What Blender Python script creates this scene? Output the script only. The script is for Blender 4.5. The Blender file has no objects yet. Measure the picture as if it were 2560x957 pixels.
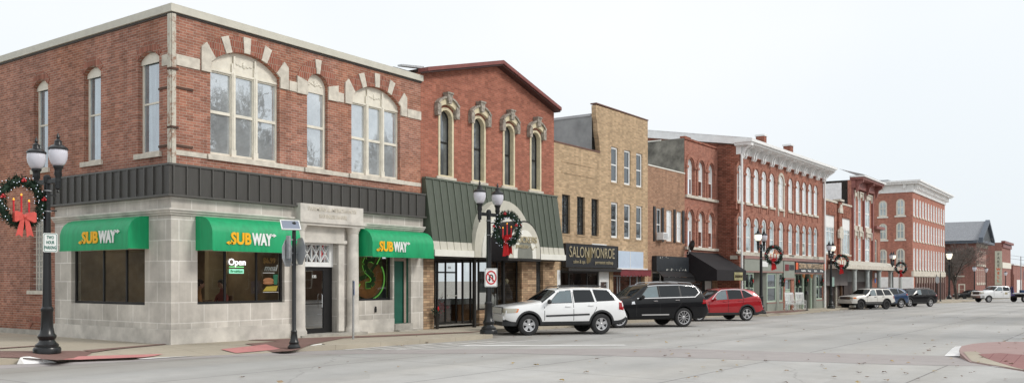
import bpy, bmesh, math, random
from mathutils import Vector, Matrix
from mathutils.geometry import delaunay_2d_cdt
random.seed(7)
R = math.radians
SC = bpy.context.scene
COL = SC.collection
# ---------- the survey: street runs along +X, the block stands at +Y, eye at (0, 0, 1.75) ----------
F, CX, HY, CZ = 2178.0, 1280.0, 699.5, 1.75
YAW = R(35.26); CA, SA = math.cos(YAW), math.sin(YAW)
def ray(px):
    a = (px - CX) / F
    return CA + SA * a, SA - CA * a
def onY(px, Y):
    d = ray(px); t = Y / d[1]
    return d[0] * t
def onX(px, X):
    d = ray(px); t = X / d[0]
    return d[1] * t
def hY(px, py, Y):
    d = ray(px); return CZ + (HY - py) / F * (Y / d[1])
def zg(X, Y=0):
    if X <= 0: return 0.0
    if X < 60: return -0.0075 * X
    if X < 220: return -0.45 - 0.0085 * (X - 60)
    return -1.81
def zs(X): return zg(X) + 0.13
def ghit(px, py, dz=0.0):
    t = 20.0
    for _ in range(30):
        d = ray(px); z = zg(d[0] * t) + dz
        t = (CZ - z) * F / (py - HY)
    return d[0] * t, d[1] * t
def atdepth(px, t):
    d = ray(px); return d[0] * t, d[1] * t

# ---------- objects ----------
def tag(o, label=None, cat=None, group=None, kind=None):
    if label: o['label'] = label
    if cat: o['category'] = cat
    if group: o['group'] = group
    if kind: o['kind'] = kind
    return o
def thing(name, label, cat, loc=(0, 0, 0), rz=0, group=None):
    o = bpy.data.objects.new(name, None); COL.objects.link(o)
    o.empty_display_size = 0.2
    o.location = loc; o.rotation_euler = (0, 0, rz)
    return tag(o, label, cat, group)
def copy_tree(o, parent=None):
    c = o.copy(); COL.objects.link(c); c.parent = parent
    for ch in list(o.children): copy_tree(ch, c)
    return c
def dup(o, loc, rz, label, group=None):
    c = copy_tree(o); c.location = loc; c.rotation_euler = (0, 0, rz)
    c['label'] = label
    if group: c['group'] = group
    return c
def link(name, me, parent=None, loc=(0, 0, 0), rot=(0, 0, 0)):
    o = bpy.data.objects.new(name, me); COL.objects.link(o)
    o.parent = parent; o.location = loc; o.rotation_euler = rot
    return o

class MB:
    def __init__(s): s.v = []; s.f = []; s.m = []; s.mi = 0
    def add(s, vs, fs):
        n = len(s.v); s.v += [tuple(p) for p in vs]
        for f in fs: s.f.append(tuple(i + n for i in f)); s.m.append(s.mi)
        return s
    def box(s, x0, x1, y0, y1, z0, z1):
        v = [(x0,y0,z0),(x1,y0,z0),(x1,y1,z0),(x0,y1,z0),(x0,y0,z1),(x1,y0,z1),(x1,y1,z1),(x0,y1,z1)]
        return s.add(v, [(0,3,2,1),(4,5,6,7),(0,1,5,4),(1,2,6,5),(2,3,7,6),(3,0,4,7)])
    def bbox(s, x0, x1, y0, y1, z0, z1, b=0.01):
        # box with small chamfers on all edges
        bm = bmesh.new()
        bmesh.ops.create_cube(bm, size=1)
        for v in bm.verts:
            v.co = Vector(((x0+x1)/2 + v.co.x*(x1-x0), (y0+y1)/2 + v.co.y*(y1-y0), (z0+z1)/2 + v.co.z*(z1-z0)))
        bmesh.ops.bevel(bm, geom=bm.edges[:], offset=b, segments=1, affect='EDGES')
        bm.verts.index_update()
        s.add([v.co[:] for v in bm.verts], [[v.index for v in f.verts] for f in bm.faces]); bm.free()
        return s
    def quad(s, a, b, c, d): return s.add([a, b, c, d], [(0,1,2,3)])
    def prism(s, pts, fn, d0, d1):
        # pts: 2D outline, fn(u, d, v) -> xyz
        n = len(pts)
        v = [fn(u, d0, w) for u, w in pts] + [fn(u, d1, w) for u, w in pts]
        s.add(v, [tuple(range(n)), tuple(range(2*n-1, n-1, -1))] + [(i, i+n, (i+1)%n+n, (i+1)%n) for i in range(n)])
        return s
    def lathe(s, prof, c=(0,0,0), n=14, axis='z'):
        vs = []
        for r, h in prof:
            for k in range(n):
                a = 2*math.pi*k/n; p = (r*math.cos(a), r*math.sin(a), h)
                if axis == 'y': p = (p[0], p[2], p[1])
                if axis == 'x': p = (p[2], p[0], p[1])
                vs.append((c[0]+p[0], c[1]+p[1], c[2]+p[2]))
        fs = []
        for j in range(len(prof)-1):
            for k in range(n):
                a = j*n+k; b = j*n+(k+1)%n
                fs.append((a, b, b+n, a+n))
        fs.append(tuple(range(n-1, -1, -1))); fs.append(tuple((len(prof)-1)*n+k for k in range(n)))
        return s.add(vs, fs)
    def tube(s, pts, r, n=8):
        pts = [Vector(p) for p in pts]
        rs = r if isinstance(r, (list, tuple)) else [r]*len(pts)
        vs = []; up = None
        for i, p in enumerate(pts):
            d = (pts[min(i+1, len(pts)-1)] - pts[max(i-1, 0)]).normalized()
            a = d.orthogonal().normalized() if up is None else (up - d*up.dot(d)).normalized()
            up = a; b = d.cross(a)
            for k in range(n):
                t = 2*math.pi*k/n
                vs.append(p + (a*math.cos(t) + b*math.sin(t))*rs[i])
        fs = [(j*n+k, j*n+(k+1)%n, (j+1)*n+(k+1)%n, (j+1)*n+k) for j in range(len(pts)-1) for k in range(n)]
        fs += [tuple(range(n-1, -1, -1)), tuple((len(pts)-1)*n+k for k in range(n))]
        return s.add(vs, fs)
    def ball(s, c, r, seg=8, rings=5, sc=(1,1,1)):
        prof = [(max(.0005, math.sin(math.pi*j/rings))*r, -math.cos(math.pi*j/rings)*r) for j in range(rings+1)]
        n0 = len(s.v); s.lathe(prof, (0,0,0), seg)
        for i in range(n0, len(s.v)):
            p = s.v[i]; s.v[i] = (c[0]+p[0]*sc[0], c[1]+p[1]*sc[1], c[2]+p[2]*sc[2])
        return s
    def mesh(s, name, mats, smooth=None, recalc=True):
        me = bpy.data.meshes.new(name); me.from_pydata(s.v, [], s.f)
        if not isinstance(mats, (list, tuple)): mats = [mats]
        for m in mats: me.materials.append(m)
        for p, i in zip(me.polygons, s.m): p.material_index = i
        if recalc:
            bm = bmesh.new(); bm.from_mesh(me); bmesh.ops.recalc_face_normals(bm, faces=bm.faces); bm.to_mesh(me); bm.free()
        if smooth is not None:
            me.polygons.foreach_set('use_smooth', [True]*len(me.polygons))
            me.set_sharp_from_angle(angle=R(smooth))
        me.update(); return me
    def build(s, name, mats, parent=None, loc=(0,0,0), rot=(0,0,0), smooth=None, recalc=True):
        return link(name, s.mesh(name, mats, smooth, recalc), parent, loc, rot)

def inpoly(x, y, P):
    c = False; n = len(P); j = n-1
    for i in range(n):
        if (P[i][1] > y) != (P[j][1] > y) and x < (P[j][0]-P[i][0])*(y-P[i][1])/(P[j][1]-P[i][1]) + P[i][0]: c = not c
        j = i
    return c
def tri2d(outline, holes=(), extra=()):
    vs = []; es = []
    for P in [outline] + list(holes):
        n = len(vs); vs += [Vector(p) for p in P]
        es += [(n+i, n+(i+1) % len(P)) for i in range(len(P))]
    vs += [Vector(p) for p in extra]
    ov, oe, of, a, b, c = delaunay_2d_cdt(vs, es, [], 0, 1e-5)
    out = []
    for f in of:
        x = sum(ov[i][0] for i in f)/3; y = sum(ov[i][1] for i in f)/3
        if inpoly(x, y, outline) and not any(inpoly(x, y, h) for h in holes): out.append(tuple(f))
    return [tuple(v) for v in ov], out
def rect(u0, u1, v0, v1): return [(u0,v0),(u1,v0),(u1,v1),(u0,v1)]
def arch(u0, u1, v0, vs, vc, n=10):
    w = (u1-u0)/2; r = max(vc-vs, .01); c = (u0+u1)/2
    P = [(u0,v0),(u1,v0)]
    if r > w*.98:
        for k in range(n+1):
            a = math.pi*k/n; P.append((c+w*math.cos(a), vs+r*math.sin(a)))
    else:
        RR = (w*w+r*r)/(2*r); th = math.asin(min(1, w/RR)); cc = vc-RR
        for k in range(n+1):
            a = th-2*th*k/n; P.append((c+RR*math.sin(a), cc+RR*math.cos(a)))
    return P

class Face:
    """a wall plane: u along it, d into the building, v height above the thing's base"""
    def __init__(s, ob, ox=0, oy=0, rot=0, z0=0): s.ob = ob; s.ox = ox; s.oy = oy; s.rot = rot; s.z0 = z0; s.c = math.cos(rot); s.s = math.sin(rot)
    def __call__(s, u, d, v): return (s.ox + u*s.c - d*s.s, s.oy + u*s.s + d*s.c, v - s.z0)
    def panel(s, mb, outline, holes=(), d=0.0, reveal=0.15, edge=0.0):
        vs, fs = tri2d(outline, holes)
        mb.add([s(u, d, v) for u, v in vs], fs)
        for P in holes:
            n = len(P)
            if reveal:
                for i in range(n):
                    a, b = P[i], P[(i+1) % n]
                    mb.quad(s(a[0], d, a[1]), s(b[0], d, b[1]), s(b[0], d+reveal, b[1]), s(a[0], d+reveal, a[1]))
        if edge:
            n = len(outline)
            for i in range(n):
                a, b = outline[i], outline[(i+1) % n]
                mb.quad(s(a[0], d, a[1]), s(b[0], d, b[1]), s(b[0], d+edge, b[1]), s(a[0], d+edge, a[1]))
        return mb
    def box(s, mb, u0, u1, d0, d1, v0, v1):
        return mb.prism(rect(u0, u1, v0, v1), s, d0, d1)
    def place(s, name, me, u, d, v, parent=None):
        return link(name, me, parent or s.ob, s(u, d, v), (0, 0, s.rot))

# ---------- materials ----------
MATS = {}
def newmat(name):
    m = bpy.data.materials.new(name); m.use_nodes = True
    nt = m.node_tree; b = nt.nodes['Principled BSDF']
    MATS[name] = m
    return m, nt, b
def N(nt, t, **k):
    n = nt.nodes.new(t)
    for a, v in k.items():
        if a in n.inputs.keys(): n.inputs[a].default_value = v
        else: setattr(n, a, v)
    return n
def noise(nt, vec, scale, detail=4, rough=.6):
    n = N(nt, 'ShaderNodeTexNoise'); n.inputs['Scale'].default_value = scale; n.inputs['Detail'].default_value = detail
    n.inputs['Roughness'].default_value = rough
    if vec: nt.links.new(vec, n.inputs['Vector'])
    return n.outputs['Fac']
def ramp(nt, fac, lo, hi, a, b):
    r = N(nt, 'ShaderNodeMapRange'); nt.links.new(fac, r.inputs['Value'])
    for k, v in zip(('From Min','From Max','To Min','To Max'), (lo, hi, a, b)): r.inputs[k].default_value = v
    return r.outputs['Result']
def mixc(nt, fac, a, b, mode='MIX'):
    m = N(nt, 'ShaderNodeMix', data_type='RGBA', blend_type=mode)
    for sock, v in ((m.inputs['Factor'], fac), (m.inputs['A'], a), (m.inputs['B'], b)):
        if isinstance(v, bpy.types.NodeSocket): nt.links.new(v, sock)
        elif isinstance(v, (int, float)): sock.default_value = v
        else: sock.default_value = (*v[:3], 1)
    return m.outputs['Result']
def bump(nt, h, b, strength=.3, dist=.01):
    n = N(nt, 'ShaderNodeBump'); n.inputs['Strength'].default_value = strength; n.inputs['Distance'].default_value = dist
    nt.links.new(h, n.inputs['Height']); nt.links.new(n.outputs['Normal'], b.inputs['Normal'])
def objco(nt): return N(nt, 'ShaderNodeTexCoord').outputs['Object']
def flat(name, c, rough=.6, metal=0, var=.12, scale=3, coat=0, spec=.5, streak=False):
    m, nt, b = newmat(name)
    co = objco(nt)
    if streak:
        mp = N(nt, 'ShaderNodeMapping'); nt.links.new(co, mp.inputs['Vector']); mp.inputs['Scale'].default_value = (6, 6, .7); co = mp.outputs['Vector']
    f = noise(nt, co, scale, 6)
    f = ramp(nt, f, .3, .7, 1-var, 1+var)
    c2 = mixc(nt, 1.0, c, f, 'MULTIPLY')
    nt.links.new(c2, b.inputs['Base Color'])
    b.inputs['Roughness'].default_value = rough; b.inputs['Metallic'].default_value = metal
    b.inputs['Coat Weight'].default_value = coat; b.inputs['Coat Roughness'].default_value = .04
    b.inputs['Specular IOR Level'].default_value = spec
    return m
def brick(name, c1, c2, mortar, bw=.215, rh=.075, ms=.009, stain=.35, dark=.25, warm=None, rough=.9, offset=.5, stainscale=.5, bstr=.5):
    m, nt, b = newmat(name)
    co = objco(nt)
    sep = N(nt, 'ShaderNodeSeparateXYZ'); nt.links.new(co, sep.inputs[0])
    ad = N(nt, 'ShaderNodeMath', operation='ADD'); nt.links.new(sep.outputs['X'], ad.inputs[0]); nt.links.new(sep.outputs['Y'], ad.inputs[1])
    cb = N(nt, 'ShaderNodeCombineXYZ'); nt.links.new(ad.outputs[0], cb.inputs['X']); nt.links.new(sep.outputs['Z'], cb.inputs['Y'])
    # slight waviness so the courses are not ruler straight
    bt = N(nt, 'ShaderNodeTexBrick'); nt.links.new(cb.outputs[0], bt.inputs['Vector'])
    bt.offset = offset
    bt.inputs['Scale'].default_value = 1; bt.inputs['Brick Width'].default_value = bw; bt.inputs['Row Height'].default_value = rh
    bt.inputs['Mortar Size'].default_value = ms; bt.inputs['Mortar Smooth'].default_value = .3; bt.inputs['Bias'].default_value = -.15
    bt.inputs['Color1'].default_value = (*c1, 1); bt.inputs['Color2'].default_value = (*c2, 1); bt.inputs['Mortar'].default_value = (*mortar, 1)
    # odd dark / pale bricks
    vm = N(nt, 'ShaderNodeVectorMath', operation='MULTIPLY'); nt.links.new(cb.outputs[0], vm.inputs[0]); vm.inputs[1].default_value = (1/bw, 1/rh, 1)
    fl = N(nt, 'ShaderNodeVectorMath', operation='FLOOR'); nt.links.new(vm.outputs[0], fl.inputs[0])
    wn = N(nt, 'ShaderNodeTexWhiteNoise', noise_dimensions='2D'); nt.links.new(fl.outputs[0], wn.inputs['Vector'])
    odd = ramp(nt, wn.outputs['Value'], .0, 1.0, 1-dark, 1+dark*.7)
    col = mixc(nt, 1.0, bt.outputs['Color'], odd, 'MULTIPLY')
    n1 = ramp(nt, noise(nt, co, stainscale, 5, .6), .3, .72, 1-stain, 1+stain*.55)
    col = mixc(nt, 1.0, col, n1, 'MULTIPLY')
    n2 = ramp(nt, noise(nt, co, 2.3, 6, .7), .35, .75, 1+stain*.25, 1-stain*.35)
    col = mixc(nt, 1.0, col, n2, 'MULTIPLY')
    mp = N(nt, 'ShaderNodeMapping'); nt.links.new(co, mp.inputs['Vector']); mp.inputs['Scale'].default_value = (1.6, 1.6, .13)
    col = mixc(nt, 1.0, col, ramp(nt, noise(nt, mp.outputs['Vector'], 1.0, 5, .65), .42, .78, 1.05, .78), 'MULTIPLY')
    if warm:
        n3 = ramp(nt, noise(nt, co, .33, 3), .45, .62, 0, .7)
        col = mixc(nt, n3, col, mixc(nt, 1.0, col, warm, 'MULTIPLY'))
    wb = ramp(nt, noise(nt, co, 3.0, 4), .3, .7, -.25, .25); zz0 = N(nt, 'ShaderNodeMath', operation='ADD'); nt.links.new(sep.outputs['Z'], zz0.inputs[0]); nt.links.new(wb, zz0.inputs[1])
    col = mixc(nt, 1.0, col, ramp(nt, zz0.outputs[0], .0, .75, .80, 1.0), 'MULTIPLY')  # wall foot darkened in the colour: dirt plus painted contact shade
    nt.links.new(col, b.inputs['Base Color']); b.inputs['Roughness'].default_value = rough
    b.inputs['Specular IOR Level'].default_value = .25
    inv = ramp(nt, bt.outputs['Fac'], 0, 1, 1, 0)
    bump(nt, inv, b, bstr, .012)
    return m
M = {}
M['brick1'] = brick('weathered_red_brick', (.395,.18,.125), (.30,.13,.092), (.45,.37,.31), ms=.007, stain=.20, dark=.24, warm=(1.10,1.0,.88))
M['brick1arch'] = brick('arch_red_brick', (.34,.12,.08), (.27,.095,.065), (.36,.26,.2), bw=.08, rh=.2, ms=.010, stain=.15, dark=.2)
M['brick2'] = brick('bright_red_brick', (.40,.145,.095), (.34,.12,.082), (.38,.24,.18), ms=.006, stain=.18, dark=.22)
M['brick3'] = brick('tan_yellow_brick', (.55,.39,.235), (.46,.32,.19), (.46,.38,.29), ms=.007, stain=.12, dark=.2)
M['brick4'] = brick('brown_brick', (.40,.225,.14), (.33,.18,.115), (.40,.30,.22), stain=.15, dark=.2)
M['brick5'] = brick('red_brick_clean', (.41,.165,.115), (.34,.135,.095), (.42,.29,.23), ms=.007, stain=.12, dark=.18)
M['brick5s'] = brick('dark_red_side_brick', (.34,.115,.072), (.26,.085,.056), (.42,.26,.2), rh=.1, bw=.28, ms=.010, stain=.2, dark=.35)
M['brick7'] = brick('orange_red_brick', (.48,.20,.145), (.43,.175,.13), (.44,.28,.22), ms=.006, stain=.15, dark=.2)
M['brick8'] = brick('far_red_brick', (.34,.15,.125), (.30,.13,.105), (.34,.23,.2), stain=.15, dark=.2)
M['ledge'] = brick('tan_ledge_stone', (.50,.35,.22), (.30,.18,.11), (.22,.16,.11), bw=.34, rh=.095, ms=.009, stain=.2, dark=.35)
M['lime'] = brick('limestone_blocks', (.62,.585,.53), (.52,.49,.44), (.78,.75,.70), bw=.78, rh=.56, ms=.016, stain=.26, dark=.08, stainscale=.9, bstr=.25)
M['lime_s'] = flat('limestone_smooth', (.58,.55,.50), .9, var=.22, scale=2.2)
M['stone'] = flat('sandstone_trim', (.60,.555,.475), .9, var=.22, scale=4)
M['stone_dark'] = flat('stained_stone', (.32,.285,.24), .9, var=.6, scale=9)
M['cream'] = flat('cream_paint', (.74,.70,.60), .55, var=.1, scale=5)
M['cream2'] = flat('pale_yellow_paint', (.66,.58,.40), .6, var=.15, scale=6)
M['white'] = flat('white_paint', (.84,.84,.83), .5, var=.08)
M['whitef'] = flat('white_window_frame', (.80,.81,.80), .45, var=.05)
M['band'] = flat('dark_bronze_metal', (.060,.057,.052), .45, var=.12, streak=True)
M['bandl'] = flat('dark_bronze_edge', (.085,.082,.075), .4, var=.1)
M['mansard'] = flat('grey_green_metal_roof', (.075,.09,.066), .55, var=.15, streak=True)
M['mansard_l'] = flat('grey_green_seam', (.12,.14,.11), .5, var=.1)
M['beige'] = flat('beige_metal_fascia', (.56,.54,.46), .5, var=.08)
M['offwhite'] = flat('off_white_metal', (.78,.77,.70), .5, var=.06)
M['maroonp'] = flat('red_brown_fascia', (.20,.055,.045), .5, var=.2)
M['greenaw'] = flat('green_awning_vinyl', (.001,.33,.125), .5, var=.18, scale=1.3, coat=0, streak=True)
M['greendoor'] = flat('dark_green_paint', (.012,.085,.055), .4, var=.1)
M['yellowl'] = flat('yellow_letter', (.90,.47,.01), .5, var=.02)
M['whitel'] = flat('white_letter', (.82,.84,.82), .5, var=.02)
M['black'] = flat('black_metal', (.012,.012,.013), .35, var=.15)
M['lampb'] = flat('lamp_black_paint', (.010,.011,.012), .3, var=.2)
M['alu'] = flat('dark_aluminium', (.03,.028,.026), .4, metal=.3, var=.1)
M['galv'] = flat('galvanised_steel', (.42,.43,.44), .45, metal=.6, var=.15, scale=12)
M['blackcloth'] = flat('black_awning_cloth', (.011,.009,.011), .85, var=.2)
M['blackboard'] = flat('worn_black_board', (.013,.017,.022), .5, var=.5, scale=4, streak=True)
M['signblack'] = flat('sign_black', (.018,.02,.024), .3, var=.1)
M['gold'] = flat('gold_letter', (.42,.36,.23), .4, var=.05)
M['golddim'] = flat('dull_gold', (.12,.09,.035), .5, var=.3)
M['bluepanel'] = flat('pale_blue_panel', (.50,.60,.72), .6, var=.05)
M['maroon'] = flat('maroon_cloth', (.17,.025,.032), .8, var=.15)
M['grey_render'] = flat('grey_render', (.30,.31,.31), .9, var=.25, scale=1.2)
M['grey_render2'] = flat('mottled_concrete', (.22,.21,.18), .95, var=.55, scale=1.6)
M['roof'] = flat('roof_membrane', (.45,.46,.47), .8, var=.1)
M['roofgrey'] = flat('slate_shingle', (.25,.26,.28), .9, var=.3, scale=6)
M['sage'] = flat('sage_paint', (.27,.29,.25), .6, var=.08)
M['mint'] = flat('mint_paint', (.40,.50,.40), .55, var=.08)
M['pinkbrown'] = flat('dusty_rose_paint', (.30,.17,.15), .6, var=.1)
M['orange'] = flat('orange_sign', (.75,.13,.04), .5, var=.1)
M['red'] = flat('red_ribbon', (.60,.010,.014), .6, var=.2, scale=12)
M['coral'] = flat('coral_bow', (.60,.085,.065), .5, var=.15, scale=8)
M['candle'] = flat('red_candle', (.62,.02,.03), .4)
M['berry'] = flat('red_ball', (.45,.01,.015), .15, coat=.5)
M['needles'] = flat('green_needles', (.012,.036,.018), .7, var=.6, scale=14)
M['rubber'] = flat('tyre_rubber', (.022,.022,.023), .8, var=.25, scale=10)
M['rimsil'] = flat('silver_alloy', (.55,.55,.56), .3, metal=.7, var=.08)
M['rimdark'] = flat('dark_wheel_well', (.012,.012,.012), .8)
M['clad'] = flat('dark_plastic_trim', (.028,.029,.031), .6, var=.1)
M['chrome'] = flat('chrome', (.75,.75,.76), .12, metal=1, var=.02)
M['taill'] = flat('tail_light_red', (.33,.006,.010), .15, coat=.6)
M['amber'] = flat('amber_lens', (.75,.2,.03), .2, coat=.4)
M['lens'] = flat('headlight_lens', (.48,.46,.38), .12, coat=.5)
M['conc'] = flat('concrete_step', (.38,.36,.32), .9, var=.25)
M['bark'] = flat('bare_bark', (.075,.06,.05), .95, var=.4, scale=5)
M['twigs'] = flat('twig_bark', (.17,.145,.13), .95, var=.3)
M['wood'] = flat('brown_wood', (.18,.09,.04), .5, var=.2)
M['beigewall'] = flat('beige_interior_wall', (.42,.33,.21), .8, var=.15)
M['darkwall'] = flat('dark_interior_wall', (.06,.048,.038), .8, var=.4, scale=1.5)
M['skin'] = flat('skin', (.40,.22,.15), .6)
M['hair'] = flat('brown_hair', (.03,.017,.01), .7)
M['brownshirt'] = flat('brown_shirt', (.45,.22,.09), .8)
M['darkshirt'] = flat('dark_red_shirt', (.24,.06,.05), .8)
M['rust'] = None
m, nt, b = newmat('rusty_painted_steel')
f = ramp(nt, noise(nt, objco(nt), 7, 8, .7), .50, .66, 0, .9)
nt.links.new(mixc(nt, f, (.55,.52,.44), (.26,.10,.045)), b.inputs['Base Color']); b.inputs['Roughness'].default_value = .8; M['rust'] = m
def paint(name, c, rough=.28, coat=1.0, flake=0, dirt=0):
    m, nt, b = newmat(name)
    b.inputs['Base Color'].default_value = (*c, 1); b.inputs['Roughness'].default_value = rough
    if dirt:
        co = objco(nt); sep = N(nt, 'ShaderNodeSeparateXYZ'); nt.links.new(co, sep.inputs[0])
        lo = ramp(nt, sep.outputs['Z'], .35, .95, 1, .12)
        nn = ramp(nt, noise(nt, co, 3, 6), .35, .7, .2, 1)
        mu = N(nt, 'ShaderNodeMath', operation='MULTIPLY'); nt.links.new(lo, mu.inputs[0]); nt.links.new(nn, mu.inputs[1])
        m2 = N(nt, 'ShaderNodeMath', operation='MULTIPLY'); nt.links.new(mu.outputs[0], m2.inputs[0]); m2.inputs[1].default_value = dirt
        nt.links.new(mixc(nt, m2.outputs[0], c, (.30,.26,.20)), b.inputs['Base Color'])
    b.inputs['Metallic'].default_value = flake
    b.inputs['Coat Weight'].default_value = coat; b.inputs['Coat Roughness'].default_value = .03
    if max(c) < .02: b.inputs['Specular IOR Level'].default_value = .15
    return m
M['pwhite'] = paint('white_car_paint', (.84,.85,.85), dirt=.10)
M['pdirty'] = paint('grubby_white_car_paint', (.74,.73,.69), coat=.5, dirt=.6)
M['pblack'] = paint('black_car_paint', (.004,.0045,.006), .35, coat=.45)
M['pred'] = paint('red_car_paint', (.36,.004,.011), .28, flake=.15)
M['pblue'] = paint('blue_car_paint', (.02,.055,.13), .3, flake=.2)
def glow(name, c, s):
    m, nt, b = newmat(name); b.inputs['Base Color'].default_value = (*c, 1)
    b.inputs['Emission Color'].default_value = (*c, 1); b.inputs['Emission Strength'].default_value = s
    return m
M['glow_white'] = glow('lit_white', (1,1,1), 1.3)
M['glow_green'] = glow('lit_green', (.25,.95,.35), 1.0)
M['glow_mint'] = glow('lit_mint', (.35,.85,.6), .8)
M['glow_ceiling'] = glow('lit_ceiling_panel', (1,.9,.7), 9)
M['glow_candle'] = glow('lit_candle_tip', (1,.45,.05), .7)
M['bulb'] = glow('lit_bulb', (.8,.87,1), 1.0)
M['lampglow'] = glow('lit_lamp_globe', (1,.93,.75), .9)
m, nt, b = newmat('frosted_lamp_globe'); b.inputs['Base Color'].default_value = (.64,.63,.69,1); b.inputs['Roughness'].default_value = .25; b.inputs['Coat Weight'].default_value = .5
co = objco(nt); sep = N(nt, 'ShaderNodeSeparateXYZ'); nt.links.new(co, sep.inputs[0])
M['globe'] = m
def poco(nt): return N(nt, "ShaderNodeNewGeometry").outputs["Position"]
def pane(name, c, gl=.3, blinds=0, var=.3, streaks=False, wave=.05, rough=.02):
    """a window seen from outside: what hangs behind the glass (diffuse) under a reflecting surface"""
    m, nt, b = newmat(name)
    out = nt.nodes["Material Output"]; co = poco(nt)
    col = ramp(nt, noise(nt, co, 1.3, 4), .3, .7, 1-var, 1+var)
    cc = mixc(nt, 1.0, c, col, 'MULTIPLY')
    if blinds:
        w = N(nt, 'ShaderNodeTexWave', wave_type='BANDS', bands_direction='Z'); w.inputs['Scale'].default_value = 8.0
        nt.links.new(co, w.inputs['Vector'])
        cc = mixc(nt, ramp(nt, w.outputs['Fac'], 0, 1, 0, blinds), cc, (.05,.055,.06))
    if streaks:   # curtain folds
        mp = N(nt, 'ShaderNodeMapping'); nt.links.new(co, mp.inputs['Vector']); mp.inputs['Scale'].default_value = (9, 9, .25)
        s2 = ramp(nt, noise(nt, mp.outputs['Vector'], 1.5, 3), .35, .65, .55, 1.15)
        cc = mixc(nt, 1.0, cc, s2, 'MULTIPLY')
    nt.links.new(cc, b.inputs['Base Color']); b.inputs['Roughness'].default_value = .8; b.inputs['Specular IOR Level'].default_value = 0
    g = N(nt, 'ShaderNodeBsdfGlossy'); g.inputs['Roughness'].default_value = rough; g.inputs['Color'].default_value = (.9,.95,1,1)
    bp = N(nt, 'ShaderNodeBump'); bp.inputs['Strength'].default_value = wave; bp.inputs['Distance'].default_value = .05
    nt.links.new(noise(nt, co, 1.1, 2), bp.inputs['Height']); nt.links.new(bp.outputs['Normal'], g.inputs['Normal'])
    fr = N(nt, 'ShaderNodeFresnel'); fr.inputs['IOR'].default_value = 1.5
    mx = N(nt, 'ShaderNodeMath', operation='ADD'); nt.links.new(fr.outputs[0], mx.inputs[0]); mx.inputs[1].default_value = gl; mx.use_clamp = True
    ms = N(nt, 'ShaderNodeMixShader'); nt.links.new(mx.outputs[0], ms.inputs[0]); nt.links.new(b.outputs[0], ms.inputs[1]); nt.links.new(g.outputs[0], ms.inputs[2])
    nt.links.new(ms.outputs[0], out.inputs[0])
    return m
M['g_blind'] = pane('glass_over_white_blinds', (.42,.45,.46), .36, blinds=.25, wave=.12)
M['g_side'] = pane('glass_over_pale_curtain', (.24,.30,.33), .30, streaks=True, wave=.03)
M['g_dark'] = pane('dark_window_glass', (.045,.052,.055), .09, streaks=True)
M['g_darkc'] = pane('dark_glass_over_curtain', (.11,.12,.125), .10, streaks=True, var=.5)
M['g_white'] = pane('glass_over_white_board', (.74,.76,.76), .10, var=.1)
M['g_grey'] = pane('glass_over_grey_screen', (.16,.19,.21), .15)
M['g_far'] = pane('far_window_glass', (.48,.56,.56), .12, var=.35, streaks=True)
M['g_block'] = pane('glass_block', (.38,.38,.36), .08, blinds=0, var=.2)
M['carglass'] = pane('tinted_car_glass', (.010,.012,.013), .0, var=.2, wave=0)
M['carglass2'] = pane('clear_car_glass', (.05,.09,.095), .14, var=.3, wave=0)
def shopglass(name, gl=.06, tint=(.80,.82,.80)):
    m, nt, b = newmat(name); out = nt.nodes['Material Output']
    t = N(nt, 'ShaderNodeBsdfTransparent'); t.inputs[0].default_value = (*tint, 1)
    g = N(nt, 'ShaderNodeBsdfGlossy'); g.inputs['Roughness'].default_value = .01
    bp = N(nt, 'ShaderNodeBump'); bp.inputs['Strength'].default_value = .03; bp.inputs['Distance'].default_value = .05
    nt.links.new(noise(nt, objco(nt), .9, 2), bp.inputs['Height']); nt.links.new(bp.outputs['Normal'], g.inputs['Normal'])
    fr = N(nt, 'ShaderNodeFresnel'); fr.inputs['IOR'].default_value = 1.45
    mx = N(nt, 'ShaderNodeMath', operation='ADD'); nt.links.new(fr.outputs[0], mx.inputs[0]); mx.inputs[1].default_value = gl; mx.use_clamp = True
    ms = N(nt, 'ShaderNodeMixShader'); nt.links.new(mx.outputs[0], ms.inputs[0]); nt.links.new(t.outputs[0], ms.inputs[1]); nt.links.new(g.outputs[0], ms.inputs[2])
    nt.links.new(ms.outputs[0], out.inputs[0]); nt.nodes.remove(b)
    return m
M['shop'] = shopglass('shop_window_glass')

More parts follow.
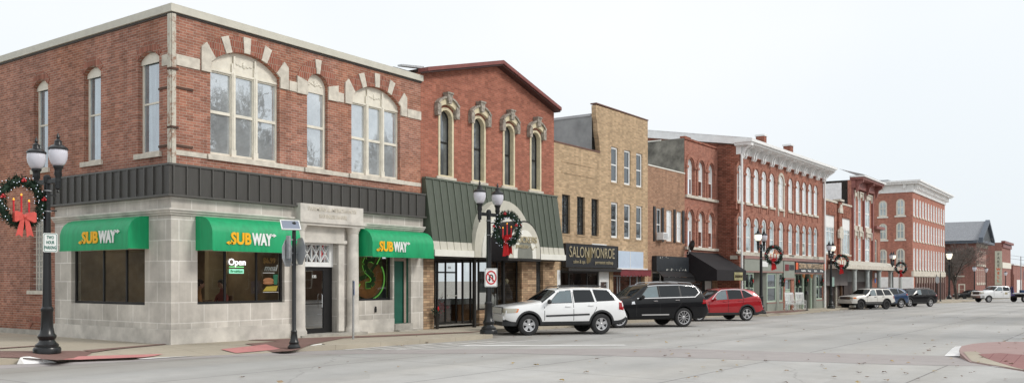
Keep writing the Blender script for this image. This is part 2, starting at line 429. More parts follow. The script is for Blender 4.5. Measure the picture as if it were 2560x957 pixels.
# ---------- windows ----------
WC = {}
def scaled(P, u0, u1, v0, v1, fw):
    uc = (u0+u1)/2; vc = (v0+v1)/2; a = 1-2*fw/(u1-u0); b_ = 1-2*fw/(v1-v0)
    return [(uc+(u-uc)*a, vc+(v-vc)*b_) for u, v in P]
def window(face, u0, u1, v0, v1, spring=None, d=.12, fw=.07, fm='whitef', gm='g_dark', cols=(), rows=(.5,), bw=.05, sill=None, sm='stone', parent=None, label=None, name='window', topm=None):
    """pane mesh > frame, sill (all in local coords about the lower left corner)"""
    w = u1-u0; h = v1-v0; sp = None if spring is None else spring-v0
    key = (round(w,3), round(h,3), None if sp is None else round(sp,3), fw, fm, gm, cols, rows, bw, sill, sm, topm)
    if key not in WC:
        P = rect(0, w, 0, h) if sp is None else arch(0, w, 0, sp, h, 10)
        I = scaled(P, 0, w, 0, h, fw); L = Face(None)
        g = MB(); vs, fs = tri2d(P); g.add([(u, .03, v) for u, v in vs], fs)
        fr = MB(); L.panel(fr, P, [I], d=0, reveal=.05)
        for c in cols: L.box(fr, c*w-bw/2, c*w+bw/2, .004, .045, fw*.5, h-fw*.5 if sp is None else h-fw*.5-abs(c-.5)*(h-sp)*1.2)
        for r in rows: L.box(fr, fw*.5, w-fw*.5, .008, .04, r*h-bw/2, r*h+bw/2)
        sl = None
        if sill:
            sl = MB(); L.box(sl, -sill[1], w+sill[1], -d-sill[2], 0, -sill[0], -.002)
            sl = sl.mesh('sill', M[sm])
        WC[key] = (g.mesh('window', M[gm], recalc=False), fr.mesh('frame', M[fm]), sl)
    g, fr, sl = WC[key]
    o = face.place(name, g, u0, d, v0, parent)
    link('frame', fr, o)
    if sl: link('sill', sl, o)
    if label: o['label'] = label
    return o
def text(s, size, mat, face, u, d, v, parent=None, width=None, name='lettering', extrude=.01, bold=0.0, align='LEFT', rotx=90, shear=0):
    cu = bpy.data.curves.new(name, 'FONT'); cu.body = s; cu.size = size; cu.extrude = extrude; cu.offset = bold; cu.align_x = align; cu.shear = shear
    cu.resolution_u = 3
    tmp = bpy.data.objects.new('tmp', cu); COL.objects.link(tmp)
    dg = bpy.context.evaluated_depsgraph_get(); me = bpy.data.meshes.new_from_object(tmp.evaluated_get(dg))
    bpy.data.objects.remove(tmp)
    me.materials.clear(); me.materials.append(mat); me.name = name
    if width:
        xs = [v.co.x for v in me.vertices]; k = width/(max(xs)-min(xs)); x0 = min(xs) if align == 'LEFT' else 0
        for v_ in me.vertices: v_.co.x = (v_.co.x-x0)*k
    o = link(name, me, parent or face.ob, face(u, d, v), (R(rotx), 0, face.rot))
    return o
# =====================================================================  corner building with the sandwich shop
Y0 = 21.0; X1 = 13.87; X2 = 23.95
b1 = thing('brick_corner_building', 'two storey weathered red brick corner building with limestone ground floor and green awnings', 'building', (X1, Y0, zs(X1)))
Z1 = zs(X1)
A1 = Face(b1, -X1, 0, 0, Z1)            # u = world X on the street front
A1.ox = -X1
S1 = Face(b1, 0, 0, R(-90), Z1)         # side wall, u runs toward -Y: u = -(Y - 21)
def sY(px): return -(onX(px, X1) - Y0)  # u of a pixel column on the side wall
TOP = 9.14
wA = arch(15.06, 17.50, 5.27, 7.86, 8.33); wB = arch(18.58, 19.45, 5.27, 7.84, 8.27, 12); wC = arch(20.49, 22.86, 5.27, 7.86, 8.33)
mb = MB(); A1.panel(mb, rect(X1, X2, 4.7, 8.98), [wA, wB, wC], 0, .2)
mb.build('wall', M['brick1'], b1)
LW = [(sY(398)-.02, sY(345)), (sY(252), sY(210)), (sY(120), sY(85))]
LW = [(b_, a) for a, b_ in LW]
LW = [(u0, u1) for u0, u1 in [(sY(345), sY(398)), (sY(210), sY(252)), (sY(85), sY(120))]]
holes = [arch(u0, u1, 5.25, 7.85, 8.05) for u0, u1 in LW]
UL = -16.0
ub = sY(147)      # end of limestone
gb = (sY(75), sY(118), 1.42, 3.75)
mb = MB(); S1.panel(mb, [(UL, -.6), (ub, -.6), (ub, 4.7), (-.001, 4.7), (-.001, 8.98), (UL, 8.98)], holes + [arch(gb[0], gb[1], gb[2], 3.65, 3.8)], 0, .2)
mb.build('side_wall', M['brick1'], b1)
# window dressing of the side wall
for u0, u1 in LW:
    window(S1, u0, u1, 5.25, 8.05, 7.85, .14, .07, 'cream', 'g_side', rows=(.50,), sill=(.14, .12, .07))
    mb = MB(); w = u1-u0
    r0 = arch(u0, u1, 0, 7.87, 8.07, 12)[2:]; r1 = arch(u0-.12, u1+.12, 0, 7.98, 8.32, 12)[2:]
    for i in range(len(r0)-1):
        mb.prism([r0[i], r0[i+1], r1[i+1], r1[i]], S1, -.02, .06)
    mb.build('arch_bricks', M['brick1arch'], b1)
    tp = MB(); S1.panel(tp, arch(u0+.01, u1-.01, 7.75, 7.86, 8.04), d=.1, reveal=0, edge=.02); tp.build('window_head', M['cream'], b1)
g = MB(); S1.panel(g, arch(gb[0], gb[1], gb[2], 3.65, 3.8), d=.12, reveal=0); g = g.build('glass_block_window', M['g_block'], b1)
mb = MB()
for k in range(1, 6): S1.box(mb, gb[0]+k*(gb[1]-gb[0])/6-.008, gb[0]+k*(gb[1]-gb[0])/6+.008, .105, .125, gb[2], gb[3])
for k in range(1, 13): S1.box(mb, gb[0], gb[1], .108, .125, gb[2]+k*.19-.008, gb[2]+k*.19+.008)
mb.build('mortar_grid', M['stone'], g)
mb = MB(); S1.box(mb, gb[0]-.1, gb[1]+.1, -.06, .11, gb[2]-.12, gb[2]); mb.build('sill', M['stone'], g)
mb = MB(); S1.box(mb, UL, ub-.003, -.10, .1, -.6, .17); mb.build('stone_footing', M['conc'], b1)
# brick relieving arches in the side wall
for (ua, va, w) in ((sY(98)-.1, 4.05, .85), (sY(75), .22, .8)):
    mb = MB(); r0 = arch(ua, ua+w, 0, va, va+.18, 10)[2:]; r1 = arch(ua-.1, ua+w+.1, 0, va+.1, va+.40, 10)[2:]
    for i in range(len(r0)-1): mb.prism([r0[i], r0[i+1], r1[i+1], r1[i]], S1, -.015, .05)
    mb.build('blind_arch', M['brick1arch'], b1)
# stone belts
mb = MB()
for a, b_ in ((X1+.10, 14.70), (17.86, 18.34), (19.69, 20.13), (23.22, X2)): A1.box(mb, a, b_, -.03, .05, 7.55, 7.85)
mb.build('upper_belt', M['stone'], b1)
mb = MB()
for a, b_ in ((X1+.10, 14.93), (17.66, 18.44), (19.58, 20.35), (23.0, X2)): A1.box(mb, a, b_, -.02, .05, 5.13, 5.26)
for a, b_ in ((14.95, 17.62), (18.46, 19.56), (20.37, 22.98)): A1.box(mb, a, b_, -.07, .18, 5.12, 5.268)
mb.build('sill_belt', M['stone'], b1)
mb = MB(); S1.box(mb, -.45, -.05, -.03, .05, 7.55, 7.85); mb.build('belt_return', M['stone'], b1)
# arches with stone voussoirs
def stone_arch(u0, u1, vs, vc, th, stones, n, leg):
    w = (u1-u0)/2; r = vc-vs; uc = (u0+u1)/2
    RR = (w*w+r*r)/(2*r); cc = vc-RR
    t0 = math.asin(min(1, w/RR)) if r < w else math.pi/2
    if r > w*.98: RR = w; cc = vs; t0 = math.pi/2*.98
    P = lambda t, q: (uc+q*math.sin(t), cc+q*math.cos(t))
    bb = MB(); ss = MB()
    for i in range(n):
        a = (-t0 + 2*t0*i/n)*.86; c = (-t0 + 2*t0*(i+1)/n)*.86
        st = i in stones; e = (th+.03) if st else th
        pts = [P(a, RR+.003), P((a+c)/2, RR+.003), P(c, RR+.003), P(c, RR+e), P((a+c)/2, RR+e), P(a, RR+e)]
        (ss if st else bb).prism(pts, A1, -.05 if st else -.025, .06)
    for sgn in (-1, 1):     # springer stones
        a = P(sgn*t0, RR+.002); o = P(sgn*t0, RR+th+.05)
        tk = t0*.86; i0 = P(sgn*tk, RR+.002); i1 = P(sgn*tk, RR+th+.05); ex = a[0]+sgn*leg
        pts = [(a[0], vs-.31), (a[0], a[1]), i0, i1, (ex, min(i1[1]-.02, vs+.36)), (ex, vs-.31)]
        ss.prism(pts, A1, -.055, .06)
    bb.build('arch_bricks', M['brick1arch'], b1); ss.build('voussoir_stones', M['stone'], b1)
stone_arch(15.06, 17.50, 7.86, 8.33, .44, (2, 5, 8), 11, .31)
stone_arch(18.58, 19.45, 7.84, 8.27, .42, (4,), 9, .42)
stone_arch(20.49, 22.86, 7.86, 8.33, .44, (2, 5, 8), 11, .31)
def ornament(mb, uc, v, w):
    for k in (-1, 1):
        for j in range(3):
            mb.ball(A1(uc+k*w*(.16+.15*j), .12, v+.03*math.sin(j*2)), .045, 6, 4, (1.3, .4, .8))
    mb.ball(A1(uc, .12, v+.03), .085, 8, 4, (.8, .4, 1.3))
# triple windows
for (u0, u1) in ((15.06, 17.50), (20.49, 22.86)):
    w = u1-u0; m1 = u0+w*.345; m2 = u0+w*.665
    bays = [(u0+.06, m1-.09), (m1+.09, m2-.09), (m2+.09, u1-.06)]
    P = arch(u0+.002, u1-.002, 5.27, 7.86, 8.33, 14)
    g = MB(); vs_, fs = tri2d(P); g.add([A1(u, .18, v) for u, v in vs_], fs); g = g.build('triple_window', M['g_blind'], b1, recalc=False)
    ho = [rect(a, c, 5.36, 6.46) for a, c in bays] + [rect(a, c, 6.54, 7.62) for a, c in bays]
    fr = MB(); A1.panel(fr, P, ho, .13, .05); fr.build('frame', M['cream'], g)
    mu = MB()
    for m_ in (m1, m2):
        A1.box(mu, m_-.065, m_+.065, .08, .129, 5.30, 7.98); A1.box(mu, m_-.03, m_+.03, .06, .079, 5.5, 7.7); A1.box(mu, m_-.08, m_+.08, .07, .129, 5.28, 5.5)
    A1.box(mu, u0+.02, u1-.02, .09, .127, 7.66, 7.72)
    mu.build('mullion', M['cream'], g)
    orn = MB(); ornament(orn, (m1+m2)/2, 7.98, (m2-m1)); A1.box(orn, m1-.01, m1+.05, .07, .12, 7.85, 8.2); A1.box(orn, m2-.05, m2+.01, .07, .12, 7.85, 8.2)
    orn.build('carved_ornament', M['cream'], g)
P = arch(18.582, 19.448, 5.27, 7.84, 8.27, 12)
g = MB(); vs_, fs = tri2d(P); g.add([A1(u, .18, v) for u, v in vs_], fs); g = g.build('window', M['g_blind'], b1, recalc=False)
fr = MB(); A1.panel(fr, P, [rect(18.67, 19.36, 5.36, 6.56), rect(18.67, 19.36, 6.64, 7.68)], .13, .05); ornament(fr, 19.015, 7.95, .55); fr.build('frame', M['cream'], g)
# roof, parapet cap, back
mb = MB(); mb.add([A1(X1+.05, .05, 8.9), A1(X2-.02, .05, 8.9), A1(X2-.02, 16, 8.9), A1(X1+.05, 16, 8.9)], [(0,1,2,3)])
mb.quad(A1(X2-.003, .02, 4.7), A1(X2-.003, 16, 4.7), A1(X2-.003, 16, 8.97), A1(X2-.003, .02, 8.97)); mb.build('roof', M['roof'], b1)
mb = MB(); A1.box(mb, X1-.10, X2+.04, -.10, .30, 8.95, 9.16); S1.box(mb, UL, -.305, -.10, .30, 8.95, 9.16)
mb.build('parapet_cap', M['beige'], b1)
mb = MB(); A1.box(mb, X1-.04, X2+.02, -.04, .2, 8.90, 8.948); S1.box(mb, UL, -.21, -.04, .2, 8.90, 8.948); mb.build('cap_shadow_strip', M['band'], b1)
mb = MB(); A1.box(mb, X1-.06, X1+.06, -.08, -.003, 4.86, 8.90); A1.box(mb, X1-.09, X1-.004, -.04, .10, 4.86, 8.895); mb.build('corner_angle', M['rust'], b1)
mb = MB()
for v in (7.42, 5.85):
    A1.box(mb, X1-.10, X1+.11, -.12, .10, v-.03, v+.03)
for v in (6.95, 5.38):
    A1.box(mb, X1+.12, X1+.62, -.025, -.002, v-.03, v+.03); S1.box(mb, -.62, -.12, -.025, -.002, v-.03, v+.03)
mb.build('rusty_tie', flat('rust_iron', (.09,.05,.035), .9, var=.3), b1)
# standing seam metal band
mb = MB(); A1.box(mb, X1-.26, X2-.02, -.24, .1, 4.04, 4.80); S1.box(mb, sY(136), -.101, -.255, .1, 4.04, 4.80); mb.build('metal_band', M['band'], b1)
mb = MB(); A1.box(mb, X1-.31, X2-.01, -.30, .1, 3.985, 4.035); S1.box(mb, sY(135), -.101, -.305, .1, 3.985, 4.035)
A1.box(mb, X1-.28, X2-.01, -.27, .1, 4.805, 4.86); S1.box(mb, sY(135), -.101, -.275, .1, 4.805, 4.86)
x = X1-.14
while x < X2-.1:
    A1.box(mb, x-.016, x+.016, -.285, -.238, 4.05, 4.80); x += .405
u = -.05
while u > sY(136):
    S1.box(mb, u-.016, u+.016, -.30, -.253, 4.05, 4.80); u -= .405
mb.build('band_seams', M['bandl'], b1)
# limestone ground floor
holes = [rect(14.56, 17.59, 1.08, 2.95), rect(18.30, 19.72, .06, 3.0), rect(20.66, 22.34, 1.06, 2.95), rect(22.42, 23.30, .12, 2.98)]
mb = MB(); A1.panel(mb, rect(X1-.12, X2, -.5, 3.98), holes, -.12, .3)
S1.panel(mb, rect(ub, .119, -.5, 3.98), [rect(sY(188), sY(372), 1.06, 2.95)], -.12, .3)
S1.box(mb, ub-.002, ub+.002, -.12, .0, -.5, 3.98)
mb.build('limestone_front', M['lime'], b1)
mb = MB()   # base course and cornice
for a, c in ((X1-.16, 17.95), (20.6, 22.38)): A1.box(mb, a, c, -.17, -.121, -.5, .42)
S1.box(mb, ub, .118, -.165, -.121, -.5, .42)
mb.build('base_course', M['lime_s'], b1)
mb = MB()
for d, v0, v1 in ((-.16, 3.50, 3.56), (-.21, 3.56, 3.62), (-.25, 3.62, 3.67)):
    A1.box(mb, X1-.12+d+.12, 17.9, d, -.12, v0, v1); A1.box(mb, 20.72, X2, d, -.12, v0, v1)
    S1.box(mb, ub, .119, d, -.12, v0, v1)
mb.build('cornice', M['lime_s'], b1)
# entrance portal
mb = MB()
A1.box(mb, 17.95, 20.62, -.42, -.12, 3.62, 4.10); A1.box(mb, 17.88, 20.70, -.50, -.12, 3.52, 3.62); A1.box(mb, 17.92, 20.66, -.45, -.12, 3.44, 3.52)
A1.box(mb, 18.24, 19.98, -.20, -.121, 2.98, 3.44); A1.box(mb, 19.73, 19.98, -.20, -.121, .1, 2.978); A1.box(mb, 18.10, 18.29, -.20, -.121, .1, 2.978)
A1.box(mb, 18.18, 20.05, -.26, -.20, 2.92, 3.02)
mb.build('entrance_portal', M['lime_s'], b1)
for xc in (20.30, 18.02):
    mb = MB(); mb.lathe([(.25,-.3),(.25,.14),(.23,.18),(.21,.22),(.20,.3),(.185,3.2),(.18,3.22),(.20,3.25),(.20,3.30),(.24,3.36),(.25,3.44)], A1(xc, -.26, Z1), 20)
    mb.build('column', M['lime_s'], b1, smooth=35)
text('FARMERS & MERCHANTS', .17, M['stone'], A1, 18.25, -.424, 3.90, width=2.05, bold=.004)
text('SAVINGS BANK', .17, M['stone'], A1, 18.70, -.424, 3.69, width=1.2, bold=.004)
mb = MB(); A1.box(mb, 17.9, 20.7, -.55, -.1, -.5, .06); A1.box(mb, 22.36, 23.36, -.42, .2, -.5, .02); A1.box(mb, 22.40, 23.31, -.20, .25, .0, .22); mb.build('door_step', M['conc'], b1)
# entrance door
dr = MB(); A1.panel(dr, rect(18.30, 19.72, .06, 2.17), [rect(18.56, 19.36, .22, 2.05)], .10, .05); dr = dr.build('entrance_door', M['black'], b1)
g = MB(); A1.panel(g, rect(18.5, 19.4, .2, 2.1), d=.13, reveal=0); g.build('glass', M['shop'], dr)
mb = MB(); A1.box(mb, 18.56, 19.36, .08, .12, .98, 1.02); mb.build('push_bar', M['alu'], dr)
mb = MB(); mb.tube([A1(19.24, .09, .85), A1(19.24, .03, .88), A1(19.24, .03, 1.28), A1(19.24, .09, 1.31)], .014, 6); mb.build('handle', M['chrome'], dr)
text('135', .13, M['whitel'], A1, 18.88, .125, 1.82, dr)
tr = MB(); A1.panel(tr, rect(18.30, 19.72, 2.17, 2.98), [rect(18.46, 19.56, 2.32, 2.86)], .05, .05)
for k in range(4): A1.box(tr, 18.44+k*.373, 18.47+k*.373, .055, .08, 2.32, 2.86)
for k in range(3):
    a = 18.455+k*.373; mb2 = tr
    for (p, q) in (((a, 2.32), (a+.373, 2.86)), ((a, 2.86), (a+.373, 2.32))):
        L_ = math.hypot(q[0]-p[0], q[1]-p[1]); nx = -(q[1]-p[1])/L_*.011; ny = (q[0]-p[0])/L_*.011
        tr.prism([(p[0]-nx, p[1]-ny), (q[0]-nx, q[1]-ny), (q[0]+nx, q[1]+ny), (p[0]+nx, p[1]+ny)], A1, .058, .078)
    A1.box(tr, a+.18, a+.195, .06, .078, 2.32, 2.86)
tr = tr.build('transom_window', M['whitef'], b1)
g = MB(); A1.panel(g, rect(18.4, 19.6, 2.25, 2.9), d=.09, reveal=0); g.build('glass', M['g_dark'], tr)
# shop windows
def shopwin(face, u0, u1, v0, v1, d, bars, parent, fm='black', hbars=(), fw=.07, gm='shop', name='shop_window', bw=.06):
    fr = MB(); face.panel(fr, rect(u0, u1, v0, v1), [rect(u0+fw, u1-fw, v0+fw, v1-fw)], d, .06, edge=.06)
    for c in bars: face.box(fr, c-bw/2, c+bw/2, d+.005, d+.055, v0+fw*.5, v1-fw*.5)
    for r in hbars: face.box(fr, u0+fw*.5, u1-fw*.5, d+.008, d+.05, r-bw/2, r+bw/2)
    fr = fr.build(name, M[fm], parent)
    g = MB(); face.panel(g, rect(u0+.02, u1-.02, v0+.02, v1-.02), d=d+.035, reveal=0); g.build('glass', M[gm], fr, recalc=False)
    return fr
w1 = shopwin(A1, 14.56, 17.59, 1.08, 2.95, .0, (15.55, 16.65), b1)
w2 = shopwin(S1, sY(188), sY(372), 1.06, 2.95, .0, (sY(258), sY(315)), b1)
w3 = shopwin(A1, 20.66, 22.34, 1.06, 2.95, .0, (), b1)
# lit window lettering
OG = Face(w1, -X1, 0, 0, 0); OG = Face(w1, -X1, 0, 0, Z1)
text('Open', .27, M['glow_white'], A1, 15.66, -.01, 2.18, w1, width=.58, bold=.0)
mb = MB(); A1.box(mb, 15.68, 16.18, -.012, .0, 2.12, 2.14); mb.build('lit_strip', M['glow_green'], w1)
mb = MB(); A1.box(mb, 15.68, 16.18, -.012, -.002, 1.94, 2.07); mb.build('lit_panel', M['glow_mint'], w1)
text('Breakfast', .11, M['greenaw'], A1, 15.72, -.018, 1.97, w1, width=.42)
text('$6.99', .22, flat('dull_yellow_print', (.22,.13,.03)), A1, 16.88, -.006, 2.26, w1, width=.45, bold=.006)
text('meal', .26, flat('pale_print', (.40,.44,.42)), A1, 16.92, -.006, 2.03, w1, width=.5, bold=.004, shear=.3)
mb = MB(); mb.ball(A1(17.06, -.02, 1.74), .2, 10, 6, (1.0, .1, .42)); mb.ball(A1(17.06, -.025, 1.66), .2, 10, 5, (1.05, .1, .22)); mb.build('sandwich_print', flat('bread_print', (.30,.13,.05)), w1)
mb2 = MB(); mb2.prism([(17.27,1.62),(17.39,1.62),(17.42,1.92),(17.24,1.92)], A1, -.02, -.004); mb2.build('cup_print', flat('green_print', (.01,.12,.06)), w1)
mb = MB(); mb.prism([(16.86,1.42),(17.36,1.42),(17.42,1.58),(17.0,1.56)], A1, -.014, -.004); mb.build('chips_print', flat('yellow_print', (.35,.27,.03)), w1)
mb = MB(); A1.box(mb, 16.87, 17.30, -.008, -.002, 1.955, 1.975); A1.box(mb, 16.87, 17.45, -.008, -.002, 1.385, 1.395); mb.build('print_line', M['whitel'], w1)
# the big S mark in the right window
neon = glow('neon_green', (.20,.62,.10), .42)
sm = MB(); 
uc, vc, rr = 21.45, 1.95, .72
def ring(mb, r0, r1, t0, t1, uc, vc, d0, d1, n=20, su=1.0):
    for i in range(n):
        a = t0+(t1-t0)*i/n; c = t0+(t1-t0)*(i+1)/n
        mb.prism([(uc+su*r0*math.cos(a), vc+r0*math.sin(a)), (uc+su*r1*math.cos(a), vc+r1*math.sin(a)), (uc+su*r1*math.cos(c), vc+r1*math.sin(c)), (uc+su*r0*math.cos(c), vc+r0*math.sin(c))], A1, d0, d1)
A1.panel(sm, rect(20.74, 22.27, 1.14, 2.88), d=.30, reveal=0); sm = sm.build('window_graphic', flat('dark_olive_print', (.035,.085,.02)), w3)
g = MB(); ring(g, .02, .70, math.pi*-.9, math.pi*.25, 21.52, 1.82, .27, .29, 24, 1.05); g.build('brown_disc', flat('brown_print', (.30,.12,.03), var=.3), sm)
g = MB(); ring(g, .02, .74, math.pi*.25, math.pi*1.1, 21.50, 1.98, .275, .285, 24, 1.05); g.build('olive_disc', flat('olive_print', (.2,.14,.06), var=.3), sm)
g = MB(); ring(g, .72, .745, math.pi*.42, math.pi*1.18, 21.50, 1.98, .22, .26, 26, 1.05); ring(g, .70, .725, math.pi*-.42, math.pi*.20, 21.56, 1.80, .22, .26, 22, 1.05)
sp = [(21.78, 2.42), (21.62, 2.49), (21.40, 2.45), (21.30, 2.28), (21.36, 2.10), (21.55, 1.98), (21.70, 1.86), (21.72, 1.70), (21.60, 1.58), (21.36, 1.57)]
def band2(mb, pts, w, d0, d1):
    for i in range(len(pts)-1):
        p, q = pts[i], pts[i+1]; l = math.hypot(q[0]-p[0], q[1]-p[1]); nx, ny = -(q[1]-p[1])/l*w, (q[0]-p[0])/l*w
        mb.prism([(p[0]-nx, p[1]-ny), (q[0]-nx, q[1]-ny), (q[0]+nx, q[1]+ny), (p[0]+nx, p[1]+ny)], A1, d0, d1)
band2(g, sp, .118, .20, .205); band2(g, [(21.9, 2.3), (22.2, 2.72)], .015, .2, .22); band2(g, [(20.85, 1.3), (21.1, 1.62)], .015, .2, .22)
g.build('neon_outline', neon, sm)
g = MB(); band2(g, sp, .105, .185, .19); g.build('letter_s', flat('deep_green_print', (.015,.09,.015)), sm)
# green door
dg_ = MB(); A1.panel(dg_, rect(22.42, 23.30, .22, 2.98), [rect(22.56, 23.05, .24, 2.42), rect(22.56, 23.05, 2.52, 2.96)], .02, .05); dg_ = dg_.build('side_door', M['greendoor'], b1)
g = MB(); A1.panel(g, rect(22.56, 23.05, .24, 2.42), d=.06, reveal=0); A1.box(g, 22.60, 23.02, .05, .055, .3, 1.2); g.build('door_leaf', flat('deep_green_paint', (.012,.10,.068), .45), dg_)
g = MB(); A1.box(g, 23.06, 23.17, .0, .018, .24, 2.98); A1.box(g, 22.56, 23.06, .0, .018, 2.42, 2.52); g.build('bare_wood_trim', flat('bare_wood', (.33,.25,.21), var=.15), dg_)
g = MB(); A1.panel(g, rect(22.5, 23.1, 2.5, 2.97), d=.065, reveal=0); g.build('transom_glass', M['g_dark'], dg_)
mb = MB(); A1.box(mb, 21.44, 21.52, -.16, -.121, .66, .80); mb.ball(A1(21.48, -.15, .83), .035, 6, 4); mb.build('wall_spigot', M['black'], b1)
# interior of the sandwich shop
ro = MB()
ro.quad(A1(X1+.35, .35, .1), A1(22.35, .35, .1), A1(22.35, 6, .1), A1(X1+.35, 6, .1)); ro.build('shop_floor', M['conc'], b1)
ro = MB(); ro.quad(A1(X1+.3, 6, .1), A1(18.6, 6, .1), A1(18.6, 6, 3.4), A1(X1+.3, 6, 3.4)); ro.quad(A1(18.6, .4, .1), A1(18.6, 6, .1), A1(18.6, 6, 3.4), A1(18.6, .4, 3.4)); ro.build('room_wall', flat('dim_brown_wall', (.20,.145,.09), .8, var=.5, scale=.8), b1)
ro = MB(); ro.quad(A1(18.0, 4.0, .1), A1(24.0, 4.0, .1), A1(24.0, 4.0, 3.4), A1(18.0, 4.0, 3.4)); A1.box(ro, 17.0, 17.6, 2.8, 3.0, .1, 3.4); ro.build('back_partition', M['beigewall'], b1)
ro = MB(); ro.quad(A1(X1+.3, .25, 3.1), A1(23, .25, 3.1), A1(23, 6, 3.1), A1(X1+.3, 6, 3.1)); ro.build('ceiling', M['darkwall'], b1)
for (a, d) in ((15.6, 1.8), (17.3, 3.4), (15.2, 4.4), (19.0, 1.8)):
    ro = MB(); A1.box(ro, a, a+.9, d, d+.35, 3.06, 3.09); ro.build('ceiling_light', M['glow_ceiling'], b1)
# rounded awnings
def awning(face, u0, u1, v0, v1, pr, parent_label, tu, tw):
    prof = [(0, v1), (-pr*.35, v1-.015), (-pr*.62, v1-.07), (-pr*.82, v1-.17), (-pr*.95, v1-.32), (-pr, v1-.46), (-pr, v0)]
    mb = MB(); n = len(prof)
    vs = [face(u0, d-.12, v) for d, v in prof] + [face(u1, d-.12, v) for d, v in prof]
    mb.add(vs, [(i, i+1, i+1+n, i+n) for i in range(n-1)] )
    vs = [face(u0, -.12, v0)] + [face(u0, d-.12, v) for d, v in prof]; mb.add(vs, [tuple(range(n+1))])
    vs = [face(u1, -.12, v0)] + [face(u1, d-.12, v) for d, v in prof]; mb.add(vs, [tuple(range(n+1))])
    aw = mb.build('awning', M['greenaw'], b1, smooth=30)
    if parent_label: aw['label'] = parent_label
    mb = MB(); face.box(mb, u0+.02, u1-.02, -pr-.10, -.13, v0+.002, v0+.012); mb.build('underside', M['beige'], aw)
    mb = MB(); face.box(mb, u0+.001, u1, -pr-.135, -pr-.122, v0-.02, v0+.03); mb.build('hem', M['greenaw'], aw)
    k = int((u1-u0)/.62)
    mb = MB()
    for j in range(1, k):
        uu = u0+(u1-u0)*j/k
        mb.tube([face(uu, d-.125, v) for d, v in prof], .006, 4)
    h = .232; vv = v0+.19; dd = -pr-.135
    a = text('SUB', .44, M['yellowl'], face, tu+tw*.05, dd, vv, aw, width=tw*.435, bold=.016)
    c = text('WAY', .44, M['whitel'], face, tu+tw*.50, dd, vv, aw, width=tw*.45, bold=.022)
    ar = MB(); ar.prism([(tu-.05*tw, vv+.02), (tu+.015*tw, vv+.075), (tu+.015*tw, vv-.035)], face, dd-.01, dd+.005); face.box(ar, tu+.01*tw, tu+.09*tw, dd-.01, dd+.004, vv-.005, vv+.04)
    ar.build('arrow_mark', M['yellowl'], aw)
    ar = MB(); vt = vv+h*1.2; ar.prism([(tu+1.05*tw, vt), (tu+.985*tw, vt+.055), (tu+.985*tw, vt-.055)], face, dd-.01, dd+.005); face.box(ar, tu+.92*tw, tu+.99*tw, dd-.01, dd+.004, vt-.022, vt+.022)
    ar.build('arrow_mark', M['whitel'], aw)
awning(A1, 14.50, 17.55, 2.56, 3.50, .75, 'green awning over the wide window left of the entrance', onY(578, 20.0), onY(692, 20.0)-onY(578, 20.0))
awning(A1, 20.62, 23.70, 2.53, 3.46, .72, 'green awning right of the entrance', onY(951, 20.03), onY(1028, 20.03)-onY(951, 20.03))
aX = lambda px: -(onX(px, X1-.875)-Y0)
awning(S1, aX(138), sY(375)+.14, 2.60, 3.50, .62, 'green awning on the side street wall', aX(190), aX(284)-aX(190))
# =====================================================================  jewellers with the gable and metal mansard
X3 = 32.96; Z2 = zs(X2)
b2 = thing('gabled_brick_shop', 'bright red brick shop with low gable, four hooded windows and grey-green metal mansard awning', 'building', (X2, Y0, Z2))
A2 = Face(b2, -X2, 0, 0, Z2)
ga = [(X2+.003, 4.0), (X3, 4.0), (X3, 9.30), (28.6, 10.5), (X2+.003, 9.30)]
WW = [(onY(1095, Y0), onY(1133, Y0)), (onY(1179, Y0), onY(1213, Y0)), (onY(1256.5, Y0), onY(1286, Y0)), (onY(1324, Y0), onY(1352, Y0))]
mb = MB(); A2.panel(mb, ga, [arch(a, c, 5.62, 7.95, 8.24, 12) for a, c in WW], .0, .2); mb.build('wall', M['brick2'], b2)
for a, c in WW:
    g = window(A2, a+.09, c-.09, 5.62, 8.16, 7.9, .16, .05, 'black', 'g_darkc', rows=(.52,), bw=.07)
    mb = MB(); P = arch(a+.002, c-.002, 5.62, 7.95, 8.238, 12); A2.panel(mb, P, [arch(a+.1, c-.1, 5.68, 7.88, 8.14, 12)], -.03, .19, edge=.05); mb.build('yellow_surround', M['cream2'], b2)
    mb = MB(); A2.box(mb, a-.12, c+.12, -.07, .0, 5.50, 5.617); mb.build('sill', M['stone'], b2)
    uc = (a+c)/2; hd = MB()
    r0 = arch(a-.14, c+.14, 0, 8.05, 8.33, 12)[2:]; r1 = arch(a-.14, c+.14, 0, 8.27, 8.56, 12)[2:]; r2 = arch(a-.20, c+.20, 0, 8.33, 8.63, 12)[2:]
    for i in range(len(r0)-1):
        hd.prism([r0[i], r0[i+1], r1[i+1], r1[i]], A2, -.13, .02)
    hd = hd.build('window_hood', M['cream2'], b2)
    tp = MB()
    for i in range(len(r1)-1): tp.prism([(r1[i][0], r1[i][1]+.002), (r1[i+1][0], r1[i+1][1]+.002), r2[i+1], r2[i]], A2, -.20, .02)
    for s_ in (-1, 1):
        e = uc+s_*((c-a)/2+.10)
        tp.prism([(e-.09, 7.86), (e+.09, 7.86), (e+.11, 8.03), (e+.10, 8.30), (e-.10, 8.30), (e-.11, 8.03)], A2, -.17, .0)
    tp.prism([(uc-.085, 8.36), (uc+.085, 8.36), (uc+.15, 8.72), (uc-.15, 8.72)], A2, -.24, .0); A2.box(tp, uc-.17, uc+.17, -.27, .0, 8.722, 8.78)
    tp.build('hood_stone', M['stone_dark'], hd)
mb = MB()
fa = lambda x0, z0, x1, z1, m, d0, d1, h: m.prism([(x0, z0), (x1, z1), (x1, z1+h), (x0, z0+h)], A2, d0, d1)
fa(X2-.03, 9.29, 28.6, 10.49, mb, -.38, .1, .14); fa(28.6, 10.49, X3+.05, 9.29, mb, -.38, .1, .14); mb.build('fascia', M['maroonp'], b2)
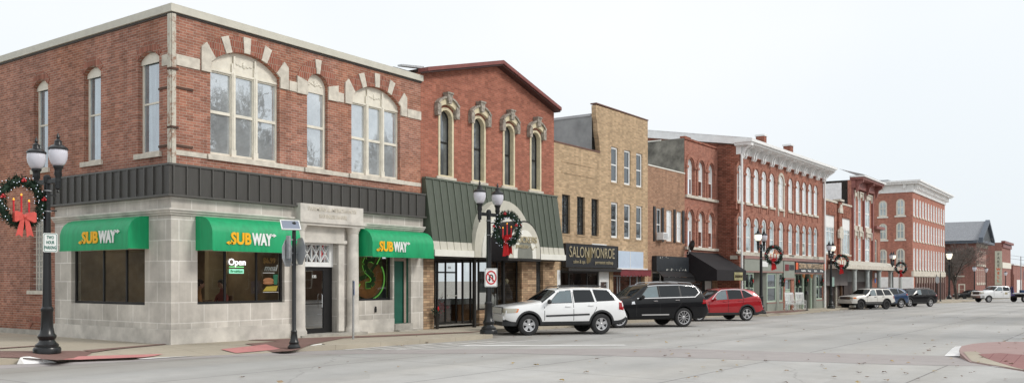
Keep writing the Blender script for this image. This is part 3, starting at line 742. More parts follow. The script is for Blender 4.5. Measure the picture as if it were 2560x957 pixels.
mb = MB(); fa(X2-.03, 9.23, 28.6, 10.43, mb, -.32, .0, .058); fa(28.6, 10.43, X3+.04, 9.23, mb, -.32, .0, .058); mb.build('eave_board', flat('dark_brown_eave', (.07,.03,.025)), b2)
mb = MB(); mb.quad(A2(X2, -.38, 9.435), A2(28.6, -.38, 10.635), A2(28.6, 14, 10.635), A2(X2, 14, 9.435)); mb.quad(A2(28.6, -.38, 10.636), A2(X3+.05, -.38, 9.436), A2(X3+.05, 14, 9.436), A2(28.6, 14, 10.636))
mb.build('roof', M['roof'], b2)
mb = MB(); A2.box(mb, X2-1.0, X2-.04, .4, 1.0, 9.20, 9.36); mb.prism([(X2-.9, 9.36), (X2+.3, 9.50), (X2+.3, 9.58), (X2-.9, 9.42)], A2, .1, .3); mb.build('roof_flashing', M['galv'], b2)
mb = MB(); mb.quad(A2(X3, 0, 3), A2(X3, 14, 3), A2(X3, 14, 9.3), A2(X3, 0, 9.3)); mb.quad(A2(X2+.003, 0, 3), A2(X2+.003, 14, 3), A2(X2+.003, 14, 9.3), A2(X2+.003, 0, 9.3)); mb.build('side_wall', M['brick2'], b2)
# mansard
mt, mbm, ml, mlo = 5.44, 2.62, 3.16, 2.86
def md(v): return -.17 - .43*(mt-v)/(mt-mbm)
XA = 28.28; HW = 1.25; CR = 4.62   # cream arch surround cut in the mansard
def mstrip(mat, v0, v1, name, holes=(), off=0):
    mb = MB(); vs, fs = tri2d([(X2+.06, v0), (X3, v0), (X3, v1), (X2+.06, v1)], holes)
    mb.add([A2(u, md(v)-off, v) for u, v in vs], fs); return mb.build(name, mat, b2)
P = arch(XA-1.95, XA+1.95, mbm, 2.9, CR+.25, 16)
def clipv(P, lo, hi):
    out = []
    for i in range(len(P)):
        a, b_ = P[i], P[(i+1) % len(P)]
        for (c_, s_) in (): pass
        out.append((a[0], min(max(a[1], lo), hi)))
    return out
Pt = [(x, y) for x, y in arch(XA-1.95, XA+1.95, ml-.001, 3.2, CR+.3, 16)]
Pt[0] = (XA-1.95, ml+.001); Pt[1] = (XA+1.95, ml+.001)
mstrip(M['mansard'], ml, mt, 'mansard_roof', [Pt])
mb = MB()
for a, c in ((X2+.06, XA-1.95), (XA+1.95, X3)):
    mb.quad(A2(a, md(ml)-.002, ml), A2(c, md(ml)-.002, ml), A2(c, md(mlo)-.002, mlo), A2(a, md(mlo)-.002, mlo))
mb.build('beige_fascia', M['beige'], b2)
mb = MB()
for a, c in ((X2+.06, XA-1.95), (XA+1.95, X3)): A2.box(mb, a, c, md(mbm)-.03, 0, mbm, mlo-.002)
mb.build('white_fascia', M['offwhite'], b2)
mb = MB(); x = X2+.45
def archh(x, hw, base, cr):
    t = abs(x-XA)/hw
    return base+(cr-base)*math.sqrt(max(0, 1-t*t)) if t < 1 else base
while x < X3-.1:
    v0 = ml if abs(x-XA) > 1.95 else archh(x, 1.95, 3.2, CR+.3)
    mb.prism([(0, 0)]*0 or [(x-.015, v0), (x+.015, v0), (x+.015, mt), (x-.015, mt)], lambda u, d, v: A2(u, md(v)+d, v), -.035, 0)
    x += .405
mb.build('standing_seams', M['mansard_l'], b2)
mb = MB(); x = X2+.45
while x < X3-.1:
    if abs(x-XA) > 1.95: mb.prism([(x-.012, mlo), (x+.012, mlo), (x+.012, ml), (x-.012, ml)], lambda u, d, v: A2(u, md(v)+d, v), -.025, 0)
    x += .405
mb.build('fascia_seams', M['beige'], b2)
for xs_ in (X2+.06, X3):
    mb = MB(); mb.add([A2(xs_, 0, mbm), A2(xs_, md(mbm), mbm), A2(xs_, md(mt), mt), A2(xs_, 0, mt)], [(0,1,2,3)]); mb.build('mansard_end', M['mansard'], b2)
mb = MB(); A2.box(mb, X2+.05, X3+.01, md(mt)-.04, .0, mt, mt+.06); mb.build('mansard_cap', M['mansard_l'], b2)
mb = MB(); A2.box(mb, X2+.06, X3-.01, md(mbm)+.05, 1.8, mbm-.05, mbm-.004); mb.build('soffit', M['alu'], b2)
# cream arch surround (two steps) and the barrel canopy
FR = lambda u, d, v: A2(u, d, v)
sur = MB(); r0 = arch(XA-1.35, XA+1.35, mbm, 2.75, 4.12, 18); r1 = arch(XA-1.95, XA+1.95, mbm, 3.2, CR+.3, 18)
for i in range(1, len(r0)-1): sur.prism([r0[i], r0[i+1], r1[i+1], r1[i]], A2, -.66, -.05)
sur.prism([r0[-1], r0[0], r1[0], r1[-1]], A2, -.66, -.05)
sur.build('arch_surround', M['beige'], b2)
sur = MB(); r0b = arch(XA-1.18, XA+1.18, mbm, 2.75, 4.02, 18); r1b = arch(XA-1.55, XA+1.55, mbm, 2.9, 4.4, 18)
for i in range(1, len(r0b)-1): sur.prism([r0b[i], r0b[i+1], r1b[i+1], r1b[i]], A2, -.72, -.10)
sur.prism([r0b[-1], r0b[0], r1b[0], r1b[-1]], A2, -.72, -.10)
sur.build('arch_moulding', M['offwhite'], b2)
BF = -1.62
bar = MB(); rb = arch(XA-1.15, XA+1.15, 2.50, 2.75, 4.08, 20)
n = len(rb)
bar.add([A2(u, -.6, v) for u, v in rb]+[A2(u, BF, v) for u, v in rb], [(i, i+n, i+1+n, i+1) for i in range(1, n-1)] + [(n-1, 2*n-1, n, 0)])
bar = bar.build('barrel_canopy', M['blackcloth'], b2, smooth=40)
fr = MB(); A2.panel(fr, rb, d=BF-.004, reveal=0); fr.build('canopy_front', M['alu'], bar)
fr = MB(); A2.panel(fr, arch(XA-1.09, XA+1.09, 2.60, 2.80, 4.02, 20), d=BF-.012, reveal=0); fr.build('cream_front', M['beige'], bar)
fr = MB(); A2.panel(fr, arch(XA-.78, XA+.78, 2.60, 2.7, 3.72, 16), d=BF-.02, reveal=0); fr.build('white_arch', M['offwhite'], bar)
fr = MB(); A2.panel(fr, arch(XA-.52, XA+.52, 2.60, 2.7, 3.42, 16), d=BF-.028, reveal=0); fr.build('sage_arch', flat('grey_sage', (.20,.205,.175)), bar)
text('TUCKERS', .34, M['gold'], A2, XA-.75, BF-.045, 3.22, bar, width=1.55, bold=.006)
text('JEWELERS', .17, M['gold'], A2, XA-.68, BF-.045, 3.0, bar, width=.85, bold=.003)
mb = MB(); mb.tube([A2(XA+.2+.6*t, BF-.04, 3.02+.07*math.sin(t*9)) for t in [k/14 for k in range(15)]], .012, 5); mb.build('flourish', M['gold'], bar)
# ground floor: piers, recessed glazing, posts
XE = onY(1085, Y0)
def pier(u0, u1, d0, d1, v1=2.6, mat='ledge'):
    mb = MB(); A2.box(mb, u0, u1, d0, d1, -.6, v1); return mb.build('stone_pier', M[mat], b2)
pier(X2+.003, XE, 0, .5)
pier(30.35, 31.45, -.05, 1.6); pier(32.0, 32.96, -.05, .4)
mb = MB(); A2.box(mb, 31.45, 32.0, .1, .16, .3, 2.6); mb.build('narrow_window', M['g_dark'], b2)
D2 = 1.15
mb = MB(); mb.quad(A2(XE, .02, .02), A2(31, .02, .02), A2(31, 6, .02), A2(XE, 6, .02)); mb.build('shop_floor', M['conc'], b2)
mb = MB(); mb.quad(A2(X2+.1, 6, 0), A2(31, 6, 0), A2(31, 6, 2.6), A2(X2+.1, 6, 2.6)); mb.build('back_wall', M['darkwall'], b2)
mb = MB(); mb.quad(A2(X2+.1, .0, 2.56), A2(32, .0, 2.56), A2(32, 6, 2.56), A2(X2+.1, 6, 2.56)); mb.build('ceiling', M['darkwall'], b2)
mb = MB(); A2.box(mb, X2+.3, 26.0, 4.2, 4.3, 0, 2.0); mb.build('lit_partition', flat('pale_interior', (.20,.18,.14)), b2)
shopwin(A2, XE, 25.6, .25, 2.56, .55, (), b2, fm='alu', hbars=(2.05,))
gd = shopwin(A2, 25.62, 27.0, .05, 2.56, .75, (26.3,), b2, fm='alu', hbars=(2.05,), name='glass_door'); 
mb = MB(); A2.box(mb, 26.35, 26.95, .70, .74, 1.12, 1.16); mb.build('push_bar', M['offwhite'], gd)
text('133', .12, M['whitel'], A2, 26.4, .74, 2.2, gd)
shopwin(A2, 27.6, 30.33, .55, 2.56, .15, (28.9,), b2, fm='alu')
shopwin(A2, 27.02, 27.6, .05, 2.56, .5, (), b2, fm='alu')
mb = MB(); A2.box(mb, 27.6, 30.33, .1, .4, -.6, .55); mb.build('stall_riser', M['ledge'], b2)
mb = MB(); A2.box(mb, XE, 25.6, .55, .65, -.3, .25); mb.build('stall_riser', M['alu'], b2)
for px in (1186, 1258):
    X = onY(px, 20.55); mb = MB(); A2.box(mb, X-.055, X+.055, -.50, -.39, -.5, 2.58); mb.build('canopy_post', M['alu'], b2)
mb = MB(); A2.box(mb, 27.72, 28.75, .24, .26, 1.25, 2.10); sg = mb.build('window_sign', flat('grey_sign', (.22,.23,.22)), b2)
text('TUCKERS', .24, M['black'], A2, 27.80, .235, 1.62, sg, width=.85, bold=.006); 
mb = MB(); mb.tube([A2(28.0+.65*t, .235, 1.46+.05*math.sin(t*9)) for t in [k/12 for k in range(13)]], .012, 5); mb.build('flourish', M['black'], sg)

# =====================================================================  tan brick building with stepped parapet
X4 = 42.3; Z3 = zs(X3)
b3 = thing('tan_brick_building', 'yellow tan brick building, low part beside a taller three storey part with white windows', 'building', (X3, Y0, Z3))
A3 = Face(b3, -X3, 0, 0, Z3)
XM = 37.15
lowW = [(33.64, 34.35), (34.97, 35.68), (36.30, 37.0)]
hiW = [(38.25, 38.96), (39.62, 40.33), (40.96, 41.66)]
ho = [rect(a, c, 3.87, 5.65) for a, c in lowW] + [rect(a, c, v0, v1) for a, c in hiW for v0, v1 in ((6.62, 8.40), (3.86, 5.64))]
mb = MB(); A3.panel(mb, [(X3, 2.2), (X4, 2.2), (X4, 10.25), (XM-.42, 10.2), (XM-.40, 9.7), (XM-.30, 9.4), (XM-.25, 8.9), (XM-.1, 8.5), (XM, 7.93), (X3, 7.93)], ho, 0, .18, edge=.25)
mb.build('wall', M['brick3'], b3)
for a, c in lowW: window(A3, a, c, 3.87, 5.65, None, .10, .07, 'alu', 'g_dark', cols=(.5,), rows=(.5, .25, .75), bw=.035, sill=(.09, .04, .02), sm='brick3')
for a, c in hiW:
    for v0, v1 in ((6.62, 8.40), (3.86, 5.64)): window(A3, a, c, v0, v1, None, .06, .10, 'whitef', 'g_dark', rows=(.5,), bw=.06, sill=(.09, .04, .02), sm='brick3')
mb = MB(); A3.box(mb, X3, XM-.02, -.03, .3, 7.93, 7.99); A3.box(mb, XM-.44, X4+.01, -.04, .3, 10.255, 10.31); mb.build('coping', flat('brown_coping', (.16,.08,.06)), b3)
mb = MB(); mb.quad(A3(XM-.38, .25, 7.5), A3(XM-.38, 15, 7.5), A3(XM-.38, 15, 9.72), A3(XM-.38, .25, 9.72)); mb.quad(A3(X4, .2, 3), A3(X4, 15, 3), A3(X4, 15, 10.2), A3(X4, .2, 10.2)); mb.build('rendered_side_wall', M['grey_render'], b3)
mb = MB(); mb.quad(A3(X3, .2, 7.6), A3(XM, .2, 7.6), A3(XM, 15, 7.6), A3(X3, 15, 7.6)); mb.quad(A3(XM-.3, .2, 9.7), A3(X4, .2, 9.7), A3(X4, 15, 9.7), A3(XM-.3, 15, 9.7)); A3.box(mb, XM-.42, XM-.32, .3, 15, 9.70, 9.82); mb.build('roof', M['roof'], b3)
# ribs of raised brick on the low part
mb = MB(); A3.box(mb, 33.6, 36.6, -.02, 0, 7.12, 7.18); A3.box(mb, 33.6, 36.6, -.02, 0, 6.62, 6.68); mb.build('brick_course', M['brick3'], b3)
# signs
def sign_box(face, u0, u1, v0, v1, d, th, m, parent, name='sign_board', frame=None, fw=.04):
    mb = MB(); face.box(mb, u0, u1, d-th, d, v0, v1); o = mb.build(name, M[m], parent)
    if frame:
        f = MB(); face.panel(f, rect(u0-.01, u1+.01, v0-.01, v1+.01), [rect(u0+fw, u1-fw, v0+fw, v1-fw)], d-th-.015, .014, edge=.014); f.build('sign_frame', M[frame], o)
    return o
sg = sign_box(A3, 33.55, 38.5, 2.34, 3.42, -.03, .22, 'signblack', b3, frame='alu'); sg['label'] = 'black salon sign board with thin gold lettering'
text('SALON', .72, M['gold'], A3, 33.85, -.27, 2.80, sg, width=1.75, bold=-.004)
text('MONROE', .72, M['gold'], A3, 35.85, -.27, 2.80, sg, width=2.25, bold=-.004)
text('salon & spa', .25, M['gold'], A3, 34.2, -.27, 2.52, sg, width=1.05, bold=-.002)
text('permanent makeup', .25, M['gold'], A3, 36.2, -.27, 2.52, sg, width=1.75, bold=-.002)
mb = MB(); mb.ball(A3(35.62, -.255, 2.85), .3, 12, 6, (.8, .03, 1.0)); mb.ball(A3(35.85, -.255, 3.14), .22, 10, 6, (.9, .03, .8)); mb.ball(A3(35.5, -.255, 2.62), .14, 10, 6, (.8, .03, .8)); mb.build('gold_emblem', M['golddim'], sg)
mb = MB(); A3.box(mb, 33.5, 38.5, -.45, -.03, 2.16, 2.30); mb.build('awning_box', M['alu'], b3)
mb = MB(); A3.box(mb, 36.3, 37.7, -.05, 0, 3.44, 3.50); mb.build('pipe_cover', M['whitef'], b3)
bp_ = sign_box(A3, 38.55, 41.5, 2.36, 3.22, -.02, .12, 'bluepanel', b3, name='blue_panel')
mb = MB(); A3.box(mb, 38.5, 41.9, -.2, -.02, 2.28, 2.355); A3.box(mb, 40.0, 40.04, -.15, -.141, 2.36, 3.22); mb.build('panel_trim', M['whitef'], bp_)
mb = MB(); x = 38.5; pts = []
for k in range(9):
    a = 38.45+k*.38
    mb.prism([(a, 2.26), (a, 2.02), (a+.08, 1.95), (a+.19, 1.92), (a+.30, 1.95), (a+.38, 2.02), (a+.38, 2.26)], A3, -.42, -.40)
mb.prism([(38.45, 2.24), (41.87, 2.24), (41.87, 2.28), (38.45, 2.28)], A3, -.42, -.03); mb.build('scalloped_awning', M['maroon'], b3)
# salon shopfront
shopwin(A3, 33.55, 37.05, .55, 2.15, .05, (34.35, 36.0), b3, fm='alu')
dd = MB(); A3.panel(dd, rect(37.1, 38.05, -.1, 2.15), [rect(37.22, 37.93, .1, 1.66)], .02, .05, edge=.05); dd = dd.build('shop_door', M['whitef'], b3)
g = MB(); A3.panel(g, rect(37.15, 38.0, .0, 1.75), d=.06, reveal=0); g.build('glass', M['g_dark'], dd)
mb = MB(); A3.box(mb, X3, 33.2, -.02, .3, -.8, 2.2); A3.box(mb, 33.3, 37.1, .02, .3, -.8, .548); A3.box(mb, 38.1, 38.45, -.01, .3, -.8, 2.2); A3.box(mb, 41.95, X4, -.001, .3, -.8, 2.2); mb.build('lower_brick', M['brick3'], b3)
mb = MB(); A3.box(mb, 33.2, 33.5, .0, .3, -.8, 2.2); mb.build('white_jamb', M['whitef'], b3)
shopwin(A3, 38.45, 41.4, .2, 2.0, .15, (39.2, 39.45, 40.6), b3, fm='galv', bw=.05)
dd = shopwin(A3, 41.42, 41.93, -.1, 3.1, .15, (), b3, fm='wood', hbars=(2.1,), name='narrow_door', gm='g_dark')
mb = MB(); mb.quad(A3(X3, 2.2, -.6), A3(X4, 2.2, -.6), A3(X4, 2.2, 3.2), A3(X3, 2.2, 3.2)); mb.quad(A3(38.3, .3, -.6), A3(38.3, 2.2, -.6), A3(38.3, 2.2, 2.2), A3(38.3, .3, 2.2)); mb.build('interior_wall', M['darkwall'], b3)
mb = MB(); A3.box(mb, 33.5, 37.5, 1.2, 1.6, -.5, 1.0); mb.build('counter', M['clad'], b3)

# =====================================================================  small brown brick building with shutters
X5 = 47.05; Z4 = zs(X4)
b4 = thing('brown_brick_building', 'small brown brick building with black shutters and a worn black shop board', 'building', (X4, Y0, Z4))
A4 = Face(b4, -X4, 0, 0, Z4)
W4 = [(43.36, 43.98), (44.62, 45.36), (45.97, 46.62)]
mb = MB(); A4.panel(mb, rect(X4+.002, X5, 2.2, 7.88), [rect(a, c, 3.92, 5.66) for a, c in W4], 0, .16, edge=.3); mb.build('wall', M['brick4'], b4)
mb = MB(); A4.box(mb, X4, X5, -.03, .3, 7.885, 7.95); mb.build('coping', M['offwhite'], b4)
for a, c in W4: window(A4, a, c, 3.92, 5.66, None, .06, .07, 'whitef', 'g_dark' if a < 44 else 'g_white', rows=(.5,), sill=(.1, .06, .03), sm='brick4')
for u in (43.06, 44.10, 45.64, 46.76):
    mb = MB(); A4.box(mb, u-.13 if u != 46.76 else 46.68, u+.13 if u != 46.76 else 46.98, -.04, -.001, 3.86, 5.74)
    for k in range(16): A4.box(mb, u-.10, u+.10, -.052, -.04, 3.95+k*.11, 4.02+k*.11)
    mb.build('shutter', M['black'], b4)
ac = MB(); A4.box(ac, 43.38, 43.96, -.40, .05, 3.95, 4.34); ac = ac.build('air_conditioner', M['whitef'], b4)
mb = MB()
for k in range(5): A4.box(mb, 43.42, 43.92, -.41, -.401, 4.0+k*.06, 4.03+k*.06)
mb.build('vent_slats', M['galv'], ac)
bb = MB(); A4.box(bb, 42.8, 47.0, -.28, -.003, 2.22, 3.06); bb = bb.build('shop_board', M['blackboard'], b4)
pe = MB(); random.seed(5)
for k in range(26):
    x = random.uniform(44.0, 46.7) if k < 20 else random.uniform(43.1, 44.2); z = 2.26+abs(random.gauss(0, .05)) if k < 20 else 2.9+random.uniform(0, .08); w_ = random.uniform(.03, .10); h_ = random.uniform(.02, .11)
    pe.prism([(x, z), (x+w_, z+.01), (x+w_*.5, z+h_)], A4, -.286, -.281)
pe.build('peeled_paint', M['offwhite'], bb)
mb = MB(); mb.prism([(0, 0)]*0 or [(42.85, 1.92), (47.05, 1.92), (47.05, 2.20), (42.85, 2.20)], lambda u, d, v: A4(u, d-(2.20-v)*1.2, v), -.32, -.28); A4.box(mb, 42.9, 47.0, -.66, -.60, 1.62, 1.90); mb.build('folded_awning', M['black'], b4)
mb = MB(); A4.box(mb, X4, 42.85, 0, .3, -.9, 2.2); A4.box(mb, 46.7, X5, .0, .3, -.9, 2.2); mb.build('pier', M['brick4'], b4)
shopwin(A4, 42.9, 44.1, .2, 2.2, .1, (), b4, fm='whitef', gm='g_dark'); shopwin(A4, 44.15, 45.15, -.2, 2.2, .5, (), b4, fm='black', name='shop_door', gm='g_dark'); shopwin(A4, 45.2, 46.68, .2, 2.2, .1, (46.1,), b4, fm='whitef', gm='g_grey')
mb = MB(); mb.quad(A4(42.85, .7, -.8), A4(46.7, .7, -.8), A4(46.7, .7, 2.2), A4(42.85, .7, 2.2)); mb.build('inner_wall', M['darkwall'], b4)
mb = MB(); mb.quad(A4(X4, .3, 7.6), A4(X5, .3, 7.6), A4(X5, 15, 7.6), A4(X4, 15, 7.6)); mb.build('roof', M['roof'], b4)
ds = thing('satellite_dish', 'black satellite dish on the brown brick wall beside the shutters', 'satellite dish', (46.9, 20.75, 3.75))
mb = MB(); mb.lathe([(.02, 0), (.18, .03), (.33, .10), (.34, .10), (.18, .01), (.02, -.02)], (0, 0, 0), 16, 'x'); mb.build('dish', M['black'], ds, (0, -.15, 0), (0, R(12), R(-35)), smooth=40)
mb = MB(); mb.tube([(0, .24, -.55), (0, -.05, -.5), (0, -.1, -.1)], .025, 6); mb.tube([(0, -.1, -.15), (-.35, -.3, -.35)], .015, 5); mb.ball((-.35, -.3, -.35), .06, 6, 4); mb.build('arm', M['galv'], ds)

# =====================================================================  narrow red brick with round headed windows
X6 = 52.0; Z5 = zs(X5)
b5 = thing('narrow_arched_building', 'narrow red brick building with six round headed windows and a black sloping awning', 'building', (X5, Y0, Z5))
A5 = Face(b5, -X5, 0, 0, Z5)
W5 = [(47.42, 48.28), (48.98, 49.84), (50.50, 51.36)]
rows5 = ((6.72, 8.42, 8.86), (3.70, 5.38, 5.82))
mb = MB(); A5.panel(mb, rect(X5+.002, X6, 2.2, 9.9), [arch(a, c, v0, s_, v1, 12) for a, c in W5 for v0, s_, v1 in rows5], 0, .2, edge=.3); mb.build('wall', M['brick5'], b5)
for v0, s_, v1 in rows5:
    for a, c in W5:
        window(A5, a, c, v0, v1, s_, .10, .09, 'whitef', 'g_white', rows=(.46,), bw=.07)
        mb = MB(); A5.panel(mb, rect(a+.1, c-.1, v0+.08, v0+(v1-v0)*.45), d=.115, reveal=0); mb.build('grey_screen', M['g_grey'], b5)
        mb = MB(); r0 = arch(a-.06, c+.06, 0, s_, v1+.08, 12)[2:]; r1 = arch(a-.26, c+.26, 0, s_, v1+.30, 12)[2:]
        for i in range(len(r0)-1): mb.prism([r0[i], r0[i+1], r1[i+1], r1[i]], A5, -.07, .02)
        for e in (a-.16, c+.16): A5.box(mb, e-.10, e+.10, -.06, 0, v0, s_)
        for e in (a-.16, c+.16): A5.box(mb, e-.14, e+.14, -.12, -.061, s_-.14, s_)
        mb.build('arch_moulding', M['brick5'], b5)
    mb = MB(); A5.box(mb, X5+.05, X6-.05, -.12, 0, v0-.16, v0-.003); mb.build('sill_course', M['stone'], b5)
mb = MB(); A5.box(mb, X5, X6, -.06, .3, 9.905, 10.02); A5.box(mb, X5, 47.9, -.02, .3, 10.02, 10.1); mb.build('coping', M['brick5s'], b5)
mb = MB(); mb.quad(A5(X5-.01, .02, 7), A5(X5-.01, 15, 7), A5(X5-.01, 15, 9.9), A5(X5-.01, .02, 9.98)); mb.build('rendered_side_wall', M['grey_render2'], b5)
mb = MB(); A5.box(mb, X5-.08, X5+.1, 1.5, 15, 9.93, 10.0); mb.build('coping_strip', M['offwhite'], b5)
mb = MB(); mb.quad(A5(X5, .3, 9.7), A5(X6, .3, 9.7), A5(X6, 15, 9.7), A5(X5, 15, 9.7)); mb.build('roof', M['roof'], b5)
a0, a1 = 47.35, 52.0; at_, ab, ap = 3.42, 1.72, 1.85
mb = MB(); pr = [(0, ab), (-ap, ab), (-ap, ab+.62), (0, at_)]
mb.add([A5(a0, d, v) for d, v in pr] + [A5(a1, d, v) for d, v in pr], [(0,1,2,3), (7,6,5,4), (2,3,7,6), (1,2,6,5)]); aw = mb.build('sloping_awning', M['blackcloth'], b5)
sg = MB(); A5.box(sg, 50.0, 51.35, -ap-.03, -ap-.005, 1.74, 2.22); sg = sg.build('awning_sign', flat('pale_gold_sign', (.42,.38,.18), .5, var=.1), b5)
text('HOSPITALITY LAW', .22, M['golddim'], A5, 50.08, -ap-.045, 1.90, sg, width=1.2, bold=.004)
mb = MB(); A5.box(mb, X5, 47.4, 0, .3, -1, 2.4); A5.box(mb, 51.5, X6, .0, .3, -1, 2.4); mb.build('pier', M['brick4'], b5)
shopwin(A5, 48.9, 50.1, -.3, 1.75, .1, (), b5, fm='alu', gm='g_dark'); shopwin(A5, 50.2, 51.4, -.4, 1.75, .1, (), b5, fm='alu', name='shop_door', gm='g_white')
mb = MB(); A5.box(mb, 47.4, 48.9, .1, .3, -1, 1.8); mb.build('brown_panel', flat('brown_panel_paint', (.14,.07,.05)), b5)
mb = MB(); A5.box(mb, 47.4, 51.5, .16, .4, 1.75, 2.4); mb.build('head_board', M['alu'], b5)
# =====================================================================  long three storey building with bracketed cornice
Y5 = 19.7; X7 = onX(1850, 0) if False else 52.3
E5 = (69.1, 19.3)
rot5 = math.atan2(E5[1]-Y5, E5[0]-X7); L5 = math.hypot(E5[0]-X7, E5[1]-Y5)
Z6 = zs(X7)
b6 = thing('bracketed_brick_building', 'long three storey red brick building with white bracketed cornice and sage shopfronts', 'building', (X7, Y5, Z6), rot5)
A6 = Face(b6, 0, 0, 0, Z6)
def u6(px):
    d = ray(px); # intersect with the front line
    ex, ey = math.cos(rot5), math.sin(rot5)
    # d*t = P + e*u
    det = d[0]*(-ey) + ex*d[1]
    t = (X7*(-ey) + ex*Y5)/det
    return (d[0]*t-X7)*ex + (d[1]*t-Y5)*ey
c3 = [1857, 1868.5+2, 1889+2.5, 1909, 1929, 1951.5, 1974.5, 1993, 2009.5, 2024.5, 2038.5]
C3 = [u6(p) for p in (1868+2.5, 1890, 1909.5, 1929.2)] ; 
step = (C3[3]-C3[0])/3
cen = [C3[0]-step] + C3 + [u6(1952.5)] + [u6(p) for p in (1975.5, 1994, 2010, 2024.5, 2038.5)]
hw6 = .43
rows6 = ((6.62, 8.45, 8.88), (3.52, 5.30, 5.72))
ho = [arch(c-hw6, c+hw6, v0, s_, v1, 10) for c in cen for v0, s_, v1 in rows6]
mb = MB(); A6.panel(mb, rect(0, L5, 3.05, 10.1), ho, 0, .22); mb.build('wall', M['brick5'], b6)
for v0, s_, v1 in rows6:
    for c in cen:
        window(A6, c-hw6, c+hw6, v0, v1, s_, .02, .10, 'whitef', 'g_far' if v0 < 5 else 'g_white', rows=(.42,), bw=.06, sill=(.14, .08, .10))
        mb = MB(); r0 = arch(c-hw6-.03, c+hw6+.03, 0, s_, v1+.05, 10)[2:]; r1 = arch(c-hw6-.19, c+hw6+.19, 0, s_, v1+.24, 10)[2:]
        for i in range(len(r0)-1): mb.prism([r0[i], r0[i+1], r1[i+1], r1[i]], A6, -.045, .0)
        for e in (c-hw6-.12, c+hw6+.12): A6.box(mb, e-.09, e+.09, -.035, 0, v0-.5 if v0 > 5 else v0, s_-.001)
        for e in (c-hw6-.12, c+hw6+.12): A6.box(mb, e-.11, e+.11, -.10, -.036, s_-.15, s_)
        mb.build('arch_moulding', M['brick5' if not (v0 > 5 and abs(c-cen[5]) < .1) else 'stone'], b6)
mb = MB(); A6.box(mb, -.05, L5+.05, -.10, .05, 3.30, 3.52); mb.build('stone_belt', M['stone'], b6)
# cornice
mb = MB(); A6.box(mb, -.02, L5+.02, -.12, .2, 9.55, 10.08)
A6.box(mb, -.30, L5+.3, -.85, .2, 10.10, 10.22); A6.box(mb, -.40, L5+.4, -.98, .2, 10.22, 10.40); A6.box(mb, -.25, L5+.25, -.70, .2, 10.05, 10.10)
mb.build('cornice', M['white'], b6)
mb = MB(); A6.box(mb, -.02, L5+.02, -.16, .0, 9.50, 9.548); mb.build('brick_frieze', M['brick5'], b6)
bk = MB(); bk.prism([(0, 0), (-.16, -.02), (-.22, -.12), (-.20, -.30), (-.30, -.42), (-.62, -.48), (-.68, -.60), (-.68, 0)][::-1], lambda u, d, v: (d, u, v), -.07, .07)
bkm = MB()
def bracket(u):
    m = MB(); m.prism([(-.122, 10.09), (-.66, 10.09), (-.66, 9.96), (-.40, 9.86), (-.28, 9.62), (-.30, 9.45), (-.22, 9.30), (-.122, 9.28)], lambda a, d, v: A6(u+d, a, v), -.07, .07); return m
nb = 11
for k in range(nb):
    uc = .35+(L5-.7)*k/(nb-1)
    for e in (-.18, .18): bracket(uc+e).build('cornice_bracket', M['white'], b6)
# side wall and gable roof
mb = MB(); mb.add([(-.001, 0, -1.2-0), (-.001, 18, -1.2), (-.001, 18, 9.5), (-.001, 9, 11.9), (-.001, 0, 10.08-Z6)], [(0,1,2,3,4)]); 
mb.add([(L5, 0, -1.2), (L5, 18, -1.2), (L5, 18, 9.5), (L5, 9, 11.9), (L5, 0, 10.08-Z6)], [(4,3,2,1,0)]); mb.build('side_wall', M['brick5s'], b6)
mb = MB(); mb.quad((-.3, -.9, 10.42-Z6), (L5+.3, -.9, 10.42-Z6), (L5+.3, 9, 12.35), (-.3, 9, 12.35)); mb.quad((-.3, 9, 12.35), (L5+.3, 9, 12.35), (L5+.3, 18.5, 9.7), (-.3, 18.5, 9.7)); mb.build('roof', M['roof'], b6)
mb = MB(); mb.prism([(-.9, 10.0-Z6), (9, 11.85), (9, 12.40), (-.9, 10.45-Z6)], lambda a, d, v: (d, a, v), -.28, .02); mb.build('gable_board', M['white'], b6)
for px in (1908, 1971):
    X_ = onY(px, 21.6); X_ = (X_-X7); 
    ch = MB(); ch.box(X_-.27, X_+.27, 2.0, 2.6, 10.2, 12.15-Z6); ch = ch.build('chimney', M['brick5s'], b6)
    mb = MB(); mb.box(X_-.33, X_+.33, 1.94, 2.66, 12.152-Z6, 12.28-Z6); mb.build('chimney_cap', M['white'], ch)
for u in (.12, L5-.02):
    mb = MB(); mb.tube([A6(u-.25 if u < 1 else u+.2, -.8, 10.1), A6(u-.12 if u < 1 else u+.1, -.45, 9.85), A6(u-.1, -.16, 9.5), A6(u-.1, -.16, 9.0), A6(u-.1, -.16, -.9)], .075, 8); mb.build('downspout', M['white'], b6)
mb = MB(); mb.box(-.12, -.01, .1, .55, 3.05-Z6, 3.28-Z6); mb.build('stone_bracket', M['stone'], b6)
mb = MB(); mb.box(-.06, -.005, 3.1, 3.6, 1.1, 1.75); mb.build('wall_lamp_box', M['alu'], b6)
# shopfronts
ZT = 3.05
def f6(a, b_, v0, v1, m, d0=-.06, d1=.1, name='panel', parent=None):
    mb = MB(); A6.box(mb, a, b_, d0, d1, v0, v1); return mb.build(name, M[m], parent or b6)
ua, ub_, uc_, ud = u6(1863), u6(1955), u6(1983), u6(2059)
f6(ua-.35, ud+.2, 3.10, 3.28, 'pinkbrown', -.12, .1, 'trim_board')
f6(ua-.3, ub_, 2.34, 3.098, 'sage', -.08, .1, 'left_sign_panel'); f6(ua-.3, ub_, 2.24, 2.338, 'pinkbrown', -.10, .1, 'trim_board')
f6(ub_+.05, uc_-.05, 1.90, 3.06, 'sage', -.12, .1, 'middle_sign_panel'); f6(ub_, uc_, 1.80, 1.898, 'pinkbrown', -.14, .1, 'trim_board')
sgn = f6(uc_+.03, ud+.05, 2.30, 3.05, 'signblack', -.16, .1, 'cafe_sign'); f6(uc_, ud+.1, 2.20, 2.298, 'pinkbrown', -.12, .1, 'trim_board')
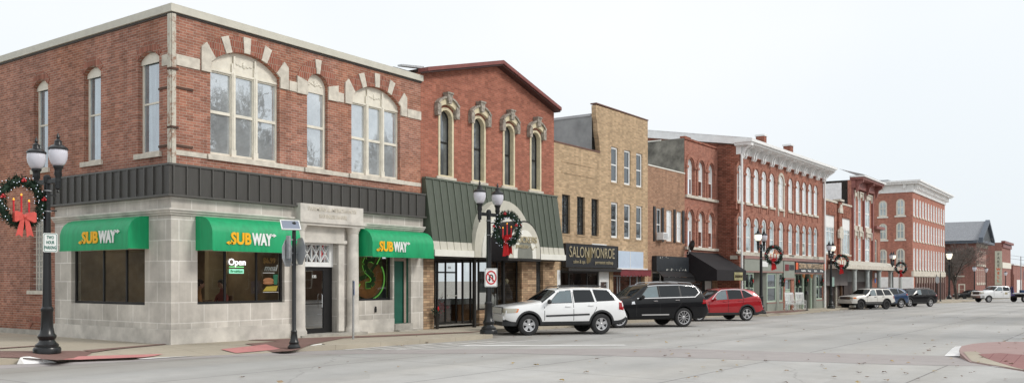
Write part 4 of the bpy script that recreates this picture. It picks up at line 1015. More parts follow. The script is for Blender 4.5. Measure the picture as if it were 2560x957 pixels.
mb = MB(); A6.box(mb, uc_+.08, uc_+.55, -.175, -.161, 2.50, 3.0); A6.box(mb, ud-.45, ud+.02, -.175, -.161, 2.50, 3.0); mb.build('orange_field', M['orange'], sgn)
text('CENTRAL PARK COFFEEHOUSE', .52, flat('sign_cream_letter', (.78,.60,.42)), A6, uc_+.7, -.18, 2.60, sgn, width=ud-uc_-1.3, bold=.0)
for k, s_ in enumerate(('Sandwiches', 'Soups', 'Salads', 'Pie')): text(s_, .20, M['whitel'], A6, uc_+1.2+k*1.45, -.18, 2.37, sgn, width=.7 if k else 1.0, bold=.006)
mb = MB(); A6.box(mb, ub_+.25, ub_+1.0, -.135, -.122, 2.40, 2.84); mb.build('small_maroon_sign', M['maroon'], b6); mb = MB(); A6.box(mb, ub_+1.12, uc_-.2, -.135, -.122, 2.45, 2.82); mb.build('small_dark_sign', M['signblack'], b6)
f6(u6(1900), u6(1916), 2.62, 2.98, 'whitef', -.10, -.081, 'small_white_sign')
lo = -.95
def bay(a, b_, d, riser=.62, bars=(), top=2.24, hb=1.25):
    if riser: 
        f6(a, b_, lo, .18, 'sage', d-.03, d+.2, 'stall_riser'); f6(a, b_, .18, .26, 'pinkbrown', d-.05, d+.2, 'trim_board')
        o = shopwin(A6, a, b_, .26, top, d, bars, b6, fm='mint', hbars=(hb,), fw=.12, gm='g_dark', bw=.09)
    else: o = shopwin(A6, a, b_, lo+.25, top, d, bars, b6, fm='mint', hbars=(1.5,), fw=.14, gm='g_dark', name='shop_door')
    return o
bay(u6(1862), u6(1884), 0, bars=(u6(1873),)); bay(u6(1884)+.05, u6(1906), 1.0, 0); 
mb = MB(); mb.add([A6(u6(1906), 1.0, lo), A6(u6(1917), 0.0, lo), A6(u6(1917), 0, 2.24), A6(u6(1906), 1.0, 2.24)], [(0,1,2,3)]); mb.build('angled_panel', M['sage'], b6)
bay(u6(1917), u6(1940), 0); f6(u6(1940), u6(1947), lo, 2.24, 'sage', -.03, .1, 'pilaster'); bay(u6(1947), u6(1957), 0)
f6(u6(1957), u6(1961), lo, 1.8, 'brick5', -.05, .2, 'brick_pier'); f6(u6(1977), u6(1984), lo, 1.8, 'brick5', -.05, .2, 'brick_pier')
shopwin(A6, u6(1961), u6(1977), 1.05, 1.8, .05, (), b6, fm='mint', gm='g_grey', name='transom'); shopwin(A6, u6(1961), u6(1977), lo+.3, 1.03, .05, (), b6, fm='mint', gm='g_far', fw=.22, name='shop_door')
bay(u6(1985), u6(1992), .1); bay(u6(1993), u6(2034), .7, bars=(u6(2004), u6(2020))); f6(u6(2034), u6(2040), lo, 2.2, 'sage', -.02, .6, 'pilaster'); bay(u6(2040), u6(2058), .0, bars=(u6(2047),))
for px in (2004, 2024):
    u = u6(px); mb = MB(); p = A6(u, -.08, 0); mb.lathe([(.14,-1.0-Z6),(.14,-.55-Z6),(.09,-.5-Z6),(.07,1.75-Z6),(.10,1.8-Z6),(.15,2.15-Z6),(.17,2.2-Z6)], (p[0], p[1], 0), 12); mb.build('iron_column', M['mint'], b6, smooth=40)
    mb = MB(); mb.lathe([(.09,1.86-Z6),(.13,2.0-Z6),(.16,2.18-Z6)], (p[0], p[1]-.02, 0), 12); mb.build('column_capital', flat('ochre_capital', (.42,.17,.06)), b6)
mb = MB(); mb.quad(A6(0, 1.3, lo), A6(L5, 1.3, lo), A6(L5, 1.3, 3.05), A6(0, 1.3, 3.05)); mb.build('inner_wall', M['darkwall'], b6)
f6(0, .32, lo, 3.05, 'brick5s', -.001, .3, 'brick_pier'); f6(L5-.25, L5, lo, 3.05, 'brick5', -.001, .3, 'brick_pier')

# =====================================================================  low brick building with stone pilaster
Y7 = 19.3; X8 = 77.5; Z7 = zs(69.1)
b7 = thing('low_brick_shop', 'low two storey red brick shop with a stone topped pilaster between two white windows', 'building', (69.15, Y7, Z7)); A7 = Face(b7, -69.15, 0, 0, Z7)
X69 = 69.15
W7 = [(onY(2060, Y7), onY(2086.5, Y7)), (onY(2106, Y7), onY(2125.5, Y7))]
def z7(px, py, Y=Y7): return hY(px, py, Y)
sv, tv = z7(2095, 634), z7(2070, 565)
mb = MB(); A7.panel(mb, rect(X69, X8, 2.6, 8.0), [rect(a, c, sv, tv+.9) for a, c in W7], 0, .15, edge=.3); mb.build('wall', M['brick5'], b7)
for a, c in W7:
    n_ = 4; window(A7, a, c, sv, tv, None, .06, .08, 'whitef', 'g_far', cols=(.25, .5, .75), rows=(.82,), bw=.07, sill=(.12, .1, .08))
    mb = MB(); A7.box(mb, a, c, .05, .15, tv, tv+.9); mb.build('white_head_panel', M['white'], b7)
    mb = MB(); A7.box(mb, a-.1, c+.1, -.05, 0, tv+.9, tv+1.9)
    for v in (0, .2, .4): A7.box(mb, a-.12, c+.12, -.07, -.05, tv+1.0+v, tv+1.1+v)
    mb.build('brick_panel', M['brick5s'], b7)
pu = onY(2096, Y7)
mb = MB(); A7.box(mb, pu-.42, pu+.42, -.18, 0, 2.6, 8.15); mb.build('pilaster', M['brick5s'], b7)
mb = MB(); mb.prism([(pu-.5, 7.2), (pu+.5, 7.2), (pu+.45, 7.5), (pu+.2, 7.9), (pu-.2, 7.9), (pu-.45, 7.5)], A7, -.26, -.1); A7.box(mb, pu-.6, pu+.6, -.32, .3, 8.15, 8.3)
mb.prism([(pu-.6, 5.15), (pu+.6, 5.15), (pu+.6, 5.7), (pu+.2, 6.1), (pu-.2, 6.1), (pu-.6, 5.7)], A7, -.27, -.1); A7.box(mb, pu-.14, pu+.14, -.25, -.181, 2.9, 5.2); mb.build('pilaster_stone', M['stone'], b7)
mb = MB(); A7.box(mb, X69, X8, -.08, .3, 7.95, 8.1); mb.build('coping', M['stone'], b7)
mb = MB(); mb.quad(A7(X69, .2, 7.6), A7(X8, .2, 7.6), A7(X8, 15, 7.6), A7(X69, 15, 7.6)); mb.build('roof', M['roof'], b7)
mb = MB(); A7.box(mb, X69, X8, .7, .9, -1.2, 2.6); mb.build('shopfront', flat('dark_brown_shopfront', (.05,.03,.025)), b7)
mb = MB(); A7.box(mb, X69+.2, X8, .3, .5, 1.3, 2.6); mb.build('grey_board', flat('grey_brown_board', (.22,.19,.18)), b7)
for k in range(5): mb = MB(); A7.box(mb, X69+1+k*1.6, X69+1.2+k*1.6, .55, .69, -1.2, 1.3); mb.build('shopfront_post', M['cream' if k % 2 else 'wood'], b7)
# metal shed behind / party wall
sh = thing('metal_side_wall', 'pale corrugated metal wall rising above the low brick shop roof', 'wall', (X8, Y7+.8, 7.0))
mb = MB(); mb.box(-.02, .0, 0, 16, 0, 3.1)
for k in range(40): mb.box(-.05, -.02, .4*k, .4*k+.04, 0, 3.1)
mb.build('metal_sheet', flat('white_corrugated', (.92,.93,.93)), sh)

# =====================================================================  ornate Italianate shop
X9 = 85.0; Z8 = zs(X8)
M['hazemaroon'] = flat('hazed_maroon_paint', (.27,.10,.085), .6, var=.15)  # maroon paled to put distance haze into the colour
b8 = thing('ornate_cornice_shop', 'red brick shop with heavy dark red bracketed cornice and carved stone window heads', 'building', (X8+.02, Y7, Z8)); A8 = Face(b8, -(X8+.02), 0, 0, Z8)
cs = [(onY(p0, Y7), onY(p1, Y7)) for p0, p1 in ((2127.5, 2135), (2140, 2149.5), (2158, 2171))]
cs = [(78.2, 79.0), (79.9, 80.8), (82.3, 84.0)]
ho = [rect(a, c, v0, v1) for a, c in cs for v0, v1 in ((3.35, 5.6), (6.45, 9.0))]
mb = MB(); A8.panel(mb, rect(X8+.02, X9, 2.6, 10.3), ho, 0, .2, edge=.3); mb.build('wall', M['brick7'], b8)
for a, c in cs:
    for v0, v1 in ((3.35, 5.6), (6.45, 9.0)):
        window(A8, a, c, v0, v1, None, .02, .16, 'whitef', 'g_far', cols=(.5,) if c-a > 1.2 else (), rows=(.5,), bw=.14 if c-a > 1.2 else .07)
        mb = MB(); A8.box(mb, a-.15, c+.15, -.12, 0, v1, v1+.35); A8.box(mb, a-.22, c+.22, -.2, 0, v1+.35, v1+.45)
        for e in (a-.1, c+.1): A8.box(mb, e-.09, e+.09, -.2, -.12, v1-.25, v1+.34)
        mb.build('carved_head', M['stone'], b8)
        mb = MB(); A8.box(mb, a-.15, c+.15, -.12, 0, v0-.45, v0-.002); mb.build('carved_apron', M['stone'], b8)
for u in (X8+.25, 81.5, X9-.25): mb = MB(); A8.box(mb, u-.16, u+.16, -.16, 0, 2.6, 9.6); mb.build('pilaster', M['hazemaroon'], b8)
mb = MB(); A8.box(mb, X8-.1, X9+.2, -1.0, .1, 10.3, 10.5); A8.box(mb, X8, X9+.1, -.35, .0, 9.6, 10.3); mb.build('dark_red_cornice', M['hazemaroon'], b8)
mb = MB(); A8.box(mb, X8-.2, X9+.35, -1.15, .1, 10.5, 10.62); mb.quad(A8(X8-.2, -1.15, 10.64), A8(X9+.35, -1.15, 10.64), A8(X9+.35, 1.0, 11.3), A8(X8-.2, 1.0, 11.3)); mb.build('white_metal_eave', M['white'], b8)
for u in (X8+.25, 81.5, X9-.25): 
    m = MB(); m.prism([(-.35, 10.29), (-.95, 10.29), (-.95, 10.1), (-.6, 9.9), (-.5, 9.4), (-.35, 9.2)], lambda a, d, v: A8(u+d, a, v), -.13, .13); m.build('cornice_bracket', M['hazemaroon'], b8)
mb = MB(); mb.quad(A8(X8, .0, 10.3), A8(X9, .0, 10.3), A8(X9, 15, 10.3), A8(X8, 15, 10.3)); mb.quad(A8(X9, 0, -1.2), A8(X9, 15, -1.2), A8(X9, 15, 10.3), A8(X9, 0, 10.3)); mb.build('roof', M['roof'], b8)
mb = MB(); A8.box(mb, X8+.02, X9, .6, .9, -1.2, 2.6); mb.build('shopfront', flat('brown_shopfront', (.06,.04,.035)), b8)
mb = MB(); A8.box(mb, X8+.02, X9+.01, .55, .59, 1.6, 2.55); mb.build('grey_signboard', flat('grey_signboard_paint', (.25,.25,.24)), b8)
X10 = 88.2
b9 = thing('slim_end_building', 'slim two storey brick end building with one tall white window', 'building', (X9+.02, Y7, zs(X9))); A9 = Face(b9, -(X9+.02), 0, 0, zs(X9))
mb = MB(); A9.panel(mb, rect(X9+.02, X10, -1.2, 6.6), [rect(86.0, 87.0, 2.95, 5.55)], 0, .2, edge=.3); mb.quad(A9(X10, 0, -1.2), A9(X10, 12, -1.2), A9(X10, 12, 6.6), A9(X10, 0, 6.6)); mb.build('wall', M['brick5'], b9)
window(A9, 86.0, 87.0, 2.95, 5.55, None, .08, .15, 'cream', 'g_grey', rows=(.5,))
mb = MB(); A9.box(mb, X9, X10+.15, -.4, .1, 6.5, 6.75); mb.build('cornice', M['hazemaroon'], b9)
mb = MB(); A9.box(mb, X9+.02, X10, -.05, 12, 6.60, 6.7); mb.build('roof', M['roof'], b9)

# =====================================================================  porch canopy over the pavement
pc = thing('pavement_canopy', 'long flat canopy on round pale columns over the pavement before the low shops', 'canopy', (70.3, 18.4, zs(70)))
PA = Face(pc, -70.3, -18.4+0, 0, zs(70))
def PW(u, y, v): return (u-70.3, y-18.4, v-zs(70))
YF = 18.25; zt = hY(2150, 663, YF)
x0, x1_ = 70.2, 91.5
mb = MB(); mb.add([PW(x0, YF, zt), PW(x1_, YF, zt-.05), PW(x1_, 19.2, zt+.42), PW(x0, 19.2, zt+.45)], [(0,1,2,3)]); mb.build('canopy_roof', M['beige'], pc)
mb = MB(); mb.box(x0-70.3, x1_-70.3, YF-18.4-.06, YF-18.4, zt-.32-zs(70), zt-zs(70)+.02); mb.box(x0-70.3, x0-70.3+.06, YF-18.4, .8, zt-.32-zs(70), zt-zs(70)+.01); mb.build('fascia', M['stone'], pc)
mb = MB(); mb.box(x0-70.24, x1_-70.3, YF-18.4+.002, .8, zt-.36-zs(70), zt-.3-zs(70)); mb.build('soffit', flat('brown_grey_soffit', (.09,.075,.06)), pc)
for px in (2136, 2168, 2198, 2225.5, 2251):
    Xc = onY(px, YF+.25)
    mb = MB(); mb.lathe([(.22, zg(Xc)-zs(70)), (.22, zg(Xc)+.3-zs(70)), (.19, zg(Xc)+.32-zs(70)), (.17, zt-.5-zs(70)), (.22, zt-.45-zs(70)), (.22, zt-.32-zs(70))], (Xc-70.3, YF+.25-18.4, 0), 14); mb.build('column', flat('pale_column', (.50,.53,.51)) if px == 2136 else bpy.data.materials['pale_column'], pc, smooth=40)

# =====================================================================  four storey corner block beyond the side street
X11 = 112.5; X12 = 135.0; Y11 = 21.0; Z11 = zs(X11)
b10 = thing('four_storey_corner_block', 'four storey orange red brick corner block with deep white cornice and rows of arched windows', 'building', (X11, Y11, Z11))
A10 = Face(b10, -X11, 0, 0, Z11); S10 = Face(b10, 0, 0, R(-90), Z11)
TZ = hY(2289, 455, 21.0)
r10 = [(hY(2281, 555, 21)+0, 0)]
def zz(y): return CZ + (HY-y)/F*(21/ray(2281)[1])
rows10 = [(zz(537), zz(495)), (zz(598), zz(550)), (zz(674), zz(617))]   # facade rows at the corner column
rows10 = [(zz(538)-.0, zz(494)), (zz(600), zz(553)), (zz(674), zz(619))]
nW = 12; fw_ = (X12-X11)/nW
ho = []
for v0, v1 in rows10:
    for k in range(nW):
        a = X11+fw_*(k+.5); ho.append(arch(a-.42, a+.42, v0, v1-.42, v1, 8))
mb = MB(); A10.panel(mb, rect(X11, X12, 3.0, TZ-1.0), ho, 0, .25); mb.build('wall', M['brick7'], b10)
for v0, v1 in rows10:
    for k in range(nW):
        a = X11+fw_*(k+.5); window(A10, a-.42, a+.42, v0, v1, v1-.42, -.01, .15, 'whitef', 'g_white', rows=(.5,), bw=.08, sill=(.15, .1, .08))
# side wall
def sv10(px): return -(onX(px, X11)-Y11)
def zx(px, py): return CZ + (HY-py)/F*(X11/ray(px)[0])
sw = []
for (p0, p1, rws) in ((2196.5, 2217.5, ((541, 500.5), (599, 558), (672, 622))), (2240, 2262, ((538, 496), (597.5, 554.5), (673, 620)))):
    for (yb, yt) in rws: sw.append((sv10(p0), sv10(p1), zx(p1, yb), zx(p1, yt)))
SU = -26
mb = MB(); S10.panel(mb, [(SU, -1.5), (0, -1.5), (0, TZ-1.0), (SU, TZ-1.0)], [arch(a, c, v0, v1-(c-a)*.42, v1, 12) for a, c, v0, v1 in sw], 0, .25); mb.build('side_wall', M['brick7'], b10)
for a, c, v0, v1 in sw:
    window(S10, a, c, v0, v1, v1-(c-a)*.42, .06, .17, 'cream', 'g_far', cols=(.5,), rows=(.5,), bw=.09, sill=(.18, .15, .10), sm='offwhite')
mb = MB(); A10.box(mb, X11-.15, X12+.15, -.15, .2, TZ-1.35, TZ-.45); S10.box(mb, SU, -.2, -.15, .2, TZ-1.35, TZ-.45)
A10.box(mb, X11-.85, X12+.85, -.85, .2, TZ-.42, TZ-.2); S10.box(mb, SU, -.2, -.85, .2, TZ-.42, TZ-.2); A10.box(mb, X11-1.05, X12+1.05, -1.05, .2, TZ-.2, TZ); S10.box(mb, SU, -.2, -1.05, .2, TZ-.2, TZ)
mb.build('white_cornice', M['white'], b10)
for k in range(26): mb = MB(); u = X11+.3+k*(X12-X11-.6)/25; A10.box(mb, u-.12, u+.12, -.55, -.15, TZ-1.0, TZ-.425); mb.build('cornice_bracket', M['white'], b10)
for k in range(8): mb = MB(); u = -.8-k*2.6; S10.box(mb, u-.14, u+.14, -.55, -.15, TZ-.9, TZ-.425); mb.build('cornice_bracket', M['white'], b10)
mb = MB(); mb.quad(A10(X11, .2, TZ-.05), A10(X12, .2, TZ-.05), A10(X12, 26, TZ-.05), A10(X11, 26, TZ-.05)); mb.quad(A10(X12, 0, -1), A10(X12, 26, -1), A10(X12, 26, TZ-1), A10(X12, 0, TZ-1)); mb.build('roof', M['roof'], b10)
for px in (2172, 2211):
    yy = onX(px, X11+3)-Y11; mb = MB(); mb.box(2.4, 3.6, yy-.6, yy+.6, TZ-Z11, TZ-Z11+.55); mb.build('roof_vent', M['galv'], b10)
mb = MB(); A10.box(mb, X11-.05, X12, -.12, .1, zz(690), zz(677)); mb.build('belt', M['stone'], b10)
mb = MB(); A10.box(mb, X11+1.5, X12, .05, .1, zz(697)-.5, zz(690)-.003); mb.build('shop_lintel', M['cream'], b10)
for k in range(13):
    u = X11+2.0+k*(X12-X11-2.3)/12; mb = MB(); A10.box(mb, u-.30, u+.30, -.1, .3, -1.5, zz(692)); mb.build('shopfront_pier', flat('weathered_brown', (.16,.085,.07)) if k == 0 else bpy.data.materials['weathered_brown'], b10)
mb = MB(); A10.box(mb, X11, X12, .5, .7, -1.5, zz(690)); mb.build('shopfront', M['darkwall'], b10)
mb = MB(); A10.box(mb, X11+.01, X11+1.6, .01, .3, -1.5, 3.0); mb.build('corner_pier', M['brick7'], b10)
mb = MB(); S10.box(mb, sv10(2180), sv10(2284)+0, -.35, -.01, zx(2280, 721), zx(2280, 692)); mb.build('white_signboard', M['white'], b10)
mb = MB(); S10.box(mb, sv10(2255), sv10(2281), -.06, -.01, -1.2, zx(2280, 722)); S10.box(mb, sv10(2233), sv10(2253), -.06, -.01, -1.2, zx(2280, 722)); mb.build('dark_shop_opening', M['darkwall'], b10)

# =====================================================================  far buildings
def far_block(name, label, cat, X, Yc, L, D, top, matn, wins, rot=0):
    z = zs(X); b = thing(name, label, cat, (X, Yc, z)); A = Face(b, -X, 0, 0, z); S = Face(b, 0, 0, R(-90), z)
    mb = MB(); A.panel(mb, rect(X, X+L, -2.5, top), [], 0, 0); S.panel(mb, rect(-D, 0, -2.5, top), [], 0, 0); mb.quad(A(X, 0, top), A(X+L, 0, top), A(X+L, D, top), A(X, D, top)); mb.build('wall', M[matn], b)
    return b, A, S
b11, A11, S11 = far_block('pedimented_brick_building', 'brick building with grey slate roof and dark pediment behind the bare tree', 'building', 165.0, 21.0, 14, 22, hY(2438, 607, 21), 'brick8', ())
t11 = hY(2438, 607, 21); pk = hY(2459, 568, 21)
mb = MB(); yc = 11; 
def B11(x, y, v): return (x-165.0, y, v-zs(165))
mb.add([B11(163.6, -1.2, t11+.4), B11(179, -1.2, t11+.4), B11(172, -1.2, pk+.9), B11(163.6, 23, t11+.4), B11(179, 23, t11+.4), B11(172, 23, pk+.9)], [(0,3,5,2), (1,2,5,4)]); mb.build('slate_roof', M['roofgrey'], b11)
mb = MB(); mb.add([B11(164.2, -.9, t11+.45), B11(178.5, -.9, t11+.45), B11(172, -.9, pk+.5)], [(0,1,2)]); mb.build('pediment', M['blackboard'], b11)
ed = flat('dark_blue_grey_trim', (.10,.12,.15))
mb = MB(); mb.prism([(163.4, t11), (179.2, t11), (179.2, t11+.42), (163.4, t11+.42)], lambda u, d, v: B11(u, d, v), -1.3, .2); mb.prism([(163.4, t11+.4), (172, pk+.6), (172, pk+1.1), (163.4, t11+.85)], lambda u, d, v: B11(u, d, v), -1.35, -.7); mb.prism([(179.2, t11+.4), (172, pk+.6), (172, pk+1.1), (179.2, t11+.85)], lambda u, d, v: B11(u, d, v), -1.35, -.7)
S11.box(mb, -22, 1.25, -1.2, .1, t11-.05, t11+.38); mb.build('eave', ed, b11)
def S11y(px): return -(onX(px, 165)-21)
for (p0, p1, y0_, y1_) in ((2391, 2408, 660, 625), (2391, 2408, 688, 668), (2396, 2413, 737, 709)):
    window(S11, S11y(p0), S11y(p1), CZ+(HY-y0_)/F*(165/ray(2400)[0]), CZ+(HY-y1_)/F*(165/ray(2400)[0]), None, -.02, .18, 'cream' if y0_ > 700 else 'brick8', 'g_dark', rows=(.5,), sill=(.25, .2, .1), name='window')
for k in range(5):
    for v0 in (1.2, 4.4): window(A11, 166.5+k*2.4, 167.7+k*2.4, v0, v0+2.4, None, -.02, .15, 'stone', 'g_grey', rows=(.5,), sill=(.3, .2, .1))
mb = MB(); 
for k in range(7): mb.prism([(166+k*1.9, t11-.6), (166.5+k*1.9, t11-.6), (166.5+k*1.9, t11-.1), (166+k*1.9, t11-.1)], lambda u, d, v: B11(u, d, v), -.4, 0)
mb.build('stone_bracket_row', M['stone'], b11)
b12, A12, S12 = far_block('painted_sign_building', 'red brick building with a tall white vertical sign on its side wall', 'building', 203.0, 21.0, 16, 25, hY(2506, 606, 21), 'brick8', ())
s12 = lambda px: -(onX(px, 203)-21)
tt = lambda px, py: CZ+(HY-py)/F*(203/ray(px)[0])
mb = MB(); A12.box(mb, 202.6, 219.3, -.6, .1, hY(2506, 608, 21), hY(2506, 602, 21)); A12.box(mb, 203, 219, -.25, 0, hY(2506, 618, 21), hY(2506, 609, 21)); mb.build('cornice', M['maroonp'], b12)
mb = MB(); A12.box(mb, 203.1, 219, -.12, 0, 4.2, 5.4); mb.build('pale_band', M['cream'], b12)
mb = MB(); S12.box(mb, s12(2487.5), s12(2505), -.2, -.02, tt(2496, 712), tt(2496, 627)); vs_ = mb.build('vertical_sign', flat('cream_sign', (.52,.52,.42)), b12)
hh = (tt(2496, 627)-tt(2496, 712))/9.0
for k, ch in enumerate('FAREWELL'): text(ch, hh*.95, M['grey_render2' if k < 4 else 'orange'], S12, (s12(2487.5)+s12(2505))/2, -.24, tt(2496, 627)-hh*(k+1.15), vs_, align='CENTER', bold=.02)
b13, A13, S13 = far_block('low_garage_building', 'low red brick garage building with white coping at the far end', 'building', 224.0, 21.0, 60, 30, hY(2524, 661, 21), 'brick8', ())
mb = MB(); A13.box(mb, 223.8, 284, -.2, .3, hY(2524, 661, 21), hY(2524, 658, 21)); mb.build('white_coping', M['whitef'], b13)
mb = MB(); A13.box(mb, 232, 243, -.05, 0, -2, 1.8); mb.build('garage_door', M['whitef'], b13); mb = MB(); A13.box(mb, 250, 262, -.05, 0, -2, 1.2); mb.build('shop_window', M['g_dark'], b13); mb = MB(); A13.box(mb, 248, 264, -.3, -.05, 2.0, 4.0); mb.build('pale_sign', M['bluepanel'], b13)
b14, A14, S14 = far_block('garage_annex', 'low brick annex with garage opening before the painted sign building', 'building', 219.5, 20.4, 4, 10, 3.0, 'brick8', ())
# =====================================================================  ground
def seg_dist(x, y, a, b_):
    ax, ay = a; bx, by = b_; l2 = (bx-ax)**2+(by-ay)**2; t = max(0, min(1, ((x-ax)*(bx-ax)+(y-ay)*(by-ay))/l2))
    return math.hypot(x-ax-t*(bx-ax), y-ay-t*(by-ay))
RAMPS = [((10.5, 19.35), (14.7, 17.9), 1.3), (ghit(2440, 905, 0), ghit(2640, 940, 0), 1.6), ((53.5, 17.2), (58.5, 17.2), 1.2)]
def zw(X, Y):
    k = 1.0
    for a, b_, w_ in RAMPS: k = min(k, seg_dist(X, Y, a, b_)/w_)
    return zg(X) + .008 + .122*k
# --- materials
def ground_mat(name, c, joints=None, jcol=(.16,.15,.14), st=.14, grit=90, tint=(.9,.86,.80)):
    m, nt, b = newmat(name); co = objco(nt)
    a = ramp(nt, noise(nt, co, .16, 5, .6), .3, .7, 1-st, 1+st)
    col = mixc(nt, 1.0, c, a, 'MULTIPLY')
    mp = N(nt, 'ShaderNodeMapping'); nt.links.new(co, mp.inputs['Vector']); mp.inputs['Scale'].default_value = (.06, .7, 1)
    col = mixc(nt, ramp(nt, noise(nt, mp.outputs['Vector'], 1.0, 5, .6), .45, .7, 0, .55), col, mixc(nt, 1.0, col, tint, 'MULTIPLY'))
    col = mixc(nt, 1.0, col, ramp(nt, noise(nt, co, 1.7, 7, .7), .3, .7, .93, 1.06), 'MULTIPLY')
    col = mixc(nt, 1.0, col, ramp(nt, noise(nt, co, grit, 3, .8), .25, .75, .86, 1.12), 'MULTIPLY')
    # small dark stains
    col = mixc(nt, ramp(nt, noise(nt, co, .9, 4, .5), .66, .74, 0, .22), col, (.20,.18,.16))
    if joints:
        sep = N(nt, 'ShaderNodeSeparateXYZ')
        nd = N(nt, 'ShaderNodeVectorMath', operation='ADD'); nn = N(nt, 'ShaderNodeTexNoise'); nn.inputs['Scale'].default_value = 1.2; nn.inputs['Detail'].default_value = 6
        nt.links.new(co, nn.inputs['Vector']); sc_ = N(nt, 'ShaderNodeVectorMath', operation='SCALE'); sc_.inputs['Scale'].default_value = .035
        nt.links.new(nn.outputs['Color'], sc_.inputs[0]); nt.links.new(co, nd.inputs[0]); nt.links.new(sc_.outputs[0], nd.inputs[1]); nt.links.new(nd.outputs[0], sep.inputs[0])
        for ax, per, off, w_ in joints:
            s = N(nt, 'ShaderNodeMath', operation='ADD'); nt.links.new(sep.outputs[ax], s.inputs[0]); s.inputs[1].default_value = -off+per*100
            mo = N(nt, 'ShaderNodeMath', operation='MODULO'); nt.links.new(s.outputs[0], mo.inputs[0]); mo.inputs[1].default_value = per
            li = ramp(nt, mo.outputs[0], w_*.6, w_, .75, 0)
            col = mixc(nt, li, col, jcol)
    if name == 'concrete_road':
        # sealed cracks and tyre-darkened lanes
        wn_ = N(nt, 'ShaderNodeTexNoise'); wn_.inputs['Scale'].default_value = .5; wn_.inputs['Detail'].default_value = 6; nt.links.new(co, wn_.inputs['Vector'])
        s3 = N(nt, 'ShaderNodeVectorMath', operation='SCALE'); s3.inputs['Scale'].default_value = 1.3; nt.links.new(wn_.outputs['Color'], s3.inputs[0])
        a3 = N(nt, 'ShaderNodeVectorMath', operation='ADD'); nt.links.new(co, a3.inputs[0]); nt.links.new(s3.outputs[0], a3.inputs[1])
        vo = N(nt, 'ShaderNodeTexVoronoi', feature='DISTANCE_TO_EDGE'); vo.inputs['Scale'].default_value = .11; nt.links.new(a3.outputs[0], vo.inputs['Vector'])
        col = mixc(nt, ramp(nt, vo.outputs['Distance'], .0012, .0026, .28, 0), col, (.17,.16,.15))
        sp2 = N(nt, 'ShaderNodeSeparateXYZ'); nt.links.new(co, sp2.inputs[0])
        wv = N(nt, 'ShaderNodeMath', operation='SINE'); mu_ = N(nt, 'ShaderNodeMath', operation='MULTIPLY'); nt.links.new(sp2.outputs['Y'], mu_.inputs[0]); mu_.inputs[1].default_value = 3.4; nt.links.new(mu_.outputs[0], wv.inputs[0])
        lane = ramp(nt, wv.outputs[0], -1, 1, .96, 1.035)
        col = mixc(nt, 1.0, col, lane, 'MULTIPLY')
        # dirt along the gutter, with contact shade at the kerb painted in
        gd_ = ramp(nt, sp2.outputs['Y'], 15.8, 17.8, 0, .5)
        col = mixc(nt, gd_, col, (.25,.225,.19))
        # greyer old patches
        vp = N(nt, 'ShaderNodeTexVoronoi'); vp.inputs['Scale'].default_value = .14; vp.distance = 'CHEBYCHEV'; nt.links.new(co, vp.inputs['Vector'])
        hs = N(nt, 'ShaderNodeSeparateColor'); nt.links.new(vp.outputs['Color'], hs.inputs[0])
        col = mixc(nt, 1.0, col, ramp(nt, hs.outputs[0], 0, 1, .93, 1.05), 'MULTIPLY')
    nt.links.new(col, b.inputs['Base Color']); b.inputs['Roughness'].default_value = .85; b.inputs['Specular IOR Level'].default_value = .3
    bump(nt, noise(nt, co, 40, 4), b, .25, .006)
    return m
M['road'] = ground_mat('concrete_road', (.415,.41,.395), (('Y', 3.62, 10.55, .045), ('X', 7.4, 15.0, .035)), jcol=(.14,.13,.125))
M['walk'] = ground_mat('tan_concrete_pavement', (.43,.385,.31), (('X', 1.6, 0.4, .02), ('Y', 1.6, .2, .02)), jcol=(.24,.21,.17))
M['paver'] = brick('red_brown_paver', (.20,.105,.085), (.155,.08,.068), (.13,.08,.07), bw=.2, rh=.1, ms=.006, stain=.2, dark=.12)
M['paver'] = ground_mat('red_brown_paving', (.215,.13,.112), (('X', .8, 0, .02),), jcol=(.10,.06,.05), tint=(1,1,1), st=.1)
M['mauve'] = ground_mat('dyed_crosswalk_concrete', (.365,.338,.328), (('X', 7.4, 15.0, .035),), st=.1, tint=(.96,.95,.95))
M['tactile'] = ground_mat('pink_red_tactile_pad', (.55,.24,.23), None, tint=(1,1,1), st=.08)
M['tactile2'] = ground_mat('dark_red_tactile_pad', (.31,.165,.155), (('X', .3, 0, .02), ('Y', .3, 0, .02)), jcol=(.15,.04,.04), tint=(1,1,1), st=.1)
M['rosepave'] = ground_mat('rose_paving', (.37,.262,.245), None, tint=(1,1,1), st=.08)
M['kerb'] = ground_mat('kerb_concrete', (.45,.40,.32), None)
M['wpaint'] = ground_mat('worn_white_road_paint', (.82,.82,.81), None, st=.05, tint=(.95,.94,.92))
M['wpaint2'] = ground_mat('faded_white_road_paint', (.62,.61,.59), None, st=.15, tint=(.9,.88,.86))
